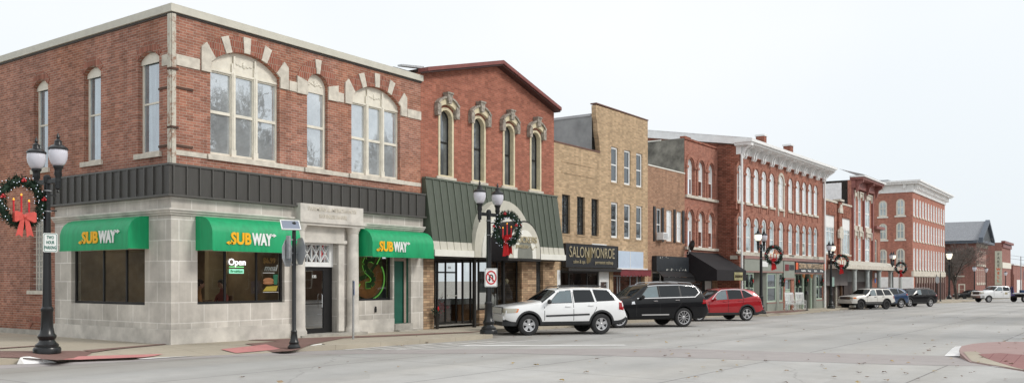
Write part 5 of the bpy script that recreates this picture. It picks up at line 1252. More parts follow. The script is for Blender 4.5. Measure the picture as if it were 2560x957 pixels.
def sheet(name, P, zf, off, mat, step=None, kind='structure', parent=None, skirt=None):
    ex = []
    if step:
        xs = [p[0] for p in P]; ys = [p[1] for p in P]
        x = min(xs)+step*.5
        while x < max(xs):
            y = min(ys)+step*.5
            while y < max(ys):
                if inpoly(x, y, P) and min(seg_dist(x, y, P[i], P[i-1]) for i in range(len(P))) > step*.3: ex.append((x, y))
                y += step
            x += step
    # cut long edges
    Q = []
    for i in range(len(P)):
        a, b_ = P[i], P[(i+1) % len(P)]; Q.append(a); L = math.hypot(b_[0]-a[0], b_[1]-a[1])
        n_ = int(L/(step or 1e9))
        cuts = [k/(n_+1) for k in range(1, n_+1)]
        for bx in (0, 60, 220):
            if (a[0]-bx)*(b_[0]-bx) < 0: cuts.append((bx-a[0])/(b_[0]-a[0]))
        for t in sorted(cuts): Q.append((a[0]+(b_[0]-a[0])*t, a[1]+(b_[1]-a[1])*t))
    vs, fs = tri2d(Q, (), ex)
    mb = MB(); mb.add([(x, y, zf(x, y)+off) for x, y in vs], fs)
    if skirt:
        for i in range(len(Q)):
            a, b_ = Q[i], Q[(i+1) % len(Q)]
            mb.quad((a[0], a[1], zf(*a)+off), (b_[0], b_[1], zf(*b_)+off), (b_[0], b_[1], zg(b_[0])-skirt), (a[0], a[1], zg(a[0])-skirt))
    o = mb.build(name, mat, parent)
    me = o.data
    for p in me.polygons: pass
    if kind: o['kind'] = kind
    return o
gz = lambda x, y: zg(x)
mb = MB()
Xs = [-400, 0, 60, 220, 2500]; Ys = [-700, 0, 40, 1500]
for i in range(4):
    for j in range(3): mb.quad((Xs[i], Ys[j], zg(Xs[i])), (Xs[i+1], Ys[j], zg(Xs[i+1])), (Xs[i+1], Ys[j+1], zg(Xs[i+1])), (Xs[i], Ys[j+1], zg(Xs[i])))
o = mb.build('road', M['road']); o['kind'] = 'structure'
near = [(8.3, 45), (8.3, 20.7), (8.5, 20.05), (8.9, 19.75), (9.4, 19.66), (10.0, 19.6), (11.4, 18.95), (13.6, 18.25), (14.9, 17.8), (16.0, 17.45), (17.2, 17.3), (22.4, 17.1), (23.3, 17.25), (24.2, 18.0), (25.4, 19.05), (26, 19.1)]
farw = [(26, 19.1), (48.5, 19.1), (49.6, 18.2), (50.4, 17.3), (61.0, 17.25), (62.0, 17.75), (91, 17.9), (92.6, 18.6), (93.2, 20), (93.2, 45), (26, 45)]
sheet('pavement', near + [(26, 45)], zw, 0, M['walk'], .55, skirt=.3)
sheet('pavement', farw, zw, 0, M['walk'], 2.2, skirt=.3)
for a, c in ((109, 138), (158, 330)):
    sheet('pavement', [(a, 60), (a, 17.5), (a+1.5, 16.5), (c-1.5, 16.5), (c, 17.5), (c, 60)], zw, 0, M['walk'], 20, skirt=.3)
bulb = [ghit(a_, b_, h_) for a_, b_, h_ in ((2400,888,.05),(2399,876,.10),(2404,865,.12),(2432,858,.13),(2470,854.5,.13),(2506,853,.13),(2560,853.2,.13),(2620,856,.13))]+[(36, -1), (36, -14), (19, -14), (19.5, -3)]+[ghit(a_, b_, .02) for a_, b_ in ((2900,985),(2700,950),(2560,925),(2482,912.5),(2425,903))]
sheet('pavement', bulb, zw, 0, M['rosepave'], 1.3, skirt=.3)
def G(pts, dz=0.0): return [ghit(x, y, dz) for x, y in pts]
W_ = .11
sheet('brick_paving', G([(-60,880),(200,879),(232,880),(143,903),(105,896),(-60,896)], W_), zw, .012, M['paver'], .5)
sheet('brick_paving', G([(205,878.5),(411,861),(416,862.8),(235,880)], W_), zw, .016, M['paver'], .5)
sheet('brick_paving', G([(-60,876),(105,864.8),(105,866.6),(-60,878)], W_), zw, .016, M['paver'], .5)
sheet('brick_paving', G([(612,861),(697,854.5),(600,850.5),(690,849.5),(900,841),(1215,828.8),(1176,832.5),(1000,841),(860,846.5),(806,857),(728,873),(703,873),(664,868.6)], W_), zw, .012, M['paver'], .5)
sheet('tactile_pad', G([(153,901.5),(335,894.5),(409,885.5),(197,893)], .04), zw, .020, M['tactile'], .4)
sheet('tactile_pad', G([(590,880.5),(701,873.6),(665,869),(552,877)], .04), zw, .020, M['tactile'], .4)
sheet('brick_paving', [(50.8, 17.9), (60.6, 17.9), (60.6, 18.9), (50.8, 18.9)], zw, .012, M['paver'], 1.0)
sheet('tactile_pad', G([(2445,890),(2500,890),(2620,899),(2620,930),(2545,916)], .06), zw, .020, M['tactile2'], .5)
sheet('pavement', G([(2408,889),(2440,889),(2545,916),(2640,937),(2640,942),(2560,923.5),(2484,911),(2430,902)], .03), zw, .014, M['walk'], .5)
sheet('dyed_crosswalk', G([(-60,925),(140,913),(350,902.5),(590,890),(860,884),(1300,883),(1700,893),(2250,911),(2484,914.5),(2424,905),(2399,890),(2250,887),(1700,871),(1300,871),(860,875.5),(722,877.5),(560,885.5),(345,899.2),(141,906),(-60,915)]), gz, .004, M['mauve'], None)
def wkerb(pts, top=.018):
    P = G(pts, .05); mb = MB(); n = len(P)
    mb.add([(x, y, max(zw(x, y), zg(x)+.03)+top) for x, y in P] + [(x, y, zg(x)-.02) for x, y in P], [tuple(range(n))] + [(i, (i+1) % n, (i+1) % n+n, i+n) for i in range(n)])
    o = mb.build('painted_kerb', M['wpaint']); o['kind'] = 'structure'
def wflare(pts):
    mb = MB(); V = []
    for (px_, py_, dz) in pts:
        X, Y = ghit(px_, py_, dz); V.append((X, Y, zg(X)+dz))
    return mb, V
def wk(top, bot):
    """painted kerb end: a line of points along its top and one along its foot (pixel, pixel, height above road)"""
    T = [(*ghit(a, b_, h), h) for a, b_, h in top]; B_ = [(*ghit(a, b_, h), h) for a, b_, h in bot]
    f = lambda p: (p[0], p[1], zg(p[0])+p[2])
    mb = MB(); n = len(T)
    for i in range(n-1): mb.quad(f(B_[i]), f(B_[i+1]), f(T[i+1]), f(T[i]))
    o = mb.build('painted_kerb', M['wpaint'], smooth=60); o['kind'] = 'structure'
wk([(50, 893, .15), (58, 890.5, .15), (75, 890, .15), (105, 896, .10), (141, 904, .03)], [(42, 909, .01), (60, 909, .01), (80, 908.5, .01), (110, 907, .01), (141, 905.5, .01)])
wk([(721, 874, .03), (760, 865.5, .09), (790, 859.5, .145), (805, 858, .15), (812, 859, .15)], [(723, 876.5, .01), (760, 875, .01), (790, 873, .01), (805, 871, .01), (813, 869.5, .01)])
wk([(2404, 864, .14), (2399, 869, .13), (2398, 876, .11), (2400, 883, .07), (2404, 889, .04)], [(2388, 865, .01), (2380, 870, .01), (2373, 877, .01), (2364, 885, .01), (2361, 889, .01)])
wk([(1950, 775.0, .12), (1975, 774.0, .05), (2005, 773.2, .05), (2028, 769.5, .14)], [(1946, 778.5, .0), (1975, 778.8, .0), (2008, 778.5, .0), (2032, 774.5, .0)])
def line(p, q, w_, mat, off=.008, name='road_marking'):
    a = Vector(ghit(*p)); c = Vector(ghit(*q)); d = (c-a).normalized(); n_ = Vector((-d.y, d.x))*w_/2
    P = [tuple(a-n_), tuple(c-n_), tuple(c+n_), tuple(a+n_)]
    return sheet(name, P, gz, off, mat)
line((1146, 863.8), (1563, 862), .30, M['wpaint'])
line((345, 897.6), (560, 883.8), .24, M['wpaint'], .014)
line((2484, 914.8), (2600, 930), .17, M['wpaint'], .012)
for p, q in (((862, 874.3), (1010, 862)), ((905, 874.5), (1130, 857)), ((955, 874.3), (1240, 852)), ((990, 874.3), (1345, 850)), ((862, 868), (1130, 858.5)), ((868, 871), (905, 866.5))):
    line(p, q, .18, M['wpaint2'])
line((1888, 790.5), (2112, 777), .16, M['wpaint2']); line((1880, 785), (1990, 777.5), .14, M['wpaint2']); line((2530, 842), (2600, 841.5), .25, M['wpaint'])
# fallen leaves
random.seed(11)
lv = MB()
def leaf(x, y, s):
    z = (zw(x, y) if inpoly(x, y, near+[(26, 45)]) or inpoly(x, y, farw) or inpoly(x, y, bulb) else zg(x))+.02
    a = random.uniform(0, 6.28); n = 7; c = (x, y, z+random.uniform(.0, .012)+s*.15)
    pts = [(x+s*(1 if k % 2 == 0 else .55)*math.cos(a+k*6.283/n)*random.uniform(.7, 1.1), y+s*(1 if k % 2 == 0 else .55)*math.sin(a+k*6.283/n)*random.uniform(.7, 1.1), z+random.uniform(0, s*.5)) for k in range(n)]
    lv.mi = random.choice((0, 0, 1, 1, 2))
    lv.add([c]+pts, [(0, 1+k, 1+(k+1) % n) for k in range(n)])
for k in range(300):
    r = random.random()
    if r < .45: px, py = random.uniform(1700, 2600), 760+random.random()**1.3*190
    elif r < .75: px, py = random.uniform(600, 2600), random.uniform(790, 960)
    else: px, py = random.uniform(900, 2300), 0
    if py: x, y = ghit(px, py); 
    else: x = random.uniform(17, 90); y = 19.0-abs(random.gauss(0, .5)) if 26 < x < 48 else 17.2-abs(random.gauss(0, .4))
    leaf(x, y, random.uniform(.03, .075))
lo = lv.build('fallen_leaves', [flat('brown_leaf', (.14,.08,.05), .9), flat('tan_leaf', (.32,.23,.14), .9), flat('yellow_leaf', (.38,.27,.10), .9)]); lo['kind'] = 'stuff'; lo['label'] = 'dry brown and tan leaves scattered over the road'; 

# =====================================================================  street lamps, wreaths, signs
def lamp_proto():
    t = thing('street_lamp', 'x', 'street lamp')
    mb = MB(); mb.lathe([(.30, 0), (.30, .10), (.285, .13), (.25, .15), (.25, .20), (.19, .25), (.165, .30), (.20, .36), (.205, .40), (.16, .46), (.135, .60), (.125, .95), (.14, .98), (.14, 1.03), (.105, 1.08), (.095, 1.3), (.082, 2.6), (.07, 3.95), (.085, 3.96), (.085, 4.10), (.05, 4.15)], (0, 0, 0), 20); mb.build('post', M['lampb'], t, smooth=30)
    mb = MB(); mb.bbox(-.46, .46, -.045, .045, 3.93, 4.04, .01); mb.build('arm', M['lampb'], t)
    mb = MB()
    mb.lathe([(.095, 3.768), (.095, 3.792)], (0, 0, 0), 12); mb.build('strap', M['galv'], t)
    mb = MB(); mb.lathe([(.095, 3.29), (.095, 3.31)], (0, 0, 0), 12); mb.build('strap', M['galv'], t)
    for s in (-1, 1):
        h = MB(); h.lathe([(.005, 3.70), (.035, 3.73), (.02, 3.77), (.06, 3.80), (.065, 3.95), (.07, 4.0), (.06, 4.06), (.085, 4.12), (.075, 4.2), (.085, 4.26), (.11, 4.29), (.11, 4.33)], (s*.5, 0, 0), 16); h.build('lamp_holder', M['lampb'], t, smooth=35)
        g = MB(); g.lathe([(.11, 4.33), (.15, 4.38), (.19, 4.47), (.205, 4.56), (.20, 4.66), (.19, 4.70)], (s*.5, 0, 0), 20); g.build('globe', M['globe'], t, smooth=60)
        c = MB(); c.lathe([(.215, 4.69), (.215, 4.73), (.19, 4.75), (.14, 4.79), (.09, 4.80), (.075, 4.87), (.09, 4.885), (.05, 4.92), (.025, 4.95), (.04, 4.985), (.03, 5.02), (.003, 5.09)], (s*.5, 0, 0), 16); c.build('lamp_cap', M['lampb'], t, smooth=35)
    return t
def wreath_proto(bow='pouf', seed=3):
    random.seed(seed)
    t = thing('christmas_wreath', 'x', 'wreath')     # local: plane X-Z, centre at origin
    g = MB()
    for k in range(1700):
        a = random.uniform(0, 6.2832); b_ = random.uniform(0, 6.2832); rr = .085*math.sqrt(random.random())+.015
        R0 = .455; c = Vector(((R0+rr*math.cos(b_))*math.cos(a), rr*math.sin(b_), (R0+rr*math.cos(b_))*math.sin(a)*1.06))
        d = Vector((math.cos(b_)*math.cos(a), math.sin(b_), math.cos(b_)*math.sin(a)))+Vector((-math.sin(a), 0, math.cos(a)))*random.uniform(-.9, .9); d.normalize()
        l = random.uniform(.05, .10); w_ = d.orthogonal().normalized()*random.uniform(.008, .016); e = d.cross(w_)
        g.add([c-w_, c+w_, c+d*l], [(0,1,2)]); g.add([c-e, c+e, c+d*l*.9], [(0,1,2)])
    g.build('greenery', M['needles'], t, recalc=False)
    s = MB(); s.tube([(.455*math.cos(a), 0, .485*math.sin(a)) for a in [k*6.2832/24 for k in range(25)]], .07, 6); s.build('ring', M['needles'], t)
    b = MB()
    for k in range(46):
        a = k*6.2832/46+random.uniform(-.05, .05); q = random.uniform(-.8, .8); r_ = .455+.12*math.sin(q*2)
        for sd in (-1, 1): b.ball((r_*math.cos(a), sd*.12*math.cos(q), r_*math.sin(a)*1.06), .0095, 5, 3)
    b.build('lights', M['bulb'], t)
    b = MB()
    for a in (R(10), R(170), R(90)):
        for dx, dz in ((-.03, 0), (.03, .01), (0, .045)): b.ball((.46*math.cos(a)+dx, -.12, .48*math.sin(a)+dz), .032, 8, 5); b.ball((.46*math.cos(a)+dx, .12, .48*math.sin(a)+dz), .032, 8, 5)
    b.build('berries', M['berry'], t, smooth=60)
    for dx, h in ((-.17, .20), (0, .34), (.17, .18)):
        c = MB(); c.lathe([(.021, -.32), (.021, -.12+h*.8)], (dx, 0, 0), 8); c = c.build('candle', M['candle'], t)
        f = MB(); f.lathe([(.020, -.12+h*.8), (.022, -.105+h*.8), (.016, -.08+h*.8), (.004, -.065+h*.8)], (dx, 0, 0), 8); f.build('flame', M['glow_candle'], c)
    bw = MB()
    if bow == 'pouf':
        for k in range(46):
            a = random.uniform(0, 6.28); el = random.uniform(-1.2, 1.2); r_ = .15
            c = Vector((r_*math.cos(a)*math.cos(el)*.9, -.06+r_*math.sin(a)*math.cos(el)*.7, -.36+r_*math.sin(el)*.9))
            d = (c-Vector((0, -.06, -.36))).normalized(); u = d.orthogonal().normalized()*.055; v = d.cross(u)*1.0
            bw.add([c-u-v*.4, c+u-v*.4, c+u*.8+d*.05+v*.5, c-u*.8+d*.05+v*.5], [(0,1,2,3)])
        for dx, l, tw in ((-.03, .46, -.05), (.035, .50, .03), (.0, .42, .06)):
            bw.add([(dx-.055, -.09-abs(dx), -.40), (dx+.055, -.10, -.40), (dx+tw+.07, -.11, -.40-l), (dx+tw, -.10, -.40-l+.06), (dx+tw-.07, -.10, -.40-l)], [(0,1,2,3,4)])
            bw.add([(dx-.055, .06+abs(dx), -.40), (dx+.055, .07, -.40), (dx+tw+.06, .08, -.40-l), (dx+tw-.06, .07, -.40-l)], [(0,1,2,3)])
        bw.ball((0, -.05, -.37), .15, 10, 6, (1, .7, .9))
        bw.build('bow', M['red'], t)
    else:
        for sd in (-1, 1):
            n = 8; pts = [(0, .02), (.07, .10), (.20, .13), (.24, .10), (.24, -.10), (.20, -.12), (.07, -.06), (0, -.03)]
            for y0, y1 in ((-.17, -.06),):
                bw.prism([(sd*x_, z_-.34) for x_, z_ in pts], lambda u, d, v: (u, d-abs(u)*.15, v), y0, y1)
            bw.prism([(sd*.0, -.36), (sd*.08, -.35), (sd*.20, -.78), (sd*.12, -.74), (sd*.05, -.80)], lambda u, d, v: (u, d-.02*math.sin(v*14), v), -.14, -.12)
        bw.ball((0, -.15, -.33), .055, 8, 5)
        bw.build('bow', M['coral'], t, smooth=50)
    br = MB(); br.box(.5, .80, -.015, .015, .2, .23); br.box(.5, .80, -.015, .015, -.16, -.13); br.build('bracket', M['lampb'], t)
    return t
LAMPS = [((10.35, 20.62), R(90), 'black twin head street lamp at the street corner by the side wall'),
         ((23.4, 17.5), 0, 'black twin head street lamp at the nose of the clean white SUV'),
         ((51.1, 17.9), 0, 'black twin head street lamp with one lit globe before the sage shopfront'),
         ((67.4, 18.25), 0, 'black twin head street lamp between the rocking chairs and the old boxy SUV'),
         ((onY(2231, 18.4), 18.4), 0, 'black twin head street lamp above the blue car at the canopy end')]
lp = lamp_proto()
for i, ((x, y), rz, lb) in enumerate(LAMPS):
    z = zw(x, y)
    if i == 0: o = lp; o.location = (x, y, z); o.rotation_euler = (0, 0, rz); o['label'] = lb; o['group'] = 'twin head street lamps along the kerb'
    else: o = dup(lp, (x, y, z), rz, lb, 'twin head street lamps along the kerb')
    if i >= 2:
        gl = [c for c in o.children if c.name.startswith('globe')]
        k = 0 if i == 2 else 1
        gl[k].data = gl[k].data.copy(); gl[k].data.materials[0] = M['lampglow']
wp = wreath_proto('bow', 4); wq = wreath_proto('pouf', 3)
wp.location = (10.35-.58, 20.62, zw(10.35, 20.6)+3.47); wp['label'] = 'large green wreath with coral bow and three red candles on the corner lamp'; wp['group'] = 'lit wreaths on the street lamps'
lbs = ['green wreath with red bow on the lamp before the jeweller canopy', 'green wreath with red bow on the lamp before the sage shopfront', 'green wreath with red bow on the lamp where the column canopy begins', 'smallest green wreath with red bow above the blue car']
for i in range(1, 5):
    (x, y), _, _ = LAMPS[i]; loc = (x, y-.76, zw(x, y)+3.50-.02)
    if i == 1: o = wq; o.location = loc; o.rotation_euler = (0, 0, R(90)); o['label'] = lbs[0]; o['group'] = 'lit wreaths on the street lamps'
    else: o = dup(wq, loc, R(90), lbs[i-1])
# small wreaths on the sage shopfront
sw_ = thing('small_wreath', 'x', 'wreath'); random.seed(9); g = MB()
for k in range(260):
    a = random.uniform(0, 6.283); c = Vector((.22*math.cos(a), 0, .26*math.sin(a))); d = Vector((random.gauss(0, 1), random.gauss(0, .6), random.gauss(0, 1))).normalized(); w_ = d.orthogonal().normalized()*.03; g.add([c-w_, c+w_, c+d*.14], [(0,1,2)])
g.build('greenery', M['needles'], sw_, recalc=False); g = MB(); g.ball((.05, -.08, .15), .06, 8, 5, (1.1, .5, 1)); g.box(.02, .07, -.1, -.08, .0, .12); g.build('bow', M['red'], sw_)
for i, (px, py, lb) in enumerate(((1873, 706, 'small wreath with red bow on the sage shop window by the white downspout'), (1952.5, 704, 'small dark wreath on the sage pilaster before the mint door'), (1988.5, 707, 'small wreath on the narrow pane between the mint door and the cafe'), (2011, 703.5, 'small wreath with big red bow in the middle of the cafe front'), (2050, 704, 'small wreath on the last cafe window before the downspout'))):
    u = u6(px); ex, ey = math.cos(rot5), math.sin(rot5); X = X7+ex*u; Y = Y5+ey*u-.16; z = CZ+(HY-py)/F*(Y/ray(px)[1])
    if i == 0: o = sw_; o.location = (X, Y, z); o['label'] = lb; o['group'] = 'small wreaths on the sage shopfront'
    else: o = dup(sw_, (X, Y, z), 0, lb, 'small wreaths on the sage shopfront')
# parking sign on the first lamp
def rrect(w_, h, r=.03, n=3):
    P = []
    for cx, cy, a0 in ((w_/2-r, -h/2+r, -90), (w_/2-r, h/2-r, 0), (-w_/2+r, h/2-r, 90), (-w_/2+r, -h/2+r, 180)):
        for k in range(n+1): a = R(a0+90*k/n); P.append((cx+r*math.cos(a), cy+r*math.sin(a)))
    return P
idf = lambda u, d, v: (u, d, v)
def plate(name, label, cat, x, y, z, rz, w_, h, mat, border=None):
    t = thing(name, label, cat, (x, y, z), rz); mb = MB(); mb.prism(rrect(w_, h), idf, 0, .006); p = mb.build('sign_plate', mat, t)
    if border:
        P = rrect(w_-.03, h-.03); Q = rrect(w_-.05, h-.05); b_ = MB(); vs, fs = tri2d(P, [Q]); b_.add([(u, -.003, v) for u, v in vs], fs); b_.build('sign_border', border, p, recalc=False)
    return t, p
grn = flat('sign_green_print', (.02,.16,.12))
aw0 = math.atan2(20.62, 10.35)
t, p = plate('parking_sign', 'white two hour parking sign with green letters on the corner lamp post', 'sign', 10.36, 20.49, 2.62, R(-20), .30, .44, M['whitel'], grn)
FS = Face(p)
for s_, v, w_ in (('TWO', .085, .15), ('HOUR', -.03, .17), ('PARKING', -.15, .24)): text(s_, .105, grn, FS, -w_/2, -.004, v, p, width=w_, extrude=.001, bold=.003)
t, p = plate('no_u_turn_sign', 'white no U turn sign with red ring on the lamp before the jewellers', 'sign', 23.37, 17.38, zw(23.4, 17.5)+1.88, R(-30), .46, .62, M['whitel'], M['black'])
rg = flat('sign_red_print', (.55,.015,.02))
mb = MB()
def ring2(mb, r0, r1, t0, t1, c, y, n=28, sy=1.2):
    for i in range(n):
        a = t0+(t1-t0)*i/n; b_ = t0+(t1-t0)*(i+1)/n
        mb.add([(c[0]+r0*math.cos(a), y, c[1]+r0*math.sin(a)*sy), (c[0]+r1*math.cos(a), y, c[1]+r1*math.sin(a)*sy), (c[0]+r1*math.cos(b_), y, c[1]+r1*math.sin(b_)*sy), (c[0]+r0*math.cos(b_), y, c[1]+r0*math.sin(b_)*sy)], [(0,1,2,3)])
ring2(mb, .155, .195, 0, 6.2832, (0, 0), -.008); mb.add([(-.125, -.009, .17), (-.15, -.009, .135), (.125, -.009, -.17), (.15, -.009, -.135)], [(0,1,2,3)]); mb.build('red_ring', rg, p, recalc=False)
mb = MB(); ring2(mb, .04, .08, 0, math.pi, (0, .03), -.006, 10, 1); mb.add([(.04, -.006, .03), (.08, -.006, .03), (.08, -.006, -.13), (.04, -.006, -.13)], [(0,1,2,3)]); mb.add([(-.08, -.006, .03), (-.04, -.006, .03), (-.04, -.006, -.06), (-.08, -.006, -.06)], [(0,1,2,3)]); mb.add([(-.115, -.006, -.05), (-.005, -.006, -.05), (-.06, -.006, -.14)], [(0,1,2)]); mb.build('arrow', M['black'], p, recalc=False)
t, p = plate('small_street_plate', 'narrow pale green plate on the fourth lamp post', 'sign', 67.4, 18.15, zw(67, 18)+2.0, R(-60), .30, .7, flat('pale_green_sign', (.45,.62,.55)))
# stop sign post seen from behind, with a small solar panel
X, Y = 15.35, 17.85; z = zw(X, Y)
t = thing('stop_sign_post', 'black pole with solar panel and two stop signs seen from behind', 'stop sign', (X, Y, z))
mb = MB(); mb.lathe([(.17, 0), (.17, .05), (.14, .09), (.12, .12), (.13, .17), (.10, .22), (.075, .42), (.085, .45), (.055, .50), (.05, 3.12), (.065, 3.13), (.065, 3.17), (.03, 3.19), (.06, 3.23), (.062, 3.28), (.03, 3.32), (.003, 3.33)], (0, 0, 0), 16); mb.build('pole', M['lampb'], t, smooth=35)
oc = [(.38*math.cos(R(22.5+45*k)), .38*math.sin(R(22.5+45*k))) for k in range(8)]
for (rz, off, zz_) in ((R(-21), .10, 2.55), (R(-62), -.07, 2.50)):
    mb = MB(); mb.prism(oc, idf, 0, .008); s_ = mb.build('octagonal_sign', flat('sign_back_grey', (.40,.42,.44), .4, metal=.3), t, (0 + off*math.cos(rz)*.0, -.0, zz_), (0, 0, rz+R(90)), smooth=None)
    s_.location = (.10, -.14, zz_) if off > 0 else (-.10, .14, zz_)
    mb = MB(); mb.prism(rrect(.10, .16, .01), idf, -.006, -.001); mb.build('sticker', M['bluepanel'], s_, (.12, -.002, -.1))
mb = MB(); mb.bbox(-.10, -.03, -.06, .06, 2.35, 2.95, .005); mb.build('control_box', M['galv'], t, (-.12, 0, 0))
mb = MB(); mb.bbox(-.24, .24, -.02, .02, -.18, .18, .005); so_ = mb.build('solar_panel', flat('solar_panel_face', (.20,.23,.30), .15, coat=.5, var=.05), t, (-.12, .0, 3.22), (R(-48), 0, R(-30)))
fb = MB(); L_ = Face(None); L_.panel(fb, rect(-.25, .25, -.19, .19), [rect(-.225, .225, -.165, .165)], -.026, .004, edge=.03); fb.build('panel_frame', M['whitef'], so_)
mb = MB()
for zz_ in (2.2, 2.5, 2.85): mb.box(-.12, .12, -.02, .02, zz_-.015, zz_+.015)
mb.build('bracket', M['galv'], t)
X, Y = atdepth(883, 25.9); z = zw(X, Y)
t = thing('accessible_parking_sign', 'thin grey post with blue accessible parking sign seen nearly edge on', 'sign', (X, Y, z))
mb = MB(); mb.box(-.025, .025, -.02, .02, 0, 1.75); mb.build('post', M['galv'], t)
mb = MB(); mb.prism(rrect(.30, .42), idf, 0, .006); s_ = mb.build('sign_plate', flat('sign_blue', (.015,.12,.42)), t, (0, -.03, 1.52), (0, 0, R(-130)))
for (rz_) in (1,):
    mb = MB(); mb.ball((0, -.004, .12), .03, 8, 4, (1, .1, 1)); ring2(mb, .06, .08, R(120), R(400), (0, -.04), -.006, 14, 1); mb.box(-.012, .012, -.006, -.002, -.02, .09); mb.box(0, .07, -.006, -.002, -.03, -.01); mb.build('wheelchair_symbol', M['whitel'], s_)
# =====================================================================  vehicles
def lerp_pts(pts, x):
    if x <= pts[0][0]: return pts[0][1]
    for (a, va), (b_, vb) in zip(pts, pts[1:]):
        if x <= b_: return va+(vb-va)*(x-a)/(b_-a) if b_ > a else vb
    return pts[-1][1]
def smooth_pts(pts, keep=()):
    """corner cutting on a profile so that it bends like pressed steel"""
    out = [pts[0]]
    for i in range(1, len(pts)-1):
        (x0, y0), (x1, y1), (x2, y2) = pts[i-1], pts[i], pts[i+1]
        f = .22
        out.append((x1+(x0-x1)*f, y1+(y0-y1)*f)); out.append((x1+((x0+x2)/2-x1)*f*.5, y1+((y0+y2)/2-y1)*f*.5)); out.append((x1+(x2-x1)*f, y1+(y2-y1)*f))
    return out+[pts[-1]]
def wheel_meshes(key, r, rim, spokes, rimmat, style):
    if key in WC: return WC[key]
    w_ = .115
    t = MB(); t.lathe([(rim*.98, -w_*.9), (rim+.02, -w_), (r-.035, -w_*.98), (r-.01, -w_*.8), (r, -w_*.5), (r, w_*.5), (r-.01, w_*.8), (r-.035, w_*.98), (rim+.02, w_), (rim*.98, w_*.9)], (0, 0, 0), 36, 'y')
    t.f.pop(); t.m.pop(); t.f.pop(); t.m.pop()
    tm = t.mesh('tyre', M['rubber'], 40)
    h = MB(); h.lathe([(.001, -.02), (rim*.99, -.02), (rim*.99, .09), (.001, .09)], (0, 0, 0), 24, 'y'); hm = h.mesh('wheel', M['rimdark'], 40)
    g = MB()
    def seg(r0, r1, y0, y1, n=36):
        for i in range(n):
            a = 6.28319*i/n; b_ = 6.28319*(i+1)/n
            g.add([(r0*math.cos(a), y0, r0*math.sin(a)), (r1*math.cos(a), y1, r1*math.sin(a)), (r1*math.cos(b_), y1, r1*math.sin(b_)), (r0*math.cos(b_), y0, r0*math.sin(b_))], [(0,1,2,3)])
    seg(rim*.90, rim, -w_*.86, -w_*.92); seg(rim*.88, rim*.90, -.03, -w_*.86)
    g.lathe([(.001, -w_*.78), (.035, -w_*.78), (.06, -w_*.66), (.07, -w_*.4)], (0, 0, 0), 16, 'y')
    for k in range(spokes):
        a = 6.28319*k/spokes+.3
        if style == 'wide': w0, w1 = .045, .062
        elif style == 'thin': w0, w1 = .012, .016
        else: w0, w1 = .03, .034
        subs = (0,) if style != 'split' else (-.13, .13)
        for sb in subs:
            aa = a+sb; c, s = math.cos(aa), math.sin(aa); c0, s0 = math.cos(a), math.sin(a)
            P = [(.04*c0-w0*-s0*1, .04*s0-w0*c0), (.04*c0+w0*-s0, .04*s0+w0*c0), (rim*.93*c+w1*-s, rim*.93*s+w1*c), (rim*.93*c-w1*-s, rim*.93*s-w1*c)]
            yy = [-w_*.72, -w_*.72, -w_*.80, -w_*.80]
            v = [(p[0], y_, p[1]) for p, y_ in zip(P, yy)]+[(p[0], -w_*.3, p[1]) for p in P]
            g.add(v, [(0,1,2,3), (0,4,5,1), (1,5,6,2), (2,6,7,3), (3,7,4,0)])
    gm = g.mesh('rim', rimmat)
    WC[key] = (hm, tm, gm); return WC[key]
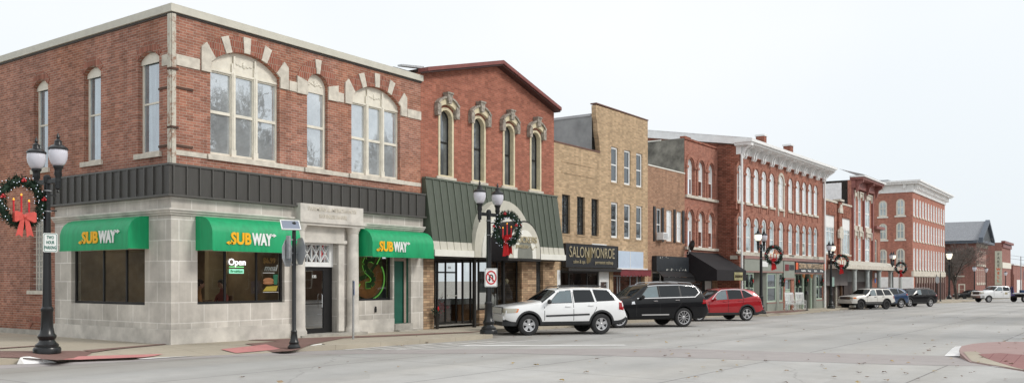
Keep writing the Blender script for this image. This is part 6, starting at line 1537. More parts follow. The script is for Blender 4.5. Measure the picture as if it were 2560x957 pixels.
def car(name, label, sp, loc, heading, paintm, group='cars parked along the kerb', cat='car'):
    L, W, H = sp['L'], sp['W'], sp['H']; hw = W/2
    T = smooth_pts(sp['top']); T = sorted(T)
    belt = sp['belt']; tum = sp.get('tum', .34); zb0 = sp.get('zb', .30)
    root = thing(name, label, cat, loc, heading+math.pi, group)
    ox = -L/2
    xsx = sorted(set([round(x, 4) for x, _ in T] + [round(L*k/46, 4) for k in range(47)] + [round(v, 4) for v in sp['ws']+sp['rw']]))
    # drop near duplicates except the glass ends
    keep = set(round(v, 4) for v in sp['ws']+sp['rw']); xs = []
    for x in xsx:
        if xs and x-xs[-1] < .012 and x not in keep: continue
        xs.append(x)
    def plan(x):   # half width in plan
        fr = min(1, max(0, x/.55)); rr = min(1, max(0, (L-x)/.40))
        return hw*(1-.16*(1-fr)**2.2)*(1-.10*(1-rr)**2.2)
    def top(x): return lerp_pts(T, x)
    def zbelt(x): return min(lerp_pts(belt, x), top(x)-.035)
    def zbot(x): return zb0+.14*max(0, 1-x/.45)**2+.16*max(0, 1-(L-x)/.5)**2
    def sect(x):
        w_ = plan(x); b0 = zbot(x); B = zbelt(x); t = top(x); gh = t-B
        P = [(0, b0), (w_*.86, b0), (w_*.955, b0+.05), (w_*.985, b0+.16), (w_, b0+(B-b0)*.52), (w_*.995, b0+(B-b0)*.78), (w_*.955, B)]
        if gh > .12:
            yt = w_*.955-tum*gh
            P += [(yt+.012, t-.085), (yt-.035, t-.035), (yt-.16, t-.008), (0, t+.012)]
        else:
            P += [(w_*.92, B+gh*.55), (w_*.84, B+gh*.85), (w_*.6, t), (0, t+.012)]
        return P
    def side(x, z):
        P = sect(x)[1:9]
        for (y0, z0), (y1, z1) in zip(P, P[1:]):
            if z <= z1: return y0+(y1-y0)*(z-z0)/max(1e-5, z1-z0)
        return P[-1][0]
    mb = MB(); n = 11
    for x in xs: 
        P = sect(x); row = [(x+ox, -y, z) for y, z in P] + [(x+ox, y, z) for y, z in P[-2:0:-1]]
        mb.v += row
    m = 2*n-2
    for j in range(len(xs)-1):
        xm = (xs[j]+xs[j+1])/2
        for k in range(m):
            a = j*m+k; b_ = j*m+(k+1) % m; mi = 0
            kk = k if k < n-1 else m-1-k     # mirrored band index 0..9
            if kk <= 1: mi = 1
            elif kk == 2: mi = 2 if sp.get('clad') else 0
            if kk >= 7 and (sp['ws'][0] < xm < sp['ws'][1] or (len(sp['rw']) == 2 and sp['rw'][0] < xm < sp['rw'][1])): mi = 3
            mb.f.append((a, b_, b_+m, a+m)); mb.m.append(mi)
    mb.f.append(tuple(range(m-1, -1, -1))); mb.m.append(0); mb.f.append(tuple((len(xs)-1)*m+k for k in range(m))); mb.m.append(0)
    me = mb.mesh('body', [paintm, M['rimdark'], M['clad'], M['carglass']], None)
    body = link('body', me, root)
    r = sp['r']; cut = MB()
    for wx in sp['wx']:
        for sd in (-1, 1):
            cut.lathe([(r+.06, sd*(hw-.32)), (r+.06, sd*(hw+.3))], (wx+ox, 0, r+.01), 28, 'y')
    cm = cut.mesh('cut', [M['rimdark'], M['rimdark']]); 
    for p in cm.polygons: p.material_index = 1
    co__ = link('cut', cm, root)
    md_ = body.modifiers.new('b', 'BOOLEAN'); md_.operation = 'DIFFERENCE'; md_.object = co__; md_.solver = 'EXACT'
    bpy.context.view_layer.update(); dg = bpy.context.evaluated_depsgraph_get()
    nm = bpy.data.meshes.new_from_object(body.evaluated_get(dg)); body.modifiers.clear(); body.data = nm; nm.name = 'body'
    bpy.data.objects.remove(co__)
    nm.polygons.foreach_set('use_smooth', [True]*len(nm.polygons)); nm.set_sharp_from_angle(angle=R(28))
    def patch(P, off, mat, nm_, parent=None, step=.14, both=True, lab=None):
        """a piece lying on the flank: P is (x, z) outline"""
        res = None
        mb = MB()
        xs_ = [p[0] for p in P]; zs_ = [p[1] for p in P]; ex = []
        x = min(xs_)+step/2
        while x < max(xs_):
            z = min(zs_)+step/2
            while z < max(zs_):
                if inpoly(x, z, P): ex.append((x, z))
                z += step
            x += step
        Q = []
        for i in range(len(P)):
            a, b_ = P[i], P[(i+1) % len(P)]; n_ = int(math.hypot(b_[0]-a[0], b_[1]-a[1])/step)
            for k in range(n_+1): Q.append((a[0]+(b_[0]-a[0])*k/(n_+1), a[1]+(b_[1]-a[1])*k/(n_+1)))
        vs, fs = tri2d(Q, (), ex)
        for sd in ((-1, 1) if both else (-1,)):
            mb.add([(x+ox, sd*(side(x, z)+off), z) for x, z in vs], fs)
        return mb.build(nm_, mat, parent or root, smooth=30)
    def strip(pts, w_, off, mat, nm_, parent=None):
        mb = MB()
        for sd in (-1, 1):
            for (x0, z0), (x1, z1) in zip(pts, pts[1:]):
                l = math.hypot(x1-x0, z1-z0); nx, nz = -(z1-z0)/l*w_/2, (x1-x0)/l*w_/2; k = max(1, int(l/.12))
                for i in range(k):
                    c = []
                    for t, s in ((i/k, -1), ((i+1)/k, -1), ((i+1)/k, 1), (i/k, 1)):
                        x = x0+(x1-x0)*t+s*nx; z = z0+(z1-z0)*t+s*nz; c.append((x+ox, sd*(side(x, z)+off), z))
                    mb.add(c, [(0,1,2,3)])
        return mb.build(nm_, mat, parent or root)
    # wheels
    hm, tm, gm = wheel_meshes((sp['r'], sp['rim'], sp['spk'], sp['rmat'], sp['sty']), r, sp['rim'], sp['spk'], M[sp['rmat']], sp['sty'])
    for wx in sp['wx']:
        for sd in (-1, 1):
            wo = link('wheel', hm, root, (wx+ox, sd*(hw-.125), r), (0, 0, 0 if sd < 0 else math.pi))
            link('tyre', tm, wo); link('rim', gm, wo)
    gls = []
    for i, P in enumerate(sp['glass']):
        cen_ = (sum(p[0] for p in P)/len(P), sum(p[1] for p in P)/len(P))
        if sp.get('seal', True):
            Q = [(cen_[0]+(x-cen_[0])*1.0+math.copysign(.018, x-cen_[0]), cen_[1]+(z-cen_[1])+math.copysign(.018, z-cen_[1])) for x, z in P]
            patch(Q, .003, M['black'], 'window_seal')
        patch(P, .007, M['carglass2' if i == 0 else 'carglass'], 'side_window')
    for ln in sp.get('seams', ()): strip(ln, .018, .003, M['rimdark'], 'door_gap')
    for x, z in sp.get('handles', ()):
        mb = MB()
        for sd in (-1, 1): y = side(x, z); a, b_ = sorted((sd*(y-.01), sd*(y+.035))); mb.bbox(x-.10+ox, x+.10+ox, a, b_, z-.018, z+.018, .006)
        mb.build('door_handle', M[sp.get('hm', 'clad')] if isinstance(sp.get('hm', 'clad'), str) else sp['hm'], root)
    if sp.get('mold'): P = sp['mold']; patch(P, .014, M['clad'], 'side_moulding')
    if sp.get('chromeline'): strip(sp['chromeline'], .028, .012, M['chrome'], 'chrome_trim')
    if sp.get('clad'):
        # arch trims: a band round each wheel opening
        for wx in sp['wx']:
            mb = MB()
            for sd in (-1, 1):
                for k in range(16):
                    c = []
                    for a, rr in ((k, r+.055), (k+1, r+.055), (k+1, r+.125), (k, r+.125)):
                        t = math.pi*(-.02+1.04*a/16); x = wx+rr*math.cos(t); z = r+.01+rr*math.sin(t); x_ = min(max(x, .02), L-.02); c.append((x+ox, sd*(side(x_, z)+.010), z))
                    mb.add(c, [(0,1,2,3)])
            mb.build('arch_trim', M[sp['clad']], root)
    for P, mt_, nm_ in sp.get('patches', ()): patch(P, .010, M[mt_], nm_, step=.08)
    # mirrors
    mx_, mz_ = sp['mirror']
    for sd in (-1, 1):
        y = side(mx_, mz_-.04); mb = MB(); mb.ball((mx_+ox, sd*(y+.13), mz_), .10, 10, 6, (.75, 1.15, .85)); a, b_ = sorted((sd*(y-.02), sd*(y+.1))); mb.box(mx_-.03+ox, mx_+.03+ox, a, b_, mz_-.06, mz_-.02)
        mb.build('mirror', paintm if sp.get('mpaint') else M['clad'], root, smooth=40)
    # front face: grille, lamps, bumper strip; rear bumper
    f = sp['front']
    mb = MB(); mb.bbox(f['gx']-.03+ox, f['gx']+.08+ox, -f['gw'], f['gw'], f['g0'], f['g1'], .02); gr = mb.build('grille', M[f.get('gm', 'black')], root)
    mb = MB()
    if f.get('slots'):
        for k in range(f['slots']+1): u = -f['gw']+.02+k*(2*f['gw']-.04)/f['slots']; mb.box(f['gx']-.045+ox, f['gx']-.028+ox, u-.022, u+.022, f['g0']+.02, f['g1']-.02)
        mb.build('grille_bars', M[f.get('bm', 'chrome')], gr)
    elif f.get('bars'):
        for k in range(f['bars']): v = f['g0']+.04+k*(f['g1']-f['g0']-.08)/max(1, f['bars']-1); mb.box(f['gx']-.045+ox, f['gx']-.028+ox, -f['gw']+.03, f['gw']-.03, v-.014, v+.014)
        mb.build('grille_bars', M[f.get('bm', 'chrome')], gr)
    for sd in (-1, 1):
        mb = MB(); a, b_ = sorted((sd*f['gw']*1.02, sd*(plan(f['gx']+.05)-.03))); mb.bbox(f['gx']-.01+ox, f['gx']+.14+ox, a, b_, f['h0'], f['h1'], .03); mb.build('headlight', M['lens'], root, smooth=50)
    if f.get('bump'):
        b0, b1_ = f['bump']; mb = MB()
        P = [(x, plan(max(0, x))*1.01+.015) for x in (0, .04, .12, .25, .42)]
        for (xa, ya), (xb, yb) in zip(P, P[1:]):
            for sd in (-1, 1): mb.add([(xa+ox-.015, sd*ya, b0), (xb+ox-.015, sd*yb, b0), (xb+ox-.015, sd*yb, b1_), (xa+ox-.015, sd*ya, b1_)], [(0,1,2,3)])
        mb.box(ox-.03, ox+.02, -P[0][1], P[0][1], b0, b1_); mb.build('bumper', M[f.get('bmt', 'clad')] if f.get('bmt') != 'paint' else paintm, root)
    if sp.get('plate', True):
        mb = MB(); mb.box(L+ox-.0, L+ox+.012, -.26, .26, .78, .92); mb.build('rear_plate', M['offwhite'], root)
    if sp.get('rails'):
        x0, x1, mt_ = sp['rails']; mb = MB()
        for sd in (-1, 1):
            y = plan((x0+x1)/2)*.955-tum*(H-1.05)-.10
            mb.tube([(x0+ox, sd*y, top(x0)-.01), (x0+.1+ox, sd*y, top(x0+.1)+.05), ((x0+x1)/2+ox, sd*y, top((x0+x1)/2)+.06), (x1-.1+ox, sd*y, top(x1-.1)+.05), (x1+ox, sd*y, top(x1)-.01)], .017, 6)
        mb.build('roof_rails', M[mt_], root)
        if sp.get('xbars'):
            mb = MB()
            for x in sp['xbars']: mb.tube([(x+ox, -.52, top(x)+.07), (x+ox, .52, top(x)+.07)], .018, 6)
            mb.build('roof_bars', M[mt_], root)
    if sp.get('spoiler'):
        x0, x1, z = sp['spoiler']; mb = MB(); mb.bbox(x0+ox, x1+ox, -hw*.66, hw*.66, z-.03, z+.02, .012); mb.build('spoiler', paintm, root)
    return root, side, ox
def suv(L, H, hood, cowl, wsb, wst, r_rear, belt_r, tail, grille):
    return None
# --- white mid 2000s SUV
J = dict(L=4.74, W=1.87, H=1.72, wx=(.92, 3.70), r=.375, rim=.225, spk=5, rmat='rimsil', sty='wide', zb=.33,
  top=[(0, .70), (.06, .72), (.08, .98), (.3, 1.06), (.9, 1.13), (1.32, 1.19), (1.42, 1.22), (1.98, 1.61), (2.15, 1.655), (2.9, 1.70), (3.95, 1.68), (4.12, 1.655), (4.55, 1.19), (4.62, .95), (4.72, .86), (4.74, .70)],
  belt=[(0, .66), (.08, .92), (.5, 1.0), (1.4, 1.08), (2.6, 1.11), (4.0, 1.16), (4.55, 1.15), (4.62, .90), (4.74, .66)],
  ws=[1.42, 1.98], rw=[4.14, 4.50],
  glass=[[(1.68, 1.14), (2.55, 1.16), (2.55, 1.58), (2.14, 1.56)], [(2.68, 1.165), (3.43, 1.185), (3.33, 1.60), (2.66, 1.60)], [(3.54, 1.20), (4.27, 1.23), (3.98, 1.59), (3.42, 1.61)]],
  seams=[[(1.50, .45), (1.50, 1.12)], [(2.61, .42), (2.61, 1.62)], [(3.36, .72), (3.50, .95), (3.50, 1.17)], [(1.50, .45), (3.0, .43)]],
  handles=[(2.40, 1.02), (3.28, 1.045)], hm='pwhite', mold=[(1.55, .66), (3.22, .70), (3.22, .76), (1.55, .72)], clad='clad',
  patches=[([(4.38, .90), (4.58, .86), (4.60, 1.20), (4.40, 1.18)], 'taill', 'tail_light'), ([(.12, .80), (.46, .82), (.50, .96), (.14, .97)], 'lens', 'side_headlight'), ([(.36, .82), (.50, .83), (.55, .95), (.42, .965)], 'amber', 'indicator')],
  mirror=(1.66, 1.19), front=dict(gx=.07, gw=.48, g0=.76, g1=1.0, slots=7, h0=.78, h1=.97, bump=(.36, .50), bm='offwhite'), rails=(2.1, 4.0, 'black'), xbars=(2.6, 3.6))
# --- long black SUV
Q_ = dict(L=5.31, W=2.02, H=1.92, wx=(.96, 4.03), r=.41, rim=.29, spk=11, rmat='rimsil', sty='thin', zb=.34,
  top=[(0, .78), (.08, .82), (.12, 1.10), (.35, 1.19), (1.0, 1.25), (1.50, 1.30), (1.58, 1.33), (2.20, 1.75), (2.45, 1.82), (3.2, 1.88), (4.4, 1.86), (4.78, 1.80), (4.95, 1.62), (5.14, 1.22), (5.2, .98), (5.29, .90), (5.31, .74)],
  belt=[(0, .74), (.12, 1.04), (.5, 1.12), (1.5, 1.20), (3.0, 1.24), (5.0, 1.27), (5.14, 1.18), (5.31, .7)],
  ws=[1.58, 2.20], rw=[4.98, 5.12], tum=.36,
  glass=[[(1.95, 1.27), (2.82, 1.28), (2.82, 1.74), (2.42, 1.71)], [(2.92, 1.285), (3.88, 1.30), (3.88, 1.77), (2.92, 1.75)], [(3.95, 1.30), (4.62, 1.32), (4.80, 1.48), (4.68, 1.70), (3.95, 1.77)]],
  seams=[[(1.75, .5), (1.75, 1.22)], [(2.87, .5), (2.87, 1.75)], [(3.72, .8), (3.92, 1.05), (3.92, 1.3)]],
  handles=[(2.66, 1.12), (3.72, 1.15)], hm='chrome', mpaint=False,
  chromeline=[(1.80, 1.235), (4.60, 1.285), (4.86, 1.47), (4.70, 1.73), (3.9, 1.80), (2.9, 1.785), (2.40, 1.75)],
  patches=[([(4.92, .98), (5.18, 1.0), (5.14, 1.15), (4.98, 1.18)], 'taill', 'tail_light'), ([(1.52, .98), (1.68, 1.0), (1.66, 1.12), (1.54, 1.10)], 'chrome', 'fender_vent'), ([(2.0, .52), (3.3, .52), (3.3, .57), (2.0, .57)], 'chrome', 'sill_trim')],
  mirror=(2.02, 1.30), front=dict(gx=.09, gw=.5, g0=.75, g1=1.12, bars=4, h0=.95, h1=1.1, bump=(.36, .44)), rails=(2.5, 4.7, 'rimsil'), spoiler=(4.72, 5.02, 1.83))
# --- red compact SUV
E_ = dict(L=4.59, W=1.88, H=1.68, wx=(.88, 3.59), r=.36, rim=.25, spk=5, rmat='rimsil', sty='split', zb=.28,
  top=[(0, .62), (.10, .72), (.25, .92), (.8, 1.03), (1.15, 1.08), (1.28, 1.12), (2.05, 1.58), (2.4, 1.65), (3.0, 1.665), (3.7, 1.62), (4.1, 1.53), (4.42, 1.15), (4.5, .98), (4.57, .85), (4.59, .60)],
  belt=[(0, .58), (.25, .84), (1.2, 1.02), (2.5, 1.08), (3.6, 1.15), (4.3, 1.20), (4.42, 1.08), (4.59, .55)], ws=[1.28, 2.05], rw=[4.14, 4.38],
  glass=[[(1.72, 1.07), (2.46, 1.11), (2.46, 1.54), (2.12, 1.50), (1.9, 1.30)], [(2.56, 1.11), (3.35, 1.15), (3.30, 1.55), (2.56, 1.555)], [(3.42, 1.16), (3.95, 1.26), (3.66, 1.50), (3.38, 1.54)]],
  seams=[[(1.45, .4), (1.42, 1.0)], [(2.51, .42), (2.51, 1.56)], [(3.18, .6), (3.38, .95), (3.38, 1.15)]], handles=[(2.32, .99), (3.2, 1.04)], hm='pred', mpaint=True, clad='clad',
  chromeline=[(1.62, 1.10), (1.98, 1.44), (2.25, 1.57), (2.9, 1.60), (3.5, 1.575), (4.02, 1.27)],
  patches=[([(4.22, .98), (4.46, .94), (4.44, 1.10), (4.25, 1.13)], 'taill', 'tail_light')],
  mirror=(1.70, 1.12), front=dict(gx=.10, gw=.42, g0=.55, g1=.80, bars=3, h0=.74, h1=.85, bump=(.30, .40)), rails=None)
# --- older boxy white SUV with black wheels
Z_ = dict(J, L=4.50, W=1.80, H=1.68, wx=(.82, 3.51), r=.375, rim=.215, spk=8, rmat='rimdark', sty='mid', zb=.34,
  top=[(0, .72), (.05, .74), (.07, 1.02), (.3, 1.07), (.9, 1.11), (1.25, 1.14), (1.36, 1.17), (1.95, 1.58), (2.1, 1.625), (2.9, 1.65), (3.9, 1.63), (4.02, 1.60), (4.32, 1.15), (4.38, .92), (4.48, .86), (4.50, .70)],
  belt=[(0, .68), (.07, .96), (.5, 1.0), (1.4, 1.05), (4.3, 1.10), (4.38, .85), (4.50, .66)], ws=[1.36, 1.95], rw=[4.04, 4.28],
  glass=[[(1.62, 1.09), (2.42, 1.10), (2.42, 1.54), (2.05, 1.52)], [(2.54, 1.105), (3.25, 1.12), (3.16, 1.55), (2.54, 1.55)], [(3.36, 1.12), (4.10, 1.14), (3.92, 1.53), (3.26, 1.55)]],
  seams=[[(1.45, .45), (1.45, 1.05)], [(2.48, .42), (2.48, 1.55)], [(3.2, .72), (3.31, .9), (3.31, 1.1)]], handles=[(2.3, .98), (3.14, 1.0)], hm='clad',
  mold=[(1.2, .52), (3.12, .52), (3.12, .60), (1.2, .60)], patches=[([(4.20, .86), (4.36, .86), (4.34, 1.06), (4.22, 1.06)], 'taill', 'tail_light'), ([(.10, .86), (.34, .87), (.34, .97), (.10, .97)], 'amber', 'indicator')],
  mirror=(1.62, 1.14), front=dict(gx=.05, gw=.5, g0=.80, g1=1.0, slots=8, h0=.84, h1=.98, bump=(.50, .68), bmt='paint'), rails=(2.1, 3.9, 'black'), xbars=())
B_ = dict(E_, L=4.78, W=1.93, H=1.74, wx=(.92, 3.77), r=.375, top=[(0, .65), (.10, .78), (.25, .98), (.9, 1.08), (1.2, 1.12), (1.33, 1.16), (2.1, 1.62), (2.5, 1.71), (3.1, 1.735), (3.9, 1.68), (4.3, 1.56), (4.6, 1.18), (4.68, 1.02), (4.76, .88), (4.78, .62)],
  belt=[(0, .6), (.25, .9), (1.2, 1.06), (2.5, 1.12), (4.4, 1.24), (4.6, 1.1), (4.78, .58)], ws=[1.33, 2.10], rw=[4.34, 4.56],
  glass=[[(1.8, 1.12), (2.56, 1.15), (2.56, 1.60), (2.2, 1.56)], [(2.66, 1.15), (3.5, 1.19), (3.45, 1.61), (2.66, 1.615)], [(3.58, 1.20), (4.16, 1.30), (3.86, 1.55), (3.54, 1.60)]], seams=[[(2.61, .42), (2.61, 1.6)]], handles=[(2.4, 1.04), (3.3, 1.08)], hm='pblue',
  chromeline=[(1.7, 1.14), (2.05, 1.5), (2.4, 1.63), (3.0, 1.665), (3.7, 1.63), (4.25, 1.30)], patches=[([(4.35, 1.08), (4.64, 1.04), (4.62, 1.18), (4.38, 1.22)], 'taill', 'tail_light')], mirror=(1.78, 1.17))
G_ = dict(B_, hm='pblack', L=4.65, wx=(.90, 3.63), top=[(0, .65), (.10, .78), (.25, 1.0), (.9, 1.08), (1.2, 1.12), (1.33, 1.16), (2.05, 1.60), (2.4, 1.66), (3.1, 1.67), (3.95, 1.62), (4.2, 1.55), (4.5, 1.15), (4.56, 1.0), (4.63, .88), (4.65, .62)], belt=[(0, .6), (.25, .92), (1.2, 1.06), (4.2, 1.14), (4.5, 1.08), (4.65, .58)], rw=[4.23, 4.47],
  glass=[[(1.78, 1.10), (2.5, 1.12), (2.5, 1.56), (2.15, 1.53)], [(2.6, 1.12), (3.4, 1.14), (3.38, 1.56), (2.6, 1.57)], [(3.46, 1.15), (4.14, 1.18), (3.96, 1.50), (3.44, 1.55)]], chromeline=None, seams=[[(2.55, .42), (2.55, 1.55)]], handles=[(2.35, 1.02), (3.22, 1.04)],
  patches=[([(4.28, .98), (4.54, .96), (4.50, 1.12), (4.32, 1.12)], 'taill', 'tail_light')], rails=(2.3, 4.0, 'rimsil'))
C_ = dict(L=5.04, W=1.9, H=1.48, wx=(.98, 4.03), r=.35, rim=.24, spk=5, rmat='rimdark', sty='split', zb=.24,
  top=[(0, .55), (.10, .62), (.2, .82), (.9, .94), (1.45, 1.00), (1.6, 1.03), (2.3, 1.40), (2.7, 1.47), (3.2, 1.47), (3.7, 1.40), (4.35, 1.12), (4.9, 1.05), (5.0, .85), (5.04, .55)],
  belt=[(0, .5), (.2, .75), (1.5, .92), (4.3, 1.05), (4.9, .95), (5.04, .5)], ws=[1.6, 2.3], rw=[3.75, 4.30],
  glass=[[(2.1, .98), (2.85, 1.0), (2.85, 1.36), (2.45, 1.34)], [(2.93, 1.0), (3.75, 1.06), (3.6, 1.30), (3.2, 1.37), (2.93, 1.37)]], seams=[[(2.89, .35), (2.89, 1.36)]], handles=[(2.7, .9), (3.6, .93)],
  patches=[([(4.7, .85), (4.96, .84), (4.94, .95), (4.72, .97)], 'taill', 'tail_light')], mirror=(2.05, 1.02), front=dict(gx=.12, gw=.5, g0=.5, g1=.72, bars=2, bm='black', h0=.68, h1=.78), rails=None)
def wheel_at(px, t_, sp, heading, which=1, side_=-1):
    """car centre from the ground point of its near (left) rear wheel"""
    X, Y = atdepth(px, t_)
    lx = sp['wx'][which]-sp['L']/2; ly = side_*(sp['W']/2-.02); a = heading+math.pi
    return X-(lx*math.cos(a)-ly*math.sin(a)), Y-(lx*math.sin(a)+ly*math.cos(a))
def put(name, label, sp, px, t_, hd, pm, **k):
    hd = R(hd); X, Y = wheel_at(px, t_, sp, hd)
    return car(name, label, sp, (X, Y, zg(X)-.0), hd, pm, **k)
CARS = [put('white_suv', 'clean white SUV with silver five spoke wheels and black side moulding', J, 1504, 31.4, 144, M['pwhite']),
 put('black_suv', 'long black SUV with chrome trim and many thin wheel spokes', Q_, 1710, 37.3, 145, M['pblack']),
 put('red_suv', 'glossy red compact SUV with silver roof line trim', E_, 1868, 44.2, 142, M['pred']),
 put('old_white_suv', 'older grubby white boxy SUV with black wheels', Z_, 2217, 69.0, 149, M['pdirty']),
 put('blue_suv', 'dark blue SUV mostly hidden behind the older white SUV', B_, 2253.5, 73.5, 150, M['pblue']),
 put('black_crossover', 'black crossover parked beyond the blue SUV', G_, 2327, 79.5, 151, M['pblack'])]
X, Y = atdepth(2425, 139); c_ = car('black_sedan', 'low black sedan in the distance beside the white pickup', C_, (X, Y, zg(X)), YAW+R(90)+R(8), M['pblack'], group=None)
# white flatbed pickup
P_ = dict(L=4.06, W=2.05, H=2.0, wx=(1.05,), r=.41, rim=.24, spk=8, rmat='rimsil', sty='mid', zb=.48,
  top=[(0, .95), (.06, .98), (.10, 1.30), (.4, 1.38), (1.2, 1.42), (1.55, 1.45), (1.65, 1.48), (2.25, 1.93), (2.45, 1.98), (3.2, 2.0), (3.85, 1.97), (3.98, 1.90), (4.06, 1.6)],
  belt=[(0, .9), (.10, 1.2), (.5, 1.3), (1.6, 1.36), (4.06, 1.38)], ws=[1.65, 2.25], rw=[], tum=.28,
  glass=[[(1.95, 1.42), (2.85, 1.42), (2.85, 1.86), (2.42, 1.86)], [(3.0, 1.42), (3.78, 1.42), (3.76, 1.86), (3.0, 1.87)]], seams=[[(1.7, .7), (1.7, 1.35)], [(2.92, .65), (2.92, 1.86)], [(3.85, .65), (3.85, 1.85)]], handles=[(2.72, 1.26), (3.68, 1.26)], hm='clad',
  patches=[([(.08, 1.05), (.38, 1.08), (.38, 1.26), (.10, 1.26)], 'lens', 'side_headlight'), ([(3.15, .98), (3.5, .98), (3.5, 1.24), (3.15, 1.24)], 'gold', 'door_emblem')], mirror=(1.95, 1.52), front=dict(gx=.06, gw=.55, g0=.95, g1=1.3, bars=3, h0=1.05, h1=1.28, bump=(.55, .80), bmt='chrome'), rails=None, plate=False)
X, Y = atdepth(2439, 106); hd = YAW+R(90)+R(9); d = Vector((math.cos(hd), math.sin(hd)))
root, sd_, ox = car('flatbed_pickup', 'white crew cab pickup truck with a low flat bed crossing in the distance', P_, (X-d.x*2.03, Y-d.y*2.03, zg(X)), hd, M['pwhite'], group=None, cat='truck')
for sd in (-1, 1):
    hm, tm, gm = WC[(.41, .24, 8, 'rimsil', 'mid')]; wo = link('wheel', hm, root, (5.9+ox, sd*.9, .41), (0, 0, 0 if sd < 0 else math.pi)); link('tyre', tm, wo); link('rim', gm, wo)
mb = MB(); mb.bbox(4.15+ox, 8.1+ox, -1.15, 1.15, 1.02, 1.16, .02); fb = mb.build('flat_bed', flat('bed_light_grey', (.42,.43,.44)), root)
mb = MB(); mb.box(4.12+ox, 4.2+ox, -1.1, 1.1, 1.16, 1.85); mb.box(4.1+ox, 8.0+ox, -.45, .45, .6, 1.0); mb.build('bed_frame', M['black'], fb)
mb = MB(); mb.bbox(5.5+ox, 5.95+ox, -.9, -.5, 1.165, 1.5, .03); mb.build('tool_box', M['pblue'], fb)
mb = MB(); mb.lathe([(.16, 1.17), (.16, 1.2), (.11, 1.22), (.03, 1.85)], (6.1+ox, -.75, 0), 10); mb.build('traffic_cone', M['orange'], fb)
mb = MB(); mb.add([(4.0+ox, -1.0, .8), (4.5+ox, -1.02, .8), (4.25+ox, -1.02, 1.9), (4.05+ox, -1.0, 1.95)], [(0,1,2,3)]); mb.build('side_panel', flat('violet_stripe', (.08,.06,.2)), root)
# =====================================================================  people in the shop window, furniture
def person(name, label, loc, rz, shirt, hairm, lean=0):
    """seated figure, facing local -Y; pelvis at the origin"""
    V = [(0,0,.02),(0,.01,.18),(0,.02,.36),(0,-.01,.50),(0,-.03,.60),(0,-.05,.72),
         (-.09,0,.0),(-.11,-.42,.03),(-.11,-.44,-.36),(-.11,-.56,-.42),(.09,0,.0),(.11,-.42,.03),(.11,-.44,-.36),(.11,-.56,-.42),
         (-.17,.0,.45),(-.22,-.08,.22),(-.14,-.30,.20),(-.10,-.38,.22),(.17,.0,.45),(.22,-.08,.22),(.14,-.30,.20),(.10,-.38,.22)]
    E = [(0,1),(1,2),(2,3),(3,4),(4,5),(0,6),(6,7),(7,8),(8,9),(0,10),(10,11),(11,12),(12,13),(3,14),(14,15),(15,16),(16,17),(3,18),(18,19),(19,20),(20,21)]
    Rr = [.13,.13,.15,.10,.055,.05,.09,.07,.05,.04,.09,.07,.05,.04,.065,.045,.035,.03,.065,.045,.035,.03]
    me = bpy.data.meshes.new(name); me.from_pydata(V, E, []); o = link(name, me, None, loc, (0, 0, rz))
    me.materials.append(shirt)
    sk = o.modifiers.new('s', 'SKIN'); sv = me.skin_vertices[0].data
    for v, r_ in zip(sv, Rr): v.radius = (r_, r_*.85)
    sv[0].use_root = True
    o.modifiers.new('d', 'SUBSURF').levels = 2
    bpy.context.view_layer.update(); dg = bpy.context.evaluated_depsgraph_get()
    nm = bpy.data.meshes.new_from_object(o.evaluated_get(dg)); o.modifiers.clear(); o.data = nm
    nm.polygons.foreach_set('use_smooth', [True]*len(nm.polygons))
    hd = MB(); hd.ball((0, -.06, .80), .105, 14, 9, (.85, 1.0, 1.15)); hd.ball((0, -.165, .79), .018, 6, 4, (1, 1, 1.6))
    for s in (-1, 1): hd.ball((s*.035, -.150, .815), .014, 6, 4); hd.ball((s*.092, -.055, .80), .025, 6, 4, (.4, 1, 1.3))
    hd.box(-.03, .03, -.165, -.15, .742, .752); hd.build('head', M['skin'], o, smooth=50)
    hr = MB(); hr.ball((0, -.035, .84), .118, 14, 8, (.9, 1.0, 1.0)); hr.ball((0, .05, .78), .09, 10, 6); hr.build('hair', hairm, o, smooth=50)
    o['label'] = label; o['category'] = 'person'; return o
person('person', 'person in a brown top seated inside the wide sandwich shop window', (15.30, 21.9, Z1+.80), R(60), M['brownshirt'], M['hair'])
person('person', 'person in a dark red top seated inside the wide sandwich shop window', (16.15, 21.95, Z1+.80), R(-75), M['darkshirt'], M['hair'])
for i, x in enumerate((15.30, 16.15)):
    t = thing('dining_chair', ('dark chair under the person in the brown top inside the shop', 'dark chair under the person in the dark red top inside the shop')[i], 'chair', (x, 21.95, Z1+.42), R(60 if i == 0 else -75), 'chairs inside the sandwich shop')
    mb = MB(); mb.bbox(-.22, .22, -.2, .22, .30, .34, .01); mb.build('seat', M['wood'], t); mb = MB(); mb.bbox(-.2, .2, .2, .23, .45, .85, .01); mb.build('backrest', M['wood'], t)
    for a in (-.19, .19):
        for b_ in (-.17, .2): mb = MB(); mb.box(a-.015, a+.015, b_-.015, b_+.015, -.32, .30 if b_ < 0 else .6); mb.build('leg', M['black'], t)
t = thing('dining_table', 'small round table between the two people inside the shop', 'table', (15.72, 22.25, Z1+.1)); mb = MB(); mb.lathe([(.23, 1.0), (.25, 1.01), (.25, 1.04)], (0, 0, 0), 20); mb.build('tabletop', M['wood'], t); mb = MB(); mb.lathe([(.2, 0), (.2, .02), (.03, .05), (.03, 1.0)], (0, 0, 0), 10); mb.build('pedestal', M['black'], t)
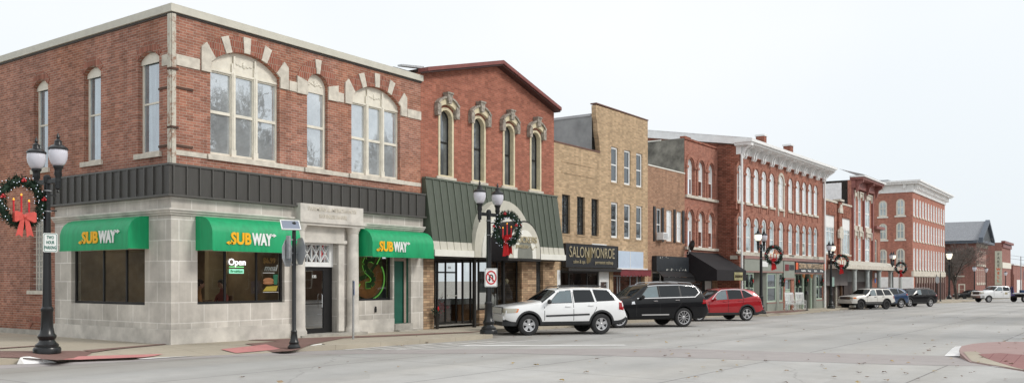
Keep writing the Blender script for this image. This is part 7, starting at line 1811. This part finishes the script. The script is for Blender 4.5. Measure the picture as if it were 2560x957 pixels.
# jeweller's window dressing
for i, (x, d) in enumerate(((24.9, 3.0), (26.4, 3.0), (27.9, 2.6), (29.4, 2.4))):
    t = thing('display_case', ('glass topped jewellery counter by the stone pier', 'glass topped jewellery counter behind the glass door', 'glass topped jewellery counter behind the grey window sign', 'glass topped jewellery counter behind the angel figure')[i], 'display case', (x, 21+d, Z2+.02), 0, 'jewellery counters inside the shop')
    mb = MB(); mb.bbox(-.6, .6, -.25, .25, 0, .75, .01); mb.build('cabinet', M['wood'], t); mb = MB(); mb.bbox(-.6, .6, -.25, .25, .755, 1.0, .01); mb.build('glass_top', flat('lit_glass_case', (.42,.44,.43), .1, coat=.5) if i == 0 else bpy.data.materials['lit_glass_case'], t)
def tuft(mb, c, s, n, seed, fl=1):
    random.seed(seed)
    for k in range(n):
        p = Vector(c)+Vector((random.gauss(0, .35), random.gauss(0, .35), random.gauss(0, .35)))*s; d = (p-Vector(c)).normalized()+Vector((0, 0, .4)); d.normalize()
        w_ = d.orthogonal().normalized()*s*.16; mb.add([p-w_, p+d*s*.25, p+w_, p-d*s*.12], [(0,1,2,3)])
    return mb
def pot_plant(name, label, x, y, z, leafm, s=1):
    t = thing(name, label, 'plant', (x, y, z)); mb = MB(); mb.lathe([(.13*s, 0), (.20*s, .35*s), (.21*s, .40*s), (.17*s, .38*s)], (0, 0, 0), 12); mb.build('pot', M['black'], t, smooth=40)
    tuft(MB(), (0, 0, .62*s), .42*s, 130, 5).build('leaves', leafm, t, recalc=False); return t
pot_plant('poinsettia', 'red poinsettia in a dark pot seen through the jeweller glass door', 26.65, 22.6, Z2+.03, M['red'], 1.2)
pot_plant('potted_plant', 'green leafy plant inside the jeweller window by the stone pier', 24.75, 22.3, Z2+.2, M['needles'], .9)
t = thing('cone_tree', 'slim red cone tree standing in the jeweller window', 'ornament', (24.55, 21.8, Z2+.7)); mb = MB(); mb.lathe([(.13, 0), (.005, .8)], (0, 0, 0), 12); mb.build('cone', M['maroon'], t); mb = MB(); mb.lathe([(.04, -.45), (.03, 0)], (0, 0, 0), 8); mb.build('stand', M['wood'], t)
t = thing('planter', 'small dark planter on tapered legs outside by the stone pier', 'planter', (24.62, 20.78, zw(24.6, 20.8))); mb = MB(); mb.lathe([(.05, 0), (.08, .35), (.12, .55), (.11, .53)], (0, 0, 0), 8); mb.build('pot', M['alu'], t); tuft(MB(), (0, 0, .66), .22, 60, 8).build('leaves', M['needles'], t, recalc=False); mb = MB(); mb.ball((0, -.05, .75), .05, 6, 4, (.6, .6, 2)); mb.build('red_ornament', M['red'], t)
t = thing('angel_figure', 'white angel figure with spread wings in the jeweller window', 'figurine', (29.35, 21.6, Z2+.62)); mb = MB(); mb.lathe([(.13, 0), (.10, .2), (.05, .45), (.035, .5)], (0, 0, 0), 12); mb.ball((0, 0, .56), .06, 8, 6); mb.build('body', M['white'], t, smooth=50)
for s in (-1, 1): mb = MB(); mb.prism([(s*.03, .45), (s*.2, .62), (s*.24, .4), (s*.14, .1), (s*.05, .25)], idf, .02, .04); mb.build('wing', M['white'], t)
t = thing('apple_ornament', 'pale golden apple ornament hanging in the jeweller window', 'ornament', (29.75, 21.35, Z2+1.75)); mb = MB(); mb.lathe([(.01, -.09), (.07, -.10), (.12, -.03), (.12, .05), (.07, .1), (.02, .07)], (0, 0, 0), 14); mb.build('apple', M['gold'], t, smooth=50); mb = MB(); mb.tube([(0, 0, .07), (.01, 0, .16), (0, 0, .8)], .006, 4); mb.build('hanging_cord', M['clad'], t)
# rocking chairs
def rocker(loc, rz, label):
    t = thing('rocking_chair', label, 'rocking chair', loc, rz, 'white rocking chairs before the cafe')
    w = M['whitef']
    mb = MB()
    for k in range(6): mb.box(-.26, .26, -.24+k*.085, -.17+k*.085, .40, .42)
    mb.box(-.27, -.24, -.25, .27, .36, .40); mb.box(.24, .27, -.25, .27, .36, .40); mb.build('seat', w, t)
    mb = MB(); 
    for k in range(6): x = -.21+k*.084; mb.add([(x-.018, .25, .44), (x+.026, .25, .44), (x+.026, .52, 1.12), (x-.026, .52, 1.12), (x-.026, .27, .44), (x+.026, .27, .44), (x+.026, .54, 1.12), (x-.026, .54, 1.12)], [(0,1,2,3), (7,6,5,4), (0,3,7,4), (1,5,6,2)])
    mb.add([(-.28, .50, 1.08), (.28, .50, 1.08), (.28, .56, 1.22), (-.28, .56, 1.22)], [(0,1,2,3)]); mb.box(-.27, .27, .25, .28, .46, .52); mb.build('backrest', w, t)
    for s in (-1, 1):
        mb = MB(); mb.tube([(s*.27, -.26, .08), (s*.27, -.25, .64)], .022, 6); mb.build('leg', w, t)
        mb = MB(); mb.tube([(s*.27, .25, .08), (s*.27, .27, .5), (s*.27, .53, 1.15)], .022, 6); mb.build('leg', w, t)
        mb = MB(); mb.box(s*.27-.045, s*.27+.045, -.30, .34, .64, .665); mb.build('armrest', w, t)
        mb = MB(); mb.tube([(s*.27, -.45+.09*k, .025+.0022*(k-5)**2*1.2) for k in range(13)], .02, 6); mb.build('rocker', w, t)
    return t
rocker((58.6, 18.5, zw(58.6, 18.5)), R(-60), 'white rocking chair before the mint green door'); rocker((61.2, 18.6, zw(61.2, 18.6)), R(-60), 'white rocking chair beside the black bollard')
X, Y = atdepth(2017.5, 59.5); t = thing('black_bollard', 'slim black post with a small box head beside the rocking chairs', 'post', (X, Y, zw(X, Y)))
mb = MB(); mb.lathe([(.10, 0), (.10, .04), (.035, .08), (.03, 1.15)], (0, 0, 0), 12); mb.build('post', M['black'], t, smooth=40); mb = MB(); mb.bbox(-.14, .14, -.06, .06, 1.10, 1.32, .01); mb.build('head', M['black'], t)
# far single lamps and sign posts
fl = thing('street_lamp', 'tall single lamp with lit shade beside the corner block', 'street lamp', (0, 0, 0), 0, 'single head lamps in the distance')
mb = MB(); mb.lathe([(.26, 0), (.24, .3), (.12, .5), (.09, 1.0), (.07, 4.0), (.12, 4.05)], (0, 0, 0), 12); mb.build('post', M['lampb'], fl); mb = MB(); mb.lathe([(.14, 4.05), (.24, 4.25), (.30, 4.5), (.28, 4.6)], (0, 0, 0), 14); mb.build('globe', M['lampglow'], fl, smooth=50); mb = MB(); mb.lathe([(.28, 4.6), (.22, 4.68), (.05, 4.78), (.01, 4.95)], (0, 0, 0), 12); mb.build('lamp_cap', M['lampb'], fl)
far = [(2373, 126, 1.45, 'tall single lamp with lit shade beside the corner block'), (2436, 140, 1.1, 'single lamp before the long side of the pedimented building'), (2465, 150, 1.1, 'single lamp before the pedimented front'), (2514, 172, 1.05, 'single lamp before the painted sign building')]
for i, (px, t_, s_, lb) in enumerate(far):
    X, Y = atdepth(px, t_)
    if i == 0: o = fl
    else: o = copy_tree(fl); o['label'] = lb
    o.location = (X, Y, zg(X)); o.scale = (s_, s_, s_)
    if i: 
        for c in o.children:
            if c.name.startswith('globe'): c.data = c.data.copy(); c.data.materials[0] = M['globe']
for i, (px, t_, h, lb) in enumerate(((2341, 104, 3.0, 'back of a stop sign on a dark pole before the corner block'), (2351, 104, 3.2, 'bare dark slim pole beside the stop sign back'))):
    X, Y = atdepth(px, t_); t = thing('sign_post', lb, 'sign post', (X, Y, zg(X))); mb = MB(); mb.lathe([(.14, 0), (.12, .2), (.06, .4), (.05, h+.2), (.01, h+.4)], (0, 0, 0), 10); mb.build('pole', M['lampb'], t)
    if i == 0: mb = MB(); mb.prism([(x_*1.2, y_*1.2) for x_, y_ in oc], idf, 0, .01); mb.build('octagonal_sign', M['galv'], t, (.1, -.1, h-.3), (0, 0, R(-20)))
X, Y = onY(2207, 17.5)+6, 20.5
t = thing('blue_street_signs', 'pair of small blue and grey signs hanging under the canopy', 'sign', (onY(2190, 18.6), 18.6, 1.0)); mb = MB(); mb.box(-.4, .3, 0, .03, .95, 1.4); mb.build('grey_sign', M['galv'], t); mb = MB(); mb.box(-.4, -.02, 0, .03, .5, .85); mb.build('blue_sign', bpy.data.materials['sign_blue'], t)
# overhead wire far right
t = thing('utility_pole', 'pale pole with a cable at the far right end of the street', 'utility pole', (*atdepth(2552, 200), -1.8)); mb = MB(); mb.lathe([(.14, 0), (.10, 9.0)], (0, 0, 0), 8); mb.build('pole', M['galv'], t)
M['dimbrick'] = brick('dim_brick', (.16,.085,.065), (.13,.07,.055), (.16,.12,.1)); M['g_matte'] = flat('dark_matte_glass', (.03,.035,.04), .9, spec=0)
# =====================================================================  trees
def tree(name, label, loc, h, seed, levels=5, spread=.5, r0=.3, clear=.22, grp=None, tw=1.0, len0=.30):
    random.seed(seed); t = thing(name, label, 'tree', loc, 0, grp)
    tr = MB(); tg = MB()
    def grow(p, d, l, r_, lv):
        n = 4; pts = [p]; rs = [r_]; q = p.copy(); dd = d.copy()
        for k in range(n):
            dd = (dd+Vector((random.gauss(0, .10), random.gauss(0, .10), random.gauss(0, .06)+.02))).normalized(); q = q+dd*l/n; pts.append(q.copy()); rs.append(max(.012*tw, r_*(1-.42*(k+1)/n)))
        (tr if lv < 3 else tg).tube(pts, rs, 6 if lv < 2 else (4 if lv < 4 else 3))
        if lv >= levels: return
        nb_ = random.randint(3, 4) if lv < levels-1 else random.randint(3, 5)
        for k in range(nb_):
            f_ = random.uniform(.45, 1.0) if lv else random.uniform(.7, 1.0); i = min(n, max(1, int(f_*n)))
            ax = dd.orthogonal().normalized(); ax.rotate(Matrix.Rotation(random.uniform(0, 6.283), 3, dd))
            nd = (dd+ax*random.uniform(spread*.7, spread*1.5)+Vector((0, 0, .12))).normalized()
            grow(pts[i], nd, l*random.uniform(.62, .84), rs[i]*.66, lv+1)
    grow(Vector((0, 0, 0)), Vector((0, 0, 1)), h*len0, r0, 0)
    tr.build('trunk', M['bark'], t, smooth=60, recalc=False); tg.build('branches', M['twigs'], t, recalc=False); return t
X, Y = atdepth(2392, 127); tree('bare_tree', 'bare grey branched tree beside the corner block, with a lit lamp before it', (X, Y, zg(X)), 13.5, 21, 6, .74, .25, len0=.27, tw=1.3)
X, Y = atdepth(2375, 150); tree('bare_tree', 'bare tree rising behind the end of the corner block', (X, Y, zg(X)), 13, 5, 6, .55, .28)
for i, (px, t_, s) in enumerate(((2530, 330, 15), (2548, 300, 14), (2580, 340, 17), (2568, 310, 15), (2512, 380, 14))):
    X, Y = atdepth(px, t_); tree('bare_tree', ('distant bare tree above the low garage roof', 'smaller bare tree above the low garage roof', 'tallest distant bare tree beyond the garage', 'distant bare tree above the pale utility pole', 'most distant bare tree between painted sign building and garage')[i], (X, Y, -2), s, 31+i, 5, .5, .35, grp='distant bare trees at the end of the street')
for i, (x, y, h, sd) in enumerate(((41, -12, 21, 1), (50, -19, 24, 2), (58, -12, 22, 3), (68, -18, 23, 4), (80, -14, 20, 6), (96, -16, 20, 8))):
    tree('park_tree', ('bare park tree across the street, seen only as a reflection in the first upper panes', 'tall bare park tree reflected in the first triple window', 'bare park tree reflected in the single upper window', 'tall bare park tree reflected in the second triple window', 'bare park tree reflected in the jeweller windows', 'bare park tree reflected in the tan building windows')[i], (x, y, 0), h, sd, 6, .5, .45, tw=2.2, grp='bare trees of the park across the street')
for i, (x, l, h) in enumerate(((22, 50, 9.0), (72.5, 50, 9.5), (123, 60, 9.0))):  # unseen blocks added so the shop glass mirrors dark walls instead of sky
    t = thing('reflection_block', ('unseen brick block added across the street to darken reflections in the sandwich shop glass', 'unseen brick block added across the street to darken reflections in the jeweller glass', 'unseen brick block added across the street to darken reflections in the far shop glass')[i], 'building', (x, -34, -.2))
    F_ = Face(t); F2 = Face(t, l, 0, R(180)); mb = MB(); mb.box(0, l, -12, 0, -1, h); mb.build('wall', M['dimbrick'], t)
    for k in range(int(l/3)):
        for v in (1.0, 4.6): window(F2, .8+k*3, 2.2+k*3, v, v+2.0, None, -.03, .1, 'stone', 'g_matte')
t = thing('reflection_block', 'unseen grey block added across the side street to darken reflections in the side shop window', 'building', (-12, 34, -.1), 0)  # unseen block added to keep bright sky out of the side window reflection
mb = MB(); mb.box(-12, 0, 0, 60, -1, 9); mb.build('wall', M['grey_render2'], t)
F_ = Face(t, 0, 0, R(90))
for k in range(14):
    for v in (1.0, 5.0): pass

t = thing('overhead_cable', 'thin dark overhead cables sagging past the pale utility pole', 'cable', (*atdepth(2552, 200), 5.2))
for dz in (0, .7):
    mb = MB(); a = Vector(atdepth(2478, 190)+(7.0-5.2+dz,)); c = Vector(atdepth(2760, 205)+(6.2-5.2+dz,)); o_ = Vector((*atdepth(2552, 200), 0))
    mb.tube([(a-o_)*(1-k/12)+(c-o_)*(k/12)-Vector((0, 0, .8*math.sin(math.pi*k/12))) for k in range(13)], .03, 4); mb.build('cable', M['clad'], t)
# ---------- one mesh, one piece: pull apart what does not hang together ----------
SKIP = ('lettering', 'seam', 'rib', 'leaves', 'greenery', 'lights', 'berries', 'branches', 'trunk', 'grille_bars', 'mortar', 'bow', 'peeled', 'slat', 'foliage', 'shutter', 'ornament', 'metal_sheet', 'cornice_bracket', 'roof_rails', 'fallen', 'symbol', 'neon')
def pull_apart(o):
    me = o.data; n = len(me.vertices)
    par = list(range(n))
    def find(i):
        while par[i] != i: par[i] = par[par[i]]; i = par[i]
        return i
    for e in me.edges:
        a, b_ = find(e.vertices[0]), find(e.vertices[1])
        if a != b_: par[a] = b_
    isl = {}
    for i in range(n): isl.setdefault(find(i), []).append(i)
    if not 1 < len(isl) <= 120: return
    bx = []
    for r_, vs in isl.items():
        c = [me.vertices[i].co for i in vs]; lo_ = [min(v[k] for v in c) for k in range(3)]; hi_ = [max(v[k] for v in c) for k in range(3)]
        bx.append((vs, lo_, hi_, max(hi_[k]-lo_[k] for k in range(3))))
    g = list(range(len(bx)))
    def fg(i):
        while g[i] != i: i = g[i]
        return i
    for i in range(len(bx)):
        for j in range(i+1, len(bx)):
            gap = math.sqrt(sum(max(0, bx[i][1][k]-bx[j][2][k], bx[j][1][k]-bx[i][2][k])**2 for k in range(3)))
            if gap <= max(.02, .5*max(bx[i][3], bx[j][3])): 
                a, b_ = fg(i), fg(j)
                if a != b_: g[a] = b_
    grp = {}
    for i in range(len(bx)): grp.setdefault(fg(i), []).extend(bx[i][0])
    if len(grp) < 2: return
    for k, vs in enumerate(grp.values()):
        bm = bmesh.new(); bm.from_mesh(me); bm.verts.ensure_lookup_table(); s_ = set(vs)
        bmesh.ops.delete(bm, geom=[v for v in bm.verts if v.index not in s_], context='VERTS')
        nm_ = me.copy(); bm.to_mesh(nm_); bm.free()
        if k == 0: first = nm_
        else:
            c = bpy.data.objects.new(o.name.split('.')[0], nm_); COL.objects.link(c); c.parent = o.parent; c.location = o.location; c.rotation_euler = o.rotation_euler; c.scale = o.scale
    o.data = first
for o in list(SC.objects):
    if o.type == 'MESH' and o.parent and o.data.users == 1 and len(o.data.vertices) < 4000 and not any(k in o.name for k in SKIP): pull_apart(o)
# ---------- camera, light ----------
cam = bpy.data.cameras.new('camera'); co_ = bpy.data.objects.new('camera', cam); COL.objects.link(co_); SC.camera = co_
cam.sensor_width = 36; cam.sensor_fit = 'HORIZONTAL'; cam.lens = 36*F/2560; cam.shift_y = (HY-478.5)/2560
cam.clip_start = .1; cam.clip_end = 3000
co_.location = (0, 0, CZ); co_.rotation_euler = (R(90), 0, YAW - R(90))
w = bpy.data.worlds.new('World'); SC.world = w; w.use_nodes = True; nt = w.node_tree
bg = nt.nodes['Background']
sky = nt.nodes.new('ShaderNodeTexSky'); sky.sky_type = 'NISHITA'; sky.sun_disc = False
SEL, SAZ = R(38), R(-70)     # sun direction, math angle in the XY plane
sky.sun_elevation = SEL; sky.sun_rotation = R(90)-SAZ; sky.air_density = 1.0; sky.dust_density = 3.0
# overcast: a thick white cloud sheet over the sky, a little bluer toward the horizon
tc = nt.nodes.new('ShaderNodeTexCoord'); nz = nt.nodes.new('ShaderNodeTexNoise'); nz.inputs['Scale'].default_value = 1.6; nz.inputs['Detail'].default_value = 4
nt.links.new(tc.outputs['Generated'], nz.inputs['Vector'])
cl = mixc(nt, ramp(nt, nz.outputs['Fac'], .35, .65, 0, 1), (8.7, 8.8, 8.9), (8.0, 8.35, 8.6))
sp_ = N(nt, 'ShaderNodeSeparateXYZ'); nt.links.new(tc.outputs['Generated'], sp_.inputs[0])
cl = mixc(nt, ramp(nt, sp_.outputs['Z'], .0, .26, .85, 0), cl, (6.9, 7.5, 7.95))
mx = mixc(nt, .93, sky.outputs['Color'], cl)
nt.links.new(mx, bg.inputs['Color']); bg.inputs['Strength'].default_value = .122
sun = bpy.data.lights.new('sun', 'SUN'); sun.energy = 1.7; sun.angle = R(14); sun.color = (1, .96, .9)
so = bpy.data.objects.new('sun', sun); COL.objects.link(so)
dv = Vector((math.cos(SEL)*math.cos(SAZ), math.cos(SEL)*math.sin(SAZ), math.sin(SEL)))
so.rotation_euler = dv.to_track_quat('Z', 'Y').to_euler(); so.location = (0, 0, 60)
SC.view_settings.view_transform = 'Standard'; SC.view_settings.look = 'None'; SC.view_settings.exposure = 0
SC.render.engine = 'CYCLES'; SC.cycles.use_denoising = True; SC.cycles.max_bounces = 6; SC.cycles.transparent_max_bounces = 12
SC.cycles.use_adaptive_sampling = True; SC.cycles.adaptive_threshold = .02; SC.cycles.sample_clamp_indirect = 5
bpy.context.view_layer.update()
